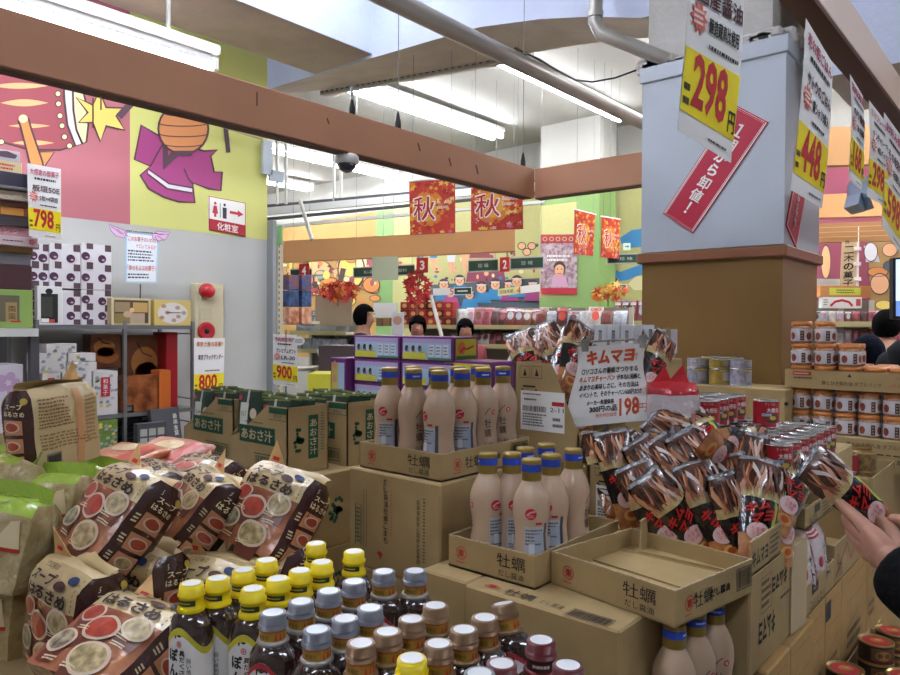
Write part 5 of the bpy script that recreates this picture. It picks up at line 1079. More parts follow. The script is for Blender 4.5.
carton('long carton printed upside down along the aisle under the snack heap', -.90, AXX, 1.45, 1.83, .858, 1.061, lambda b, f: kim(b, f, .44, .38, .203, True))
tag(MB().prism([(AXX+.001, 1.72, .862), (AXX+.006, 1.828, .858), (AXX+.006, 1.828, 1.06), (AXX+.001, 1.72, 1.06)], (.003, 0, 0), mat('pale_flap', 'c4b08c', .8)).build('carton_flap'), 'pale loose flap standing out at the end of the upside-down printed carton', 'carton flap')
def ktray(label, ax, ay, w, d, h, z, deco=None): return tray(label, ax, ay, 0, w, d, h, z, deco)
TA = ktray('low tray of snack packs at the aisle corner behind the empty tray', AXX, 1.452, .235, .20, .068, 1.0615, lambda s, b, f, w, h: (b.text(KT, f, -w*.22, h*.45, h*.5, BLACK, w=w*.5, bold=.03), b.stroke(f, [(w*.08, h*.12), (w*.46, h*.12), (w*.46, h*.9), (w*.08, h*.9)], .0015, BLACK, closed=True), b.lines(f, w*.1, w*.44, h*.2, h*.84, 4, ink('4a3c2a'))) if s == 'right' else None)
for c_ in list(TA.children):
    if c_.name.startswith('front_wall'): bpy.data.objects.remove(c_)
ktray('nearly empty snack tray farther along the aisle, by the pointing finger', AXX, 1.84, .26, .27, .050, 1.0705, lambda s, b, f, w, h: (b.text(KT, f, -w*.24, h*.3, h*.42, BLACK, w=w*.24, bold=.02), b.drect(f, -w*.2, h*.5, w*.0, h*.9, ink('4a4030')), b.lines(f, w*.1, w*.4, h*.1, h*.8, 4, ink('4a3c2a'))) if s == 'right' else None)
# white rice packs in an open carton
def ricebag(label, loc, rz, w=.13, h=.125):
    b = MB(); fn = lambda s: (lambda u, v: V((s*u*w/2, -s*.028*(1-u**4)*(1-v**4)-s*.001, (v+1)/2*h)) + noise.noise_vector(V((u*2, v*2, s*3+loc[1]*5)))*.004)
    RW = mat('rice_pack_white', 'd8cdd0', .25, coat=.8, bump=.3, bscale=30); b.grid(fn(1), 8, 8, RW); b.grid(fn(-1), 8, 8, RW); g = nrm(fn(1), .0015); g2 = nrm(fn(1), .0025)
    b.text('サトウ', g, .05, -.15, .34, BLACK, vert=True, w=.26, bold=.02); b.drect(g, -.95, .62, -.2, .9, ink('b8404a', .3), 3, 2); b.disc(g, -.55, -.05, .14, .16, ink('c23a40', .3), 10); b.disc(g, .6, .4, .2, .2, ink('c86a48', .3), 10); b.lines(g, .3, .9, -.6, .1, 4, ink('b05058')); b.lines(g2, -.9, -.25, .66, .86, 2, WHITE)
    o = b.build('rice_pack'); o.location = loc; o.rotation_euler = (r_(-8), 0, rz); return tag(o, label, 'rice pack', 'white rice packs')
def boxopen(label, y0, y1, z0, z1, w=.40, deco=None): return tray(label, AXX, y0, 0, w, y1-y0, z1-z0, z0, deco)
boxopen('open carton holding the white rice packs', 1.85, 2.135, .8565, .93, deco=lambda s, b, f, w, h: (b.drect(f, -w*.3, h*.55, -w*.08, h*.9, BLACK), b.text('コシヒカリ', f, -w*.1, h*.25, h*.3, BLACK, w=w*.5)) if s == 'right' else None)
for k, (y, lb) in enumerate(((1.93, 'nearest'), (2.06, 'farther'))): ricebag('white rice pack in the open carton under the aisle tray, %s one' % lb, (AXX-.020, y-.01, .8615), r_(88+4*k), w=.132, h=.185)
boxopen('open carton with a red printed line and dark cans by the customer hand', 2.137, 2.62, .8565, .965, deco=lambda s, b, f, w, h: (b.stroke(f, [(-w*.46, h*.2), (-w*.2, h*.8), (-w*.1, h*.3), (w*.2, h*.85)], .008, ink('a04038')), b.ring(f, -w*.42, h*.6, .012, .015, .2, BLACK, 12), b.lines(f, -w*.4, -w*.3, h*.1, h*.5, 5, ink('5a4a34'))) if s == 'right' else None)
RCAN = mat('can_red_label', 'a8222c', .35, coat=.3); LID = mat('can_lid_silver', 'b9bab8', .25, metal=.85); DCAN = mat('can_dark_label', '4a1e22', .35, coat=.3)
def can(label, loc, m, r=.0335, h=.073, name='food_can', group=None, lidm=None, deco=None, rz=0):
    t = thing(name, label, 'can', loc, rz, group); b = MB(); b.lathe([(r*.985, .003), (r*.985, h-.003)], m, 22, caps=False)
    f = cylmap([(r*.985, 0), (r*.985, h)], -PI/2)
    if deco: deco(b, f, r, h)
    b.build('label_sleeve', t); l = lidm or LID
    c = MB(); c.lathe([(r*.9, 0), (r*1.01, .0005), (r*1.01, .003), (r*.98, .0034)], l, 22); c.build('bottom_rim', t); c = MB()
    c.lathe([(r*.98, h-.0034), (r*1.01, h-.003), (r*1.01, h-.0003), (r*.96, h), (r*.93, h-.0025), (r*.80, h-.002), (r*.79, h-.0028), (0, h-.0026)], l, 22, caps=False)
    c.build('lid', t); return t
def rdeco(b, f, r, h):
    for s in (0, .105):
        g = lambda u, v, k=1: f(u+s, v, k)
        b.text('サンマ缶', lay(g, 1), -.004, h*.88, h*.085, ink('e4c8b8'), w=.026); b.text('大根缶', lay(g, 1.2), .004, h*.66, h*.17, WHITE, w=.032, bold=.02); b.disc(lay(g, 1), 0, h*.36, .019, h*.17, ink('4a4a34'), 14); b.disc(lay(g, 1.6), .004, h*.38, .009, h*.08, ink('c8a848'), 10); b.drect(lay(g, 1), -.024, h*.44, .0, h*.54, ink('8aa0b8'), 6, 1); b.drect(lay(g, 1), .014, h*.04, .028, h*.2, ink('cfcbd0'), 4, 1)
rc0 = None
def rcan(label, loc, rz=0):
    global rc0
    if rc0 is None: rc0 = can(label, loc, RCAN, deco=rdeco, group='red labelled cans', rz=rz); return rc0
    return dup(rc0, loc, rz, label, 'red labelled cans')
ZC = 1.283; q = onZ(766, 427, ZC); rcan('single red labelled can standing on the can lids below the pillar', (q.x, q.y, ZC+.0005), r_(40))
e0 = onZ(788, 441, ZC)
for i in range(6):
    for j in range(7):
        x, y = e0.x+.06-.069*i, e0.y-.05+.069*j
        if x > -.50 or y > 2.33 or x+ y*.1 < -.9: continue
        rcan('red labelled can with bare lid, %s row from the aisle, %s from the front' % (ORD[i], ORD[j]), (x, y, ZC-.0735), r_(40+(i*31+j*17) % 30))
L0 = onZ(707, 400, ZC+.073)
for i in range(3):
    for j in range(4):
        x, y = L0.x-.069*i, L0.y+.069*j
        rcan('red labelled can of the upper layer, %s row from the right, %s from the front' % (ORD[i], ORD[j]), (x, y, ZC+.0005), r_(35+(i*31+j*17) % 30))
carton('wide carton the red labelled cans stand on', -1.0, AXX-.012, 1.862+.27, 2.40, 1.07, ZC-.075)
carton('tall carton base under the red labelled cans', -.955, AXX-.40, 1.99, 2.40, 0, 1.0685)
carton('middle carton beside the pale rice packs, under the red labelled cans', -.875, AXX-.012, 2.14+.49, 2.66, .858, 1.0685)
# long printed carton and the blue cans at the pillar foot
LY = 2.98; la, lb_ = onY(687, 384, LY), onY(786, 392, LY)
def lcd(b, f): g = two(f['front'], 1); b.text('NIHO', g, -.20, .10, .012, BLACK, w=.035, bold=.03); b.text('純製 油漬缶詰', g, .13, .085, .012, BLACK, w=.075); b.disc(g, .2, .085, .008, .008, BLACK, 12); b.stroke(two(f['right'], 1), [(-.04, .05), (.04, .05), (.04, .1), (-.04, .1)], .0015, BLACK, closed=True); b.lines(two(f['right'], 1), -.05, .05, .02, .045, 2, ink('6a5a40'))
carton('long low carton carrying the blue cans at the pillar foot', la.x, lb_.x, LY, LY+.24, la.z-.14, la.z, lcd)
carton('plain carton under the long low carton', la.x, lb_.x, LY, LY+.24, 0, la.z-.141)
BCAN = mat('can_blue_label', '7f86a8', .35, metal=.2, var=.3, vscale=70, col2='b8b4b8'); YCAN = mat('can_yellow_label', 'b49a4a', .35, metal=.2, var=.3, vscale=70)
def bdeco(b, f, r, h):
    for s in (0, .08, .16): g = (lambda s: (lambda u, v, k=1: f(u+s, v, k)))(s); b.bars(lay(g, 1), -.016, .016, h*.3, h*.8, ink('d0d2dc'), random.Random(3)); b.drect(lay(g, 1), -.03, h*.86, .03, h*.95, ink('c8b060'), 8, 1)
KC = 1.22
for k, (px, nm) in enumerate(((698, 'left'), (720, 'middle'), (740, 'right'))):
    q = onY(px, 384, LY+.055 + .012*(k == 2)); h1, h2 = .056*KC, .034*KC
    for (z, h, lv) in ((la.z+.0005, h1, 'lower'), (la.z+h1+.001, h2, 'upper')):
        can('%s can of the %s stack of blue cans at the pillar foot' % (lv, nm), (q.x, q.y, z), YCAN if k == 1 else BCAN, .037*KC, h, 'tuna_can', 'stacked blue cans', deco=bdeco, rz=r_(40+k*15))
for k, px in enumerate((712, 732)):
    h1, h2 = .056*KC, .034*KC; q = onY(px, 384, LY+.15)
    for (z, h, lv) in ((la.z+.0005, h1, 'lower'), (la.z+h1+.001, h2+.006, 'upper')): can('%s can of the blue stack behind, %s one' % (lv, ('left', 'right')[k]), (q.x, q.y, z), BCAN, .037*KC, h, 'tuna_can', 'stacked blue cans', deco=bdeco)
# jars
JG = mat('jar_glass_meat', '9a6a4c', .15, coat=.9, var=.3, vscale=40, col2='c8a080'); JL = mat('jar_lid_orange', 'c47a3c', .35, metal=.2); JW = ink('c9c6cc', .35)
JK = 1.26; j0 = None
def jar(label, loc, rz):
    global j0
    G = 'jars with orange lids'
    if j0: return dup(j0, loc, rz, label, G)
    t = thing('food_jar', label, 'jar', loc, rz, G); r = .0305*JK; P = [(a*r, z*JK) for a, z in ((.85, 0), (.97, .002), (1, .008), (1, .040), (.96, .050), (.86, .055), (.86, .058))]; b = MB(); b.lathe(P, JG, 22); b.build('glass_body', t)
    b = MB(); f0 = cylmap(P, -PI/2); f = lambda u, v, k=1: f0(u*JK, v*JK, k); b.drect(lay(f, 1), -.075, .006, .075, .045, JW, 30, 4)
    for s in (-.05, 0, .05): g = (lambda s: (lambda u, v, k=1: f(u+s, v, k)))(s); b.drect(lay(g, 1.8), -.012, .008, -.001, .038, ink('4a2a20'), 3, 1); b.disc(lay(g, 1.8), .014, .022, .009, .012, ink('8a4428'), 12); b.lines(lay(g, 2.2), -.010, -.003, .01, .036, 3, ink('b89878'))
    b.build('label', t)
    MB().lathe([(r*a, z*JK) for a, z in ((.95, .054), (.97, .055), (.97, .066), (.97, .066), (.93, .068), (.93, .068), (0, .0675))], JL, 24).build('lid', t); j0 = t; return t
JY = 3.06; ja = onY(785, 369, JY); jz = ja.z; WJ = .66; DJ = .36
def jd(b, f): g0 = f['front']; g = two(lambda u, v: g0(u*JK, v*JK), 1); g2 = two(lambda u, v: g0(u*JK, v*JK), 2); b.text('鶏とひき割れ油 ダブルパック', g, -.075, .020, .013, BLACK, w=.16); b.text('(びん類)', g, .05, .020, .013, ink('b0483c'), w=.05); b.lines(g, .12, .2, .014, .02, 1, BLACK); b.drect(g, -.238, .040, -.185, .052, ink('a83030')); b.lines(g2, -.235, -.19, .043, .049, 1, ink('e0c8b0')); b.lines(g, -.235, -.17, .028, .036, 1, BLACK); b.text('ラー油漬のり', g, .09, .042, .012, ink('b0483c'), w=.10); b.shape(g, [(-.085, .040), (-.073, .040), (-.079, .050)], BLACK)
hj = jz-onY(785, 387, JY).z
tj = thing('jar_tray', 'printed shallow carton carrying the top jars by the pillar corner', 'cardboard tray', (ja.x, JY, jz-hj))
for nm, c, d in (('front_wall', (WJ/2, .002, hj/2), (WJ, .004, hj)), ('back_wall', (WJ/2, DJ-.002, hj/2), (WJ, .004, hj)), ('side_wall', (.002, DJ/2, hj/2), (.004, DJ-.008, hj)), ('side_wall', (WJ-.002, DJ/2, hj/2), (.004, DJ-.008, hj)), ('tray_base', (WJ/2, DJ/2, .002), (WJ-.009, DJ-.009, .004))):
    b = MB().box(c, d, CARD)
    if nm == 'front_wall': jd(b, dict(front=lambda u, v: V((WJ/2+u, -.0006, v))))
    b.build(nm, tj)
zj = jz-hj+.0045; jp = .0685*JK; jh = .0685*JK
for i in range(7):
    for j in range(4): jar('jar in the printed carton by the pillar, %s from the left, %s row' % (ORD[i], ORD[j]), (ja.x+.048+jp*i, JY+.046+jp*j, zj), r_(35+(i*13+j*29) % 30))
for i in range(3): jar('jar of the lower layer standing on the others, %s from the pillar corner' % ORD[i], (ja.x+.048+jp*i, JY+.046, zj+jh), r_(38+7*i))
for i in range(2): jar('jar of the second deep layer standing on the others, %s from the pillar corner' % ORD[i], (ja.x+.048+jp*(i+1), JY+.046+jp, zj+jh), r_(31+11*i))
for i in range(2): jar('jar on the very top layer, %s from the pillar corner' % ORD[i], (ja.x+.048+jp*i, JY+.046, zj+2*jh), r_(30+9*i))
z1_, z2_ = jz-hj-jh-.001, jz-hj-2*jh-.002
for i in range(8):
    for (z, lv) in ((z1_, 'upper'), (z2_, 'lower')): jar('jar under the printed carton, %s level, %s from the left' % (lv, ORD[i]), (ja.x+.048+.081*i, JY+.05, z), r_(32+(i*19) % 25))
for i in range(4): jar('jar deep under the printed carton holding it up, %s from the left' % ORD[i], (ja.x+.08+.16*i, JY+.30, z1_), 0); jar('lower jar deep under the printed carton, %s from the left' % ORD[i], (ja.x+.08+.16*i, JY+.30, z2_), 0)
def jd2(b, f): g0 = f['front']; g = two(lambda u, v: g0(u*JK, v*JK), 1); b.text('鶏とひき割れ油 ダブルパック', g, .0, .078, .013, BLACK, w=.17); b.text('(びん類)', g, .13, .078, .013, ink('b0483c'), w=.05); b.text('ラーメン胡麻豆腐 ふくろ', g, .02, .035, .014, BLACK, w=.2); b.lines(g, -.1, .14, .05, .058, 1, ink('4a3c2a'))
carton('second printed carton below the two levels of jars', ja.x, ja.x+WJ, JY, JY+DJ, z2_-.125, z2_-.0005, jd2)
carton('plain carton at the bottom of the jar stack', ja.x, -.47, JY, JY+DJ, 0, z2_-.1255)
# round gold tins right of the heap and low red topped tins
GT = mat('tin_gold', 'a8884a', .3, metal=.7); TB = mat('tin_body_picture', '6a5038', .35, metal=.2, var=.5, vscale=50, col2='a88858')
GZ = 1.135
for k, (px, py, lv, lb) in enumerate(((872, 453, 1, 'upper of the near pair'), (872, 453, 2, 'lower of the near pair'), (845, 452, 1, 'upper of the left pair'), (845, 452, 2, 'lower of the left pair'), (858, 446, 1, 'upper of the pair behind'), (858, 446, 2, 'lower of the pair behind'))):
    q = onZ(px, py, GZ); can('round rimmed tin beside the customer hand, '+lb, (min(q.x, AXX-.05), q.y, GZ-.060*lv), RCAN if k in (2, 3) else TB, .042, .0595, 'round_tin', 'round rimmed tins', GT if k not in (2, 3) else None)
q = onZ(858, 452, GZ); carton('carton under the round rimmed tins', q.x-.16, AXX-.006, q.y-.10, 2.635, .97, GZ-.1205)
boxopen('tall-sided open carton far along the aisle beyond the round tins', 2.64, 3.03, .8565, 1.07)
def rtop(b, f, r, h):
    b.drect(lay(f, 1), -.03, h*.2, .04, h*.85, ink('6a4a34'), 8, 2); b.disc(lay(f, 1.5), 0, h*.5, .02, h*.25, ink('a87a48'), 12); b.drect(lay(f, 1), -.05, 0, .05, h*.12, ink('8a2024'), 10, 1)
def rtin(label, loc):
    t = can(label, loc, mat('tin_black', '2a2226', .35), .044, .052, 'round_tin', 'red topped tins', mat('tin_rim_gold', 'b09a60', .28, metal=.75), rtop, r_(35)); c = MB(); z = .0505
    c.disc(lambda u, v: V((u, v, z)), 0, 0, .034, .034, ink('b82a28'), 22); c.disc(lambda u, v: V((u, v, z+.0005)), .003, .002, .018, .014, ink('c87a3c'), 14); c.disc(lambda u, v: V((u, v, z+.001)), .006, .004, .008, .006, ink('e0b04a'), 10); c.build('printed_lid', t); return t
zt0 = .70
for k, (px, py, z, lb) in enumerate(((876, 640, zt0, 'upper one of the middle stack'), (893, 630, zt0, 'behind the middle stack'), (845, 668, zt0, 'nearest the cartons, at the bottom edge'), (876, 640, zt0-.053, 'lower one of the middle stack'), (893, 630, zt0-.053, 'lower one behind the middle stack'), (845, 668, zt0-.053, 'under the nearest one'), (905, 655, zt0-.053, 'cut by the right picture edge'))):
    q = onZ(px, py, zt0); rtin('red topped tin low by the aisle, '+lb, (q.x, q.y, z-.052))
q = onZ(876, 645, zt0); qx0 = -.445
tray('low torn cardboard tray holding the red topped tins', -.20, q.y-.34, 0, .238, .62, .05, zt0-.106-.0045)
carton('carton on the floor under the tray of red topped tins', -.44, -.20, q.y-.34, q.y+.28, 0, zt0-.111)
# the wall of closed cartons along the aisle
ys = [onX(px, 640, AXX).y for px in (752, 784, 808, 825, 841, 866)] + [2.72, 3.05]
ys[0] = 1.52
for k in range(7):
    pro = .014 if k < 2 else 0.0
    def rowd(b, f, k=k):
        d = ys[k+1]-ys[k]; g = two(f['right'], 1); b.stroke(g, [(-d*.3, .20), (d*.3, .20), (d*.3, .26), (-d*.3, .26)], .0015, ink('5a4a34'), closed=True); b.lines(g, -d*.3, d*.3, .06, .12, 2, ink('6a563c')); b.stroke(g, [(-d*.35, .12), (d*.3, .16)], .002, ink('5a4a34'))
        if k == 3: b.drect(g, -d*.5, .22, -d*.2, .27, ink('24303c'))
    carton('closed carton in the aisle side row, %s from the camera' % ORD[k], -.84, AXX+pro, ys[k]+.001, ys[k+1]-.001, .565, .8555 if k >= 2 else .852, rowd, mat('cardboard_aisle', 'b8945c', .8, var=.10, vscale=14))
    carton('lower closed carton in the aisle side row, %s from the camera' % ORD[k], -.84, AXX+pro, ys[k]+.001, ys[k+1]-.001, 0, .564, None, mat('cardboard_aisle', 'b8945c', .8, var=.10, vscale=14))
# red and white carrier bag behind the heap
b = MB(); D = bagshape(.17, .17, .10, 44); RWB = mat('bag_white_film', 'd4ccd0', .25, coat=.7, bump=.3, bscale=25); RDB = mat('bag_red_film', 'b82430', .25, coat=.7, bump=.3, bscale=25)
t = thing('plastic_bag', 'white plastic snack bag with a red gathered top behind the heap', 'plastic bag', atD(672, 434, 1.84), r_(30)); t.scale = (.74, .74, .80)
for fn in (lambda u, v: D(u, -1, v), lambda u, v: D(-u, 1, v), lambda u, v: D(1, u, v), lambda u, v: D(-1, -u, v)): b.grid(fn, 7, 5, RWB, v=(-1, .5)); b.grid(fn, 7, 3, RDB, v=(.5, 1))
b.grid(lambda u, v: D(u, v, 1), 5, 5, RDB); b.grid(lambda u, v: D(u, -v, -1), 5, 5, RWB); b.text('つゆ', nrm(lambda u, v: D(u, -1, v), .002), -.3, -.35, .35, BLACK, vert=True, w=.3); b.build('bag', t)
m = MB(); m.add([D(-.8, 0, 1), D(0, 0, 1), D(-.3, 0, 1)+V((0, 0, .05)), D(-.1, 0, 1), D(.7, 0, 1), D(.45, 0, 1)+V((0, .01, .055))], [(0, 1, 2), (3, 4, 5)], RDB); m.build('gathered_top', t)
# handwritten sign on a stand
sd = 1.86; A_, B_, C_, D_ = [atD(px, py, sd) for px, py in ((577, 347), (647, 343), (646, 420), (568, 428))]
n_ = (B_-A_).cross(D_-A_).normalized()
def hs(u, v):
    t_ = A_+(B_-A_)*u; q_ = D_+(C_-D_)*u; p = q_+(t_-q_)*v; return p - n_*(-.010*math.sin(u*3.14)+.010*math.sin(v*5+u*2)) + RT*(.008*math.sin(v*6.0)*(u*2-1))
t = thing('handwritten_sign', 'curled white handwritten sign with orange lettering and the figure 198', 'sign', (0, 0, 0)); m = MB(); m.grid(hs, 16, 18, PAPER, u=(0, 1), v=(0, 1)); m.grid(lambda u, v: hs(1-u, v)+n_*.0008, 16, 18, PAPER, u=(0, 1), v=(0, 1))
g = nrm(hs, .0016); HO = ink('d2562a'); m.text('キムマヨ', g, .50, .855, .19, HO, w=.72, bold=.05, rot=.03); m.text('!!', g, .88, .84, .09, HO, w=.05)
m.text('○ソコさんの番組さつりする', g, .50, .68, .075, BLACK, w=.84, bold=.03); m.text('キムマヨチャーハン', g, .33, .58, .075, HO, w=.52, bold=.03); m.text('が本当に相棒と', g, .78, .58, .07, BLACK, w=.32, bold=.03); m.text('あまりの美味しさに、その方法は', g, .50, .48, .07, BLACK, w=.8, bold=.03); m.text('イベントで、そのチャーハン500円だけ', g, .52, .385, .065, BLACK, w=.8, bold=.03)
m.text('メーカー希望価格', g, .40, .285, .06, BLACK, w=.34, bold=.03); m.text('300円の品', g, .44, .20, .075, BLACK, w=.34, bold=.03); m.text('税別特別価格', g, .48, .12, .05, HO, w=.26); m.text('198', g, .76, .20, .23, HO, w=.24, bold=.03, rot=.04); m.text('円', g, .92, .17, .11, HO, w=.10); m.build('paper', t)
m = MB(); bl = (A_+UP*.012, B_+UP*.012); m.tube([bl[0]-RT*.005+fw*.004, bl[1]+RT*.005+fw*.004], .003, CHROME, 8); md = (bl[0]+bl[1])/2+fw*.045; zfoot = 1.2
m.tube([md, V((md.x, md.y, zfoot))], .004, GREYM, 8); m.build('stand_pole', t)
for q in (A_+RT*.02, B_-RT*.012): 
    m = MB(); m.prism([q+UP*.02-n_*-.002-RT*.012, q+UP*.02+RT*.012, q-UP*.012+RT*.008, q-UP*.012-RT*.008], -fw*.006, CHROME); m.tube([q+UP*.014-RT*.012-fw*.004, q+UP*.032-fw*.012, q+UP*.014+RT*.012-fw*.004], .0018, CHROME, 6); m.build('bulldog_clip', t)
# white cartons behind the sign
WC = mat('bx_white_carton', 'c9ccd2', .5); wd2 = 2.55
p0 = atD(567, 354, wd2)
def wcd(b, f): g = two(f['front'], 1); b.drect(g, -.006, .045, .006, .085, ink('4a4c58')); b.bars(two(f['front'], 2), -.005, .005, .05, .08, ink('a8acb4'), random.Random(2)); b.drect(two(f['right'], 1), -.02, .02, .02, .09, ink('a08a6a'))
for k in range(5): bx('white_carton', 'white bar-coded carton behind the handwritten sign, %s from the left' % ORD[k], 'carton', .048, .16, .105, WC, (p0.x+.02+.050*k, p0.y+.10, p0.z), 0, 'white bar-coded cartons', wcd)
for k in range(1): bx('white_carton', 'lone white bar-coded carton tucked at the right of the white group', 'carton', .052, .16, .085, WC, (p0.x+.277+.054*k, p0.y+.16, p0.z+.005), 0, 'white bar-coded cartons', wcd)
bx('white_carton', 'lone lower white bar-coded carton left of the sign', 'carton', .048, .16, .085, WC, (p0.x-.034, p0.y+.10, p0.z-.012), 0, 'white bar-coded cartons', wcd)
carton('tall plain carton under the white bar-coded cartons', p0.x-.08, p0.x+.31, p0.y+.0, p0.y+.27, 0, p0.z-.0125)
# price slips along the peach beam
SX = -.427
def bslip(label, c, title, mid, price, curl=.006): slip(label, *[onX(px, py, SX) for px, py in c], title, mid, price, 'price slips hung along the peach beam', curl=curl, cat='price slip', yfrac=.30)
bslip('price slip reading 298 hanging low in front of the pillar panel', ((688, -78), (745, -46), (731, 163), (678, 130)), 'おかず醤油', ('国産醤油', '醸造蔵真比使用'), '298', .006)
bslip('price slip reading 448 hanging at the pillar corner', ((806, 18), (833, 64), (822, 208), (791, 190)), '売れ筋ごはん', ('サトウのごはん', '銀シャリ5食入'), '448', .004)
bslip('price slip reading 168 hanging just past the 448 slip', ((850, 74), (863, 96), (862, 192), (849, 178)), '旨味海苔', ('のり佃煮', '3袋'), '168', .005)
bslip('price slip reading 298 hanging far along the peach beam', ((869, 100), (886, 122), (887, 208), (867, 196)), 'さけフレーク', ('チンチャレーキ', '4缶パック'), '298', .005)
bslip('price slip reading 598 cut by the right picture edge', ((884, 112), (904, 140), (902, 256), (882, 226)), 'お好み焼き', ('その他粉もの', '徳用'), '598', .005)
# ================================================================== BACKGROUND OF THE STORE
def atq(d): return lambda px, py: atD(px, py, d)
def quad(name, label, cat, pts, m, thick=.008, group=None, deco=None):
    """flat panel facing the viewer from four (px, py, d) corners tl, tr, br, bl"""
    A, B, C, D = [atD(*p) for p in pts]; n = (B-A).cross(D-A).normalized(); b = MB(); b.prism([D, C, B, A], n*thick, m)
    f = lambda u, v: (D+(C-D)*u) + ((A+(B-A)*u)-(D+(C-D)*u))*v - n*.001
    if deco: deco(b, f, n)
    return tag(b.build(name), label, cat, group)
def push(f, n, k): return lambda u, v: f(u, v) - n*(.0012*k)
A, B, C, D = atD(280, 241, 7.15), atD(515, 229, 6.5), atD(515, 251, 6.5), atD(280, 262.5, 7.15); dp = V((fw.x, fw.y, 0)).normalized()*.09
tag(MB().prism([D, C, B, A], dp, TAN).build('tan_beam'), 'light tan boxed beam hanging over the checkouts', 'beam')
LEAFC = [mat('leaf_'+c, c, .6) for c in ('c8402a', 'd8782c', 'e0a838', 'a82a2a', 'd0502c', 'e8c060')]
def aki(label, pts, seed, small=True):
    rd = random.Random(seed)
    def dc(b, f, n):
        b.disc(push(f, n, 1), .42, .48, .36, .34, ink('d8842c'), 20)
        b.disc(push(f, n, 1.6), .40, .48, .24, .24, ink('e2a63c'), 18)
        for i in range(130):
            u, v = rd.random(), rd.random()
            if .12 < u < .62 and .22 < v < .75: continue
            a = rd.random()*6.28; s = .04+.045*rd.random(); m = rd.choice(LEAFC) if v > .25 else rd.choice(LEAFC+[ink('d07088'), ink('e0b0b8')])
            pts_ = []
            for k in range(10): q = s*(1 if k % 2 == 0 else .45); pts_.append((min(.99, max(.01, u+q*math.cos(a+k*.628))), min(.99, max(.01, v+q*math.sin(a+k*.628)*.85))))
            b.shape(push(f, n, 2+.02*i), pts_, m)
        b.text('秋', push(f, n, 4), .34, .48, .46, WHITE, w=.50, bold=.055); b.text('秋', push(f, n, 5.5), .34, .48, .44, ink('b8242c'), w=.46, bold=.012)
        b.text('Beautiful', push(f, n, 4), .78, .60, .075, WHITE, w=.30); b.text('Season', push(f, n, 4), .74, .50, .075, WHITE, w=.24)
    t = quad('autumn_banner', label, 'banner', pts, ink('c23a2c'), .004, 'autumn banners', dc)
    A, B = atD(*pts[0]), atD(*pts[1]); x = (B-A).normalized()
    MB().tube([A-x*.02+V((0, 0, .006)), B+x*.02+V((0, 0, .006))], .006, WHITE, 8).build('top_rod', t)
    s = MB(); s.tube([A+x*.03, A+x*.03+V((0, 0, 1.35))], .0015, GREYM, 4); s.build('string', t); s = MB(); s.tube([B-x*.03, B-x*.03+V((0, 0, 1.35))], .0015, GREYM, 4); s.build('string', t); return t
aki('red autumn banner with a white-edged character, left of the pair under the long beam', ((409, 182, 4.9), (455, 179, 4.75), (455, 233, 4.75), (410, 235, 4.9)), 1)
aki('red autumn banner with a white-edged character, right of the pair under the long beam', ((471, 180, 4.7), (522, 176, 4.5), (523, 229, 4.5), (471, 231, 4.7)), 2)
aki('narrow autumn banner hanging before the green column', ((575, 210, 6.0), (595, 215, 6.3), (593, 256, 6.3), (574, 254, 6.0)), 3)
aki('narrow autumn banner hanging nearest the pillar', ((602, 217, 6.3), (620, 220, 6.6), (619, 259, 6.6), (601, 257, 6.3)), 4)
# checkout boards
SGN = ink('2a4a3c'); FRM = ink('b8b8b4')
def board(label, px0, px1, py0, py1, d, sl=-.045, txt=None, cat='hanging sign'):
    dy = (px1-px0)*sl
    def dc(b, f, n):
        b.drect(push(f, n, 1), .03, .10, .97, .90, SGN)
        if txt: b.text(txt, push(f, n, 2), .5, .5, .34, ink('c8d0c4'), w=.34)
    t = quad('lane_board', label, cat, ((px0, py0, d), (px1, py0+dy, d), (px1, py1+dy, d), (px0, py1, d)), FRM, .02, 'green lane boards', dc)
    a, c = atD(px0+3, py0, d), atD(px1-3, py0+dy, d)
    for q in (a, c): MB().tube([q+dp*.1, V((q.x, q.y, 3.9))+dp*.1], .0018, GREYM, 4).build('hanger_wire', t)
    return t
def plate(label, txt, px0, px1, py0, py1, d):
    def dc(b, f, n): b.text(txt, push(f, n, 1), .5, .5, .62, WHITE, w=.42, bold=.03)
    return quad('lane_number', label, 'number plate', ((px0, py0, d), (px1, py0-.6, d), (px1, py1-.6, d), (px0, py1, d)), ink('b82a36'), .03, 'red lane number plates', dc)
board('green lane board behind the red number 4', 290, 312, 269, 280, 7.3); board('green lane board left of the red number 3', 353, 386, 267.5, 278, 7.1, txt='輸入菓子'); board('green lane board just left of the red number 3 plate', 390, 415, 265.5, 276, 7.1, txt='飲料')
board('green lane board left of the red number 2', 468, 498.5, 260, 272.5, 6.9, txt='珍 味'); board('green lane board right of the red number 2', 510, 544, 257.5, 270, 6.9, txt='珍 味'); board('dark green lane board beside the pillar', 607, 645, 254, 264, 6.6, sl=-.02, txt='珍 味')
plate('red number plate reading 4', '4', 299, 309, 264, 278, 7.25); plate('red number plate reading 3', '3', 416.5, 428, 258, 273, 7.0); plate('red number plate reading 2', '2', 500, 509.5, 257.5, 272, 6.85)
quad('paper_sheet', 'blank pale paper hung under the tan beam over the left lane board', 'paper', ((372, 257, 6.6), (398, 256, 6.5), (398, 280, 6.5), (372, 281, 6.6)), ink('d0d6b4'), .002)
def strip5(b, f, n): b.text('5', push(f, n, 1), .48, .5, .9, RED, w=.1); b.drect(push(f, n, 1), .55, .08, .98, .92, SGN); b.lines(push(f, n, 2), .62, .9, .3, .7, 1, WHITE)
quad('strip_sign', 'white strip sign with a red 5 and a green panel above the back shelves', 'sign', ((433, 288.5, 7.3), (472, 287, 7.3), (472, 294.5, 7.3), (433, 295.5, 7.3)), WHITE, .01, None, strip5)
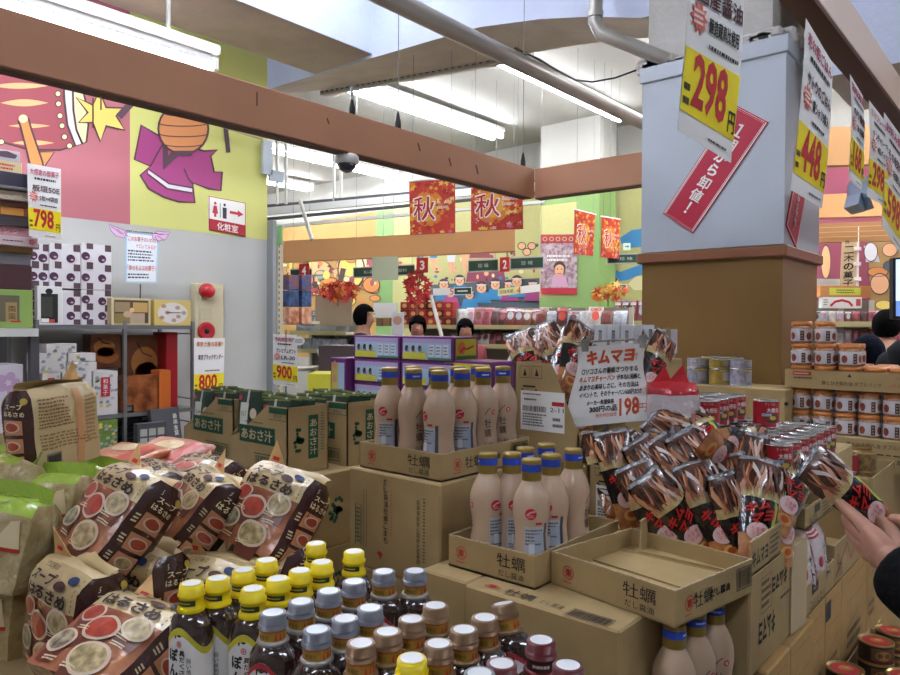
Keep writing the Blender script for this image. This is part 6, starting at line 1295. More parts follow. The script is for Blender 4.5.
def strip4(b, f, n): b.drect(push(f, n, 1), 0, .0, .55, 1, ink('dedc9c')); b.text('珍味売場', push(f, n, 2), .2, .5, .55, BLACK, w=.32); b.text('4', push(f, n, 2), .49, .5, .9, RED, w=.09)
quad('strip_sign', 'white and yellow strip sign with a red 4 above the back shelves', 'sign', ((498, 289, 7.3), (540, 284, 7.3), (540, 291.5, 7.3), (498, 296, 7.3)), WHITE, .01, None, strip4)
quad('exit_sign', 'small green exit arrow sign on the blue mural', 'exit sign', ((623.5, 243, 7.0), (630.5, 243, 7.0), (630.5, 250, 7.0), (623.5, 250, 7.0)), ink('d4e4d0'), .02, None, lambda b, f, n: (b.shape(push(f, n, 1), [(.2, .42), (.55, .42), (.55, .25), (.85, .5), (.55, .75), (.55, .58), (.2, .58)], ink('3a9a5a'))))
def grn2(b, f, n): b.drect(push(f, n, 1), .04, .12, .96, .88, ink('2a6a3c'))
quad('exit_sign', 'small green framed sign above the maple leaves by the pillar', 'sign', ((611, 285, 7.0), (627, 284, 7.0), (627, 290, 7.0), (611, 291, 7.0)), WHITE, .02, None, grn2)
# maple sprays
def spray(label, px, py, d, rx, rY, n, cols, seed):
    rd = random.Random(seed); t = thing('maple_spray', label, 'maple spray', atD(px, py, d)); o = V(t.location); b = MB()
    for i in range(n):
        a = rd.random()*6.28; r = math.sqrt(rd.random()); c = RT*(r*math.cos(a)*rx*d/720) + UP*(r*math.sin(a)*rY*d/720) + fw*((rd.random()-.5)*.12); s = .035+.02*rd.random(); th = rd.random()*6.28
        n_ = (-fw+V((rd.random()-.5, rd.random()-.5, rd.random()-.5))).normalized(); u = n_.orthogonal().normalized(); w = n_.cross(u)
        pts = []
        for k in range(10): q = s*(1 if k % 2 == 0 else .38); pts.append(c+u*q*math.cos(th+k*.628)+w*q*math.sin(th+k*.628))
        b.poly(pts, rd.choice(cols))
    b.build('leaves', t); MB().tube([UP*(-rY*1.6*d/720), UP*0, UP*(rY*d/720)+RT*.05], .006, ink('6a4a34'), 6).build('stem', t); return t
RD3 = [ink('b8242a'), ink('d03a34'), ink('a01e26')]
spray('red maple spray under the number 3 plate', 417, 288, 6.9, 13, 17, 60, RD3, 3); spray('red and orange maple spray left of the staff man', 338, 292, 7.2, 22, 9, 60, RD3+[ink('e08a2c'), ink('d86a2a')], 4)
spray('orange maple spray beside the pillar', 608, 292, 6.8, 18, 9, 40, [ink('e0a03a'), ink('d87a34'), ink('e8c060'), ink('c84a34')], 5)
# end shelf behind the wall end
t = thing('steel_shelf', 'cream steel shelf upright with blue boxed goods just past the grey wall end', 'shelf', atD(281, 300, 5.6)); o = V(t.location); o.z = 0; t.location = o
CRS_ = mat('shelf_cream', 'c4bca4', .5)
def loc_(px, py, d): return atD(px, py, d)-o
a, c = loc_(274, 240, 5.6), loc_(283, 240, 5.6); zz = a.z; m = MB(); m.box(((a.x+c.x)/2, (a.y+c.y)/2, zz/2), (.05, .05, zz), CRS_, rotm(0, 0, 0)); 
for i in range(26): m.box(((a.x+c.x)/2+.026, (a.y+c.y)/2-.012, zz-.05-i*.045), (.002, .010, .022), ink('6a665a'))
m.build('upright', t)
for py in (325, 372): q0, q1 = loc_(279, py, 5.62), loc_(312, py-1, 6.0); b = MB(); b.prism([q0, q1, q1+dp*4, q0+dp*4], V((0, 0, .025)), CRS_); b.build('shelf_board', t)
for r, (py0, py1) in enumerate(((275, 290), (290.5, 307), (307.5, 324))):
    for k, (p0, p1) in enumerate(((284, 296), (297, 309))):
        A, C = atD(p0, py1, 5.75+.1*k), atD(p1, py0, 5.75+.1*k); m_ = mat('bx_blue%d' % r, ('34507e', '3c5a88', 'a85a3a')[r], .5, var=.5, vscale=25, col2=('8a4a3a', '22304e', 'd8a888')[r])
        tag(MB().box(((A.x+C.x)/2, (A.y+C.y)/2, (A.z+C.z)/2), (.10, .10, C.z-A.z-.004), m_, bev=.003).build('goods_box'), 'picture printed goods box on the end shelf, %s row, %s' % (ORD[r], ('left', 'right')[k]), 'box', 'boxes on the end shelf')
m = MB(); q = atD(272, 236, 5.4); tag(MB().box((q.x, q.y, q.z), (.24, .02, .14), ink('8ab87a')).build('green_panel'), 'plain green panel above the end shelf', 'panel')
# gondolas along the back
SHC = mat('gondola_cream', 'b9b4a2', .5)
def gondola(label, px0, px1, d0, d1, ys, depth=.45):
    P0, P1 = atD(px0, ys[0], d0), atD(px1, ys[0], d1); t = thing('gondola_shelf', label, 'shelf', (P0.x, P0.y, 0)); o = V((P0.x, P0.y, 0)); x = (P1-P0); x.z = 0; L = x.length; x.normalize(); y = V((-x.y, x.x, 0)); t.rotation_euler = (0, 0, math.atan2(x.y, x.x)); zs_ = []
    for k, py in enumerate(ys):
        z = atD((px0+px1)/2, py, (d0+d1)/2).z; zs_.append(z)
        sb = MB().box((L/2, depth/2, z-.015), (L, depth, .03), SHC, bev=.003).build('shelf_board', t); MB().box((L/2, -.004, z-.01), (L, .008, .045), mat('rail_yellow', 'b8ae7c', .5)).build('price_rail', sb)
    top = zs_[0]+.2
    for u in (.015, L/2, L-.015): MB().box((u, depth-.02, top/2), (.04, .04, top), SHC).build('upright', t)
    MB().box((L/2, depth+.005, top/2), (L, .01, top), mat('gondola_back', '8a8478', .6)).build('back_panel', t); MB().box((L/2, depth/2, .06), (L, depth, .12), SHC).build('plinth', t)
    return t, o, x, y, L, zs_
def pouchbox(label, p, ang, w, h, m, group, tilt=0, face=None, dep=.06):
    b = MB(); fn = lambda s: (lambda u, v: V((s*u*w/2, -s*dep/2*(1-u**6)*(1-abs(v)**5)-s*.001, (v+1)/2*h)))
    b.grid(fn(1), 6, 6, m); b.grid(fn(-1), 6, 6, m); g = nrm(fn(1), .002)
    if face: b.disc(g, .0, .0, .5, .45, face, 10); b.drect(g, -.7, .5, .7, .75, face, 2, 1)
    o = b.build('food_pouch'); o.location = p; o.rotation_euler = (r_(tilt), 0, ang); return tag(o, label, 'food pouch', group)
rg = random.Random(5)
t, o, gx, gy, GL, zs_ = gondola('long back shelf of bagged snacks under the crowd mural', 398, 548, 8.0, 7.4, (326, 345)); ga = math.atan2(gx.y, gx.x)
WPC = [mat('pouch_c%d' % i, c, .3, coat=.6, var=.4, vscale=20, bump=.2) for i, c in enumerate(('c8ccd4', '8a3a3a', 'd0c8c0', 'b05a6a', '7a4a34', 'b8bcc8', '5a3430', 'c89aa4'))]
n = 0
for i in range(14):
    u = .72+.088*i*1.02
    if u > GL-.06: break
    p = o+gx*u+gy*.12+V((0, 0, zs_[0]+.002)); pouchbox('bagged snack on the upper back shelf, %s from the red boxes' % ORD[i], p, ga+r_(rg.randint(-10, 10)), .13, .19+.03*rg.random(), WPC[(i//2*3) % 8], 'bagged snacks on the back shelf', -22, WPC[(i*5+2) % 8])
for i in range(16):
    u = .62+.074*i
    if u > GL-.06: break
    p = o+gx*u+gy*.10+V((0, 0, zs_[1]+.002)); pouchbox('bagged snack on the lower back shelf, %s from the cashiers' % ORD[i], p, ga+r_(rg.randint(-10, 10)), .11, .13+.03*rg.random(), WPC[(i*3+1) % 8], 'bagged snacks on the back shelf', -24, WPC[(i*5) % 8])
for i in range(6):
    for j in range(3):
        p = o+gx*(.05+.105*i)+gy*.12+V((0, 0, zs_[0]+.001+.088*j)); col = ('7e2426', '5c2420', '9a2c2a', 'a83430')[(i+j) % 4]
        bx('red_tin_box', 'dark red box on the back shelf, %s column, %s row up' % (ORD[i], ORD[j]), 'box', .10, .12, .086, mat('bx_r'+col, col, .45), p, ga, 'dark red boxes on the back shelf', lambda b, f: (b.disc(two(f['front'], 1), 0, .045, .028, .024, ink('c89a5a'), 10)))
t, o2, gx2, gy2, GL2, zz2 = gondola('back shelf of bagged rice snacks beside the portrait poster', 530, 622, 6.9, 6.5, (328, 352)); ga2 = math.atan2(gx2.y, gx2.x)
for i in range(8):
    u = .06+.108*i; p = o2+gx2*u+gy2*.14+V((0, 0, zz2[0]+.002)); pouchbox('clear bag of rice snacks on the shelf by the portrait poster, %s from the left' % ORD[i], p, ga2+r_(rg.randint(-10, 10)), .14, .17+.04*(i % 3 == 2), (WPC[4], WPC[5], WPC[6], WPC[5], WPC[2], WPC[2])[i % 6], 'bagged rice snacks by the poster', -18, (WPC[1], WPC[0], ink('c84a3a'))[i % 3], .08)
# red jars stand behind the maple spray by the pillar
t, o3, gx3, gy3, GL3, zz3 = gondola('dark shelf of red packets right beside the pillar', 610, 646, 7.2, 7.0, (322, 345)); ga3 = math.atan2(gx3.y, gx3.x)
for i in range(5): p = o3+gx3*(.04+.08*i)+gy3*.12+V((0, 0, zz3[0]+.002)); pouchbox('dark red packet on the shelf beside the pillar, %s from the left' % ORD[i], p, ga3, .075, .22, WPC[(1, 6, 1, 3, 6)[i]], 'dark red packets by the pillar', -6, WPC[(2, 0)[i % 2]])
# left table of silver bags in front of the checkout
t, o4, gx4, gy4, GL4, zz4 = gondola('low shelf of silver bags left of the staff man', 290, 346, 7.6, 7.4, (332, 350)); ga4 = math.atan2(gx4.y, gx4.x); SLB = mat('silver_bag', 'a4acb8', .2, metal=.4, coat=.5, bump=.5, bscale=30)
for i in range(6): p = o4+gx4*(.05+.096*i)+gy4*.16+V((0, 0, zz4[0]+.002)); pouchbox('silver blue bag on the low shelf left of the staff man, %s from the left' % ORD[i], p, ga4+r_(rg.randint(-15, 15)), .15, .23-.03*(i in (0, 1)), SLB, 'silver bags left of the staff man', -10, WPC[(7, 3, 0)[i % 3]], .10)
for i in range(5): p = o4+gx4*(.06+.115*i)+gy4*.12+V((0, 0, zz4[1]+.002)); bx('small_carton', 'small grey printed carton below the silver bags, %s from the left' % ORD[i], 'box', .10, .14, .115, mat('bx_greyprint', '9aa0a6', .5, var=.3, vscale=25), p, ga4, 'small cartons below the silver bags')
# checkout clutter
def simplebox(name, label, cat, px0, px1, py0, py1, d, m, dep=.25, deco=None, floor=False):
    A, C = atD(px0, py1, d), atD(px1, py0, d); x = (C-A); x.z = 0; L = x.length; z0 = 0 if floor else A.z
    return bx(name, label, cat, L, dep, C.z-z0, m, ((A+C)/2+dp.normalized()*dep/2).xy.to_3d()+V((0, 0, z0)), math.atan2(x.y, x.x), None, deco)
simplebox('checkout_counter', 'dark checkout counter behind the purple boxes', 'counter', 318, 402, 346, 400, 5.8, mat('counter_dark', '4a3c3c', .5), .35, None, True)
simplebox('carton_screen', 'tan cardboard display board behind the silver bags', 'display board', 315, 352, 296, 326, 7.4, mat('tan_board', 'a8987e', .8), .04, None, False)
simplebox('register_box', 'pale white till printer on the checkout', 'till', 391, 403, 312, 343, 6.4, mat('till_white', 'c8c8c8', .4), .2, lambda b, f: b.disc(two(f['front'], 1), 0, .2, .04, .04, ink('b88a78'), 12))
simplebox('white_case', 'white round-cornered case with stacked trays behind the staff man', 'case', 373, 396, 303, 317, 8.7, mat('till_white', 'c8c8c8', .4), .3)
for k in range(4): simplebox('bread_box', 'brown goods box in the row under the white case, %s from the left' % ORD[k], 'box', 376+7*k, 382.5+7*k, 318, 326, 8.6, mat('bx_br%d' % (k % 2), ('6a4a34', '8a6a48')[k % 2], .5), .2)
simplebox('yellow_basket', 'bright yellow shopping basket by the checkout', 'basket', 307, 331, 374, 396, 4.6, mat('basket_yellow', 'c8c43a', .4, bump=.2), .3)
simplebox('basket_table', 'dark low table under the yellow basket', 'table', 303, 335, 396.5, 420, 4.6, mat('counter_dark', '4a3c3c', .5), .4, None, True)
def cloth(label, pts, d, m):
    b = MB(); n = len(pts); vs = [atD(px, py, d+.05*math.sin(i*2.1)) for i, (px, py) in enumerate(pts)]; b.prism(vs, dp*1.2, m); return tag(b.build('plastic_bag'), label, 'plastic bag')
PLB = mat('white_film', 'd4dade', .35, coat=.3, bump=.4, bscale=20)
cloth('white plastic carrier bag hanging at the checkout end', [(317, 350), (322, 347), (334, 349), (346, 352), (336, 356), (333, 374), (327, 374), (324, 357), (318, 356)], 6.1, PLB)
cloth('crumpled white plastic bag behind the snack cartons', [(503, 372), (511, 358), (516, 346), (521, 351), (524, 346), (528, 352), (527, 375), (520, 384), (506, 384)], 3.2, PLB)
m = MB(); m.tube([atD(431, 296, 6.7), atD(441, 334, 6.2), atD(452, 380, 5.6)], .018, ink('b0aca0'), 10); tag(m.build('slanting_pole'), 'pale slanting pole before the red boxes and cashiers', 'pole')
m = MB(); m.tube([atD(300, 200, 6.6), atD(312, 240, 6.4)], .018, ink('c8c6bc'), 10); tag(m.build('slanting_pole'), 'pale slanting pole above the left end of the tan beam', 'pole')
# cable trays and rails near the ceiling
for k, (y0, y1, d0, d1, h, cm, lb) in enumerate(((208, 193, 8.4, 7.6, 7, 'e4e4e0', 'broad white rail'), (218, 203, 8.2, 7.4, 2.5, '4a4a4c', 'dark narrow rail'), (205, 191, 8.6, 7.8, 4, '55555a', 'dark upper rail'), (226, 212, 8.0, 7.2, 3, 'd4d8d4', 'lower white rail'))):
    A, B, C, D = atD(262, y0, d0), atD(545, y1-12, d1), atD(545, y1-12+h, d1), atD(262, y0+h, d0)
    tag(MB().prism([D, C, B, A], dp*.6, ink(cm)).build('ceiling_rail'), lb+' running across below the ceiling behind the long beam', 'rail', 'rails under the ceiling')
for k, px in enumerate((277, 286, 334, 341)):
    q = atD(px, 204, 8.4); tag(MB().tube([q, V((q.x, q.y, 3.93))], .02, STEEL, 8).build('rail_hanger'), 'grey hanger of the ceiling rails, %s from the mural wall' % ORD[k], 'hanger')
t = thing('security_camera', 'dome security camera under the long brown beam', 'camera', V((BX-.04, onX(353, 160, BX).y, 2.278))); o = V(t.location)
MB().lathe([(.045, 0), (.052, -.01), (.052, -.035), (.045, -.04)][::-1], mat('cam_white', 'd0d0cc', .4), 20).build('housing', t); MB().lathe([(.041*math.cos(a*PI/16), -.04-.036*math.sin(a*PI/16)) for a in range(9)][::-1], mat('cam_dome', '2a3040', .08, coat=1), 20).build('dome', t)
# bits at the mural wall top end
q = onX(262, 158, WX); tag(MB().box((q.x+.03, q.y+.02, q.z), (.03, .08, .24), ink('b8c4cc')).box((q.x+.03, q.y+.10, q.z-.12), (.03, .12, .08), ink('b8c4cc')).build('wall_bracket'), 'pale blue angled bracket at the top corner of the mural wall', 'bracket')
m = MB(); m.tube([onX(212, 122, WX+.12), onX(262, 138, WX+.12)], .016, ink('c8b890'), 10); tag(m.build('cream_conduit'), 'cream conduit pipe crossing the lime wall under the beam', 'conduit')
# ----- right of the pillar
for k, (py0, py1, d, m_, lb) in enumerate(((126, 165, 5.0, TAN, 'upper tan boxed beam seen between the price slips'), (193, 217, 5.8, TAN, 'middle tan boxed beam past the pillar'), (222, 242, 6.4, mat('slat_wood', 'a87848', .5), 'slatted wooden beam past the pillar'))):
    A, B, C, D = atD(806, py0+2, d), atD(960, py0-4, d), atD(960, py1-3, d), atD(806, py1+1, d); b = MB().prism([D, C, B, A], dp*.8, m_)
    if k == 2:
        for q in (.25, .5, .75): b.prism([D+(A-D)*q-dp*.02, C+(B-C)*q-dp*.02, C+(B-C)*(q+.05)-dp*.02, D+(A-D)*(q+.05)-dp*.02], dp*.04, ink('caa070'))
    tag(b.build('tan_beam'), lb, 'beam')
cloth('crumpled pale blue plastic bag hanging among the price slips', [(862, 178), (868, 176), (870, 196), (874, 208), (866, 211), (858, 204), (861, 192)], 3.0, mat('blue_film', 'a8bcd4', .3, coat=.4))
simplebox('pale_board', 'blank white board in front of the rose mural', 'board', 816, 840, 279, 288.5, 6.6, WHITE, .02)
def nb(b, f, n):
    b.text('二木の菓子', push(f, n, 1), .48, .46, .155, BLACK, vert=True, w=.66, bold=.03); b.text('株', push(f, n, 1), .35, .95, .07, BLACK, w=.3)
t = quad('vertical_banner', 'cream vertical shop banner with five big black characters before the rose mural', 'banner', ((842, 240, 6.4), (857, 239, 6.4), (856, 289, 6.4), (840, 290, 6.4)), ink('d0b890'), .006, None, nb)
MB().tube([atD(858, 226, 6.41), atD(857, 300, 6.41)], .012, WHITE, 8).build('banner_pole', t)
b = MB()
for py in (249, 264, 279): q = atD(857.5, py, 6.40); b = MB().box((q.x, q.y, q.z), (.05, .05, .03), WHITE); b.build('banner_loop', t)
def os_(b, f): g = two(f['front'], 1); b.drect(g, -.14, .018, .13, .08, ink('c8c84a')); b.lines(two(f['front'], 2), -.08, .08, .03, .07, 2, ink('5a5a34'))
simplebox('promo_header', 'orange promotion header with a yellow label past the pillar', 'header board', 820, 871, 286, 297, 6.2, mat('header_orange', 'c08048', .5), .1, os_)
def ws_(b, f): g = two(f['front'], 1); b.stroke(g, [(-.10, .018), (-.06, .055), (0, .068), (.06, .052), (.09, .018)], .02, RED); b.drect(g, .12, .02, .16, .08, ink('d05a5a')); b.lines(g, -.16, -.12, .02, .08, 3, ink('8a8a90'))
simplebox('promo_board', 'white promotion board with a red arc under the orange header', 'board', 822, 862, 297.3, 308, 6.2, WHITE, .06, ws_)
t, o5, gx5, gy5, GL5, zz5 = gondola('shelf of small pickles and packets past the pillar', 812, 880, 6.0, 5.8, (323, 345)); ga5 = math.atan2(gx5.y, gx5.x)
for i in range(10):
    for lv in range(2): p = o5+gx5*(.04+.058*i)+gy5*.10+V((0, 0, zz5[lv]+.002)); pouchbox('small packet past the pillar, %s shelf, %s from the pillar' % (('upper', 'lower')[lv], ORD[i]), p, ga5, .056, .10+.03*((i*3+lv) % 3), WPC[(i*5+lv*3) % 8], 'small packets past the pillar', -8, WPC[(i*3+4) % 8], .04)
# bright screen at the right edge
t = thing('video_screen', 'bright pale blue video screen cut by the right picture edge', 'screen', atD(912, 290, 3.6)); o = V(t.location); A, B, C, D = [atD(*p)-o for p in ((893, 258, 3.6), (960, 254, 3.6), (960, 322, 3.6), (893, 319, 3.6))]; n = (B-A).cross(D-A).normalized()
MB().prism([D, C, B, A], n*.03, BLACK).build('screen_case', t); q = MB(); f = lambda u, v: (D+(C-D)*u)+((A+(B-A)*u)-(D+(C-D)*u))*v - n*.002
q.drect(f, .04, .30, .98, .97, mat('screen_sky', 'a8c8f0', .3, emit=1.1)); q.drect(f, .04, .05, .98, .30, mat('screen_sea', '5a78b0', .3, emit=.9)); q.build('lit_panel', t); pz = A*.5+D*.5; 
MB().box(((B.x+C.x)/2*.5, (B.y+C.y)/2*.5, -o.z/2-.12), (.05, .05, o.z-.24), BLACK).build('stand', t); 
# ================================================================== PEOPLE
SKN = mat('skin', 'b0806a', .5, var=.10, vscale=18, spec=.4); HAIRD = mat('dark_hair', '0c0a0b', .9, bump=.4, bscale=90, spec=.08); NAVY = mat('navy_cloth', '1b1e26', .9, bump=.2, bscale=60, spec=.15); GREYC = mat('charcoal_jacket', '2e3138', .9, bump=.2, bscale=60, spec=.15); BLKC = mat('black_coat', '101114', .85, bump=.3, bscale=40, spec=.15); TRO = mat('dark_trousers', '1f2126', .85)
def skinmesh(name, pts, edges, rad, m, parent, sub=2, root=0):
    me = bpy.data.meshes.new(name); me.from_pydata([tuple(p) for p in pts], edges, []); ob = bpy.data.objects.new(name, me); COL.objects.link(ob)
    mo = ob.modifiers.new('s', 'SKIN'); mo.use_smooth_shade = True
    for i, v in enumerate(me.skin_vertices[0].data): r = rad[i]; v.radius = (r, r) if isinstance(r, (int, float)) else r; v.use_root = (i == root)
    ob.modifiers.new('d', 'SUBSURF').levels = sub
    bpy.context.view_layer.update(); dg = bpy.context.evaluated_depsgraph_get(); nm = bpy.data.meshes.new_from_object(ob.evaluated_get(dg)); bpy.data.objects.remove(ob); bpy.data.meshes.remove(me)
    nm.name = name; nm.materials.clear(); nm.materials.append(m)
    for p in nm.polygons: p.use_smooth = True
    o = bpy.data.objects.new(name, nm); COL.objects.link(o); o.parent = parent; return o
def headparts(t, c, s, yaw, hairm, cap=None, parent=None):
    """hair, eyes, brows, mouth for a head of height s centred at c, facing local yaw"""
    M = Matrix.Translation(c) @ Matrix.Rotation(yaw, 4, 'Z')      # face looks along -Y
    b = MB(); R = s*.50
    def hp(u, v):   # shell over the crown
        a = u*PI; e = v*PI/2; k = 1.0+.02*math.sin(9*a)
        return V((math.sin(a)*math.cos(e)*R*.80*k, -math.cos(a)*math.cos(e)*R*.92*k+R*.06, math.sin(e)*R*1.02+R*.02))
    b.grid(lambda u, v: hp(u, .22+.78*v), 26, 7, hairm, M, u=(-1, 1), v=(0, 1)); b.grid(lambda u, v: hp(1+u*.62, -.55+.80*v), 18, 6, hairm, M, u=(-1, 1), v=(0, 1)); b.build('hair' if not cap else 'knit_hat', t)
    f = MB()
    for sx in (-1, 1):
        f.lathe([(0, 0), (R*.10, .001), (R*.09, .004), (0, .006)], WHITE, 12, 1, .6, M @ Matrix.Translation((sx*R*.30, -R*.80, R*.03)) @ Matrix.Rotation(PI/2, 4, 'X')); f.lathe([(0, 0), (R*.05, .001), (0, .003)], BLACK, 10, M=M @ Matrix.Translation((sx*R*.30, -R*.80-.006, R*.03)) @ Matrix.Rotation(PI/2, 4, 'X'))
        f.box((sx*R*.30, -R*.82, R*.20), (R*.28, .006, R*.06), HAIRD, M)
    f.build('eyes', t); f = MB(); f.tube([(-R*.2, -R*.82, -R*.42), (0, -R*.86, -R*.44), (R*.2, -R*.82, -R*.42)], R*.05, ink('9a5a50'), 6, M); f.build('mouth', t)
def person(label, x, y, yaw, h=1.70, coat=NAVY, hairm=HAIRD, arms=None, headyaw=0, trousers=TRO, hood=False, cap=False, lean=0.0):
    t = thing('person', label, 'person', (x, y, 0), yaw); k = h/1.70; S = lambda *p: V(p)*k
    hands = arms or dict(L=((.20, .02, 1.10), (.20, -.12, .86), (.19, -.20, .80)), R=((-.20, .02, 1.10), (-.20, -.12, .86), (-.19, -.20, .80)))
    P = [S(0, 0, .95), S(0, .01, 1.12), S(0, .01, 1.30), S(0, .01, 1.44), S(0, -.005, 1.50), S(0, -.02, 1.545), S(0, -.02, 1.61), S(0, -.015, 1.665)]; Rr = [.13, .125, .14, .07, .055, .075, .088, .055]; E = [(0, 1), (1, 2), (2, 3), (3, 4), (4, 5), (5, 6), (6, 7)]
    P += [S(0, -.105, 1.585)]; Rr += [.013]; E += [(6, 8)]            # nose
    for sx, key in ((1, 'L'), (-1, 'R')):
        e, w_, hnd = [V(q)*k for q in hands[key]]; i = len(P); P += [S(sx*.165, .01, 1.40), e, w_, hnd]; Rr += [.06, .042, .030, .034]; E += [(3, i), (i, i+1), (i+1, i+2), (i+2, i+3)]
        di = (hnd-w_).normalized(); sd = di.cross(V((0, 0, 1))).normalized()
        for q in range(4): j = len(P); P += [hnd+di*.035+sd*(.012*(q-1.5)), hnd+di*(.085-.006*abs(q-1.3))+sd*(.016*(q-1.5))-V((0, 0, .014))]; Rr += [.011, .008]; E += [(i+3, j), (j, j+1)]
        j = len(P); P += [hnd+sd*(-.035*sx)+di*.02]; Rr += [.011]; E += [(i+3, j)]
        i = len(P); P += [S(sx*.09, 0, .88), S(sx*.10, -.01, .50), S(sx*.10, .02, .09), S(sx*.11, -.13, .035)]; Rr += [.085, .062, .045, .035]; E += [(0, i), (i, i+1), (i+1, i+2), (i+2, i+3)]
    skinmesh('body', P, E, [r*k if not isinstance(r, tuple) else r for r in Rr], SKN, t, 2)
    C = [S(0, 0, .84), S(0, .005, 1.0), S(0, .01, 1.18), S(0, .01, 1.36), S(0, .01, 1.475)]; Rc = [.185, .175, .18, .155, .088]; Ec = [(0, 1), (1, 2), (2, 3), (3, 4)]
    for sx, key in ((1, 'L'), (-1, 'R')):
        e, w_, hnd = [V(q)*k for q in hands[key]]; i = len(C); C += [S(sx*.175, .01, 1.385), e, w_]; Rc += [.085, .066, .056]; Ec += [(3, i), (i, i+1), (i+1, i+2)]
    skinmesh('jacket', C, Ec, [r*k for r in Rc], coat, t, 2)
    T = [S(0, 0, .93)]; Rt = [.155]; Et = []
    for sx in (1, -1): i = len(T); T += [S(sx*.095, 0, .82), S(sx*.10, -.005, .50), S(sx*.10, .02, .11)]; Rt += [.105, .08, .07]; Et += [(0, i), (i, i+1), (i+1, i+2)]
    skinmesh('trousers', T, Et, [r*k for r in Rt], trousers, t, 2)
    for sx in (1, -1): MB().box(V((sx*.105, -.06, .045))*k, V((.10, .28, .09))*k, BLACK, bev=.03, seg=3).build('shoe', t)
    headparts(t, S(0, -.015, 1.615), .235*k, headyaw, hairm, cap)
    if hood: b = MB(); b.lathe([(.02, -.10), (.09, -.08), (.12, -.02), (.11, .04), (.06, .07), (0, .075)], coat, 18, 1.0, .62, Matrix.Translation(S(0, .085, 1.43)) @ Matrix.Rotation(-.35, 4, 'X')); b.build('hood', t)
    return t
def face_px(px, d): q = atD(px, 326, d); return q.x, q.y
x, y = face_px(363, 7.1); person('staff man in a navy jacket with short dark hair, turned away at the checkout', x, y, r_(132), 1.73)
x, y = face_px(418, 7.3); person('cashier with dark hair whose face peeks over the purple boxes', x, y, r_(30), 1.63, mat('staff_red', '7a3038', .8))
x, y = face_px(465, 7.2); person('cashier with dark hair peeking behind the milky bottles', x, y, r_(50), 1.60, mat('staff_red', '7a3038', .8))
x, y = face_px(885, 5.3); person('shopper with dark hair looking at the shelf past the pillar', x, y, r_(150), 1.66, BLKC, headyaw=.3)
x, y = face_px(868, 3.95); person('short shopper in a navy knitted hat behind the orange-lidded jars', x, y, r_(170), 1.49, BLKC, mat('knit_navy', '1c2232', .95, bump=.6, bscale=70, spec=.1), cap=True)
x, y = face_px(928, 3.3); person('shopper in a hooded charcoal jacket cut by the right picture edge', x, y, r_(140), 1.70, GREYC, hood=True)
# the customer holding a pack; body in the aisle, hand built in full
t = thing('person', 'customer in a black coat whose hand holds a snack pack at the right edge', 'person', (0, 0, 0))
def hp(px, py, d): return atD(px, py, d)
bc_ = V((.20, 1.36, 0))
P = [bc_+V((0, 0, .95)), bc_+V((0, 0, 1.12)), bc_+V((0, 0, 1.30)), bc_+V((0, 0, 1.43)), bc_+V((-.01, 0, 1.50)), bc_+V((-.03, 0, 1.55)), bc_+V((-.03, 0, 1.61)), bc_+V((-.02, 0, 1.665)), bc_+V((-.125, 0, 1.585))]; Rr = [.13, .125, .14, .07, .055, .075, .088, .055, .013]; E = [(0, 1), (1, 2), (2, 3), (3, 4), (4, 5), (5, 6), (6, 7), (6, 8)]
def chain(start, pts, rs):
    i = len(P); prev = start
    for p, r in zip(pts, rs): P.append(p); Rr.append(r); E.append((prev, len(P)-1)); prev = len(P)-1
    return prev
wr = hp(893, 571, 1.03); w1 = chain(3, [bc_+V((0, -.17, 1.38)), V((.13, 1.08, 1.06)), (V((.13, 1.08, 1.06))+wr)/2, wr], [.06, .045, .036, .027])
pA = chain(w1, [hp(884, 551, 1.085), hp(876, 541, 1.105)], [(.020, .026), (.016, .020)]); pB = chain(w1, [hp(889, 563, 1.07), hp(883, 556, 1.09)], [(.018, .024), (.015, .018)])
def finger(base, pts, r): chain(base, [hp(*q) for q in pts], r)
finger(pA, ((870, 532, 1.125), (857, 519, 1.16), (845, 508, 1.185), (836, 500, 1.20)), (.0145, .0115, .0100, .0080))
finger(pA, ((868, 539, 1.13), (857, 531, 1.165), (848, 523, 1.20), (845, 515, 1.225)), (.0145, .0115, .0100, .0080))
finger(pB, ((873, 549, 1.115), (860, 543, 1.155), (852, 535, 1.19), (849, 527, 1.215)), (.0140, .0110, .0095, .0078))
finger(pB, ((877, 557, 1.10), (867, 555, 1.135), (860, 548, 1.165), (857, 541, 1.19)), (.0130, .0100, .0085, .0070))
finger(w1, ((895, 550, 1.09), (892, 532, 1.16), (878, 518, 1.215)), (.0180, .0130, .0100))
wr2 = hp(935, 545, 1.12); w2 = chain(3, [bc_+V((0, .17, 1.38)), V((.13, 1.62, 1.06)), wr2], [.06, .042, .028]); p2 = chain(w2, [hp(920, 535, 1.15)], [.030])
finger(p2, ((908, 524, 1.17), (896, 520, 1.18), (887, 519, 1.19)), (.0140, .0115, .0090)); finger(p2, ((906, 535, 1.19), (896, 532, 1.215), (888, 530, 1.23)), (.0130, .011, .009)); finger(p2, ((908, 544, 1.19), (900, 541, 1.22), (893, 537, 1.235)), (.0125, .010, .0085)); finger(p2, ((910, 552, 1.19), (904, 550, 1.22), (899, 545, 1.235)), (.012, .0095, .008)); finger(p2, ((912, 558, 1.18), (908, 558, 1.205), (904, 553, 1.22)), (.011, .0085, .007))
for sx in (1, -1): chain(0, [bc_+V((0, sx*.09, .88)), bc_+V((0, sx*.10, .5)), bc_+V((.02, sx*.10, .09)), bc_+V((-.12, sx*.11, .035))], [.085, .062, .045, .035])
skinmesh('body', P, E, Rr, SKN, t, 2)
def sleeve(sh, el, w_, r): return [sh, el, el+(w_-el)*.5, w_], r
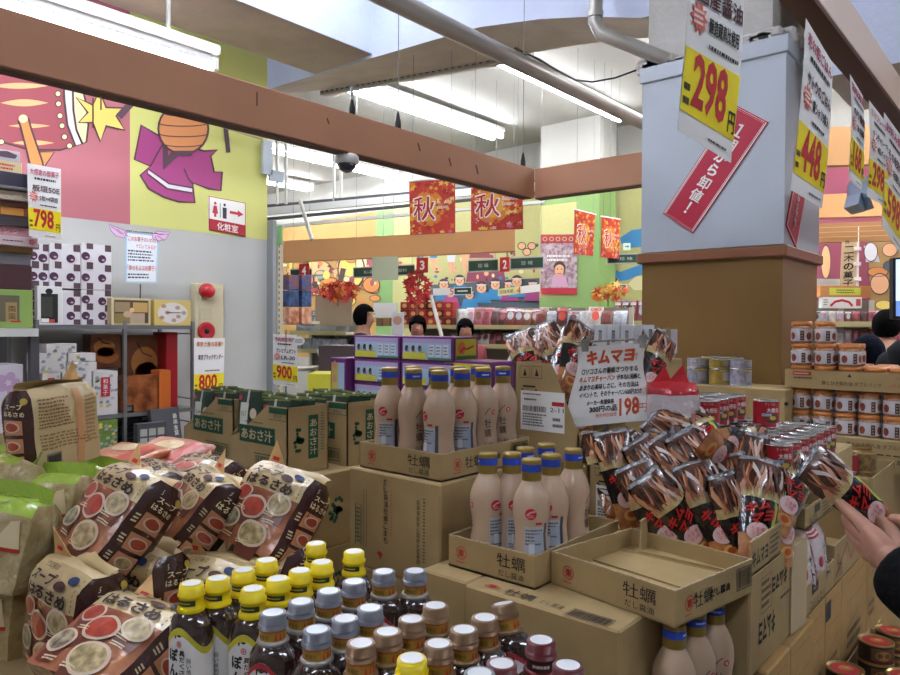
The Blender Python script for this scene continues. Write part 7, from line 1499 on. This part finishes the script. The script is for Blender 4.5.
C = [bc_+V((0, 0, .80)), bc_+V((0, 0, 1.0)), bc_+V((0, 0, 1.18)), bc_+V((0, 0, 1.35)), bc_+V((0, 0, 1.455))]; Rc = [.19, .18, .18, .15, .08]; Ec = [(0, 1), (1, 2), (2, 3), (3, 4)]
for sh, el, w_ in ((bc_+V((0, -.18, 1.37)), V((.13, 1.08, 1.06)), hp(885, 561, 1.06)), (bc_+V((0, .18, 1.37)), V((.13, 1.62, 1.06)), wr2)):
    i = len(C); C += [sh, el, el+(w_-el)*.5, w_-(w_-el)*.12, w_]; Rc += [.088, .072, .066, .058, .050]; Ec += [(3, i), (i, i+1), (i+1, i+2), (i+2, i+3), (i+3, i+4)]
skinmesh('coat', C, Ec, Rc, BLKC, t, 2)
T = [bc_+V((0, 0, .93))]; Rt = [.155]; Et = []
for sx in (1, -1): i = len(T); T += [bc_+V((0, sx*.095, .82)), bc_+V((0, sx*.10, .5)), bc_+V((.02, sx*.10, .11))]; Rt += [.105, .08, .07]; Et += [(0, i), (i, i+1), (i+1, i+2)]
skinmesh('trousers', T, Et, Rt, TRO, t, 2)
for sx in (1, -1): MB().box(bc_+V((-.06, sx*.105, .045)), (.28, .10, .09), BLACK, bev=.03, seg=3).build('shoe', t)
headparts(t, bc_+V((-.025, 0, 1.615)), .235, -PI/2, HAIRD)
hl = atD(851, 496, 1.225); rotH = rotm(r_(-18), 0, r_(46)) @ Matrix.Rotation(r_(-48), 4, 'Y')
dup(PK[0], hl, tuple(rotH.to_euler()), 'kimchi mayo snack pack held up by the customer hand at the right edge', 'kimchi mayo snack packs', .93)
EXPOSURE = 0.83
# ================================================================== RENDER LOOK
wd = bpy.data.worlds.new('world'); SC.world = wd; wd.use_nodes = True
wd.node_tree.nodes['Background'].inputs[0].default_value = (.5, .6, .8, 1); wd.node_tree.nodes['Background'].inputs[1].default_value = .2
vs = SC.view_settings; vs.view_transform = 'Standard'; vs.look = 'None'; vs.exposure = EXPOSURE; vs.gamma = 1; vs.use_curve_mapping = False
SC.cycles.use_denoising = True; SC.cycles.max_bounces = 8
bpy.context.view_layer.update()
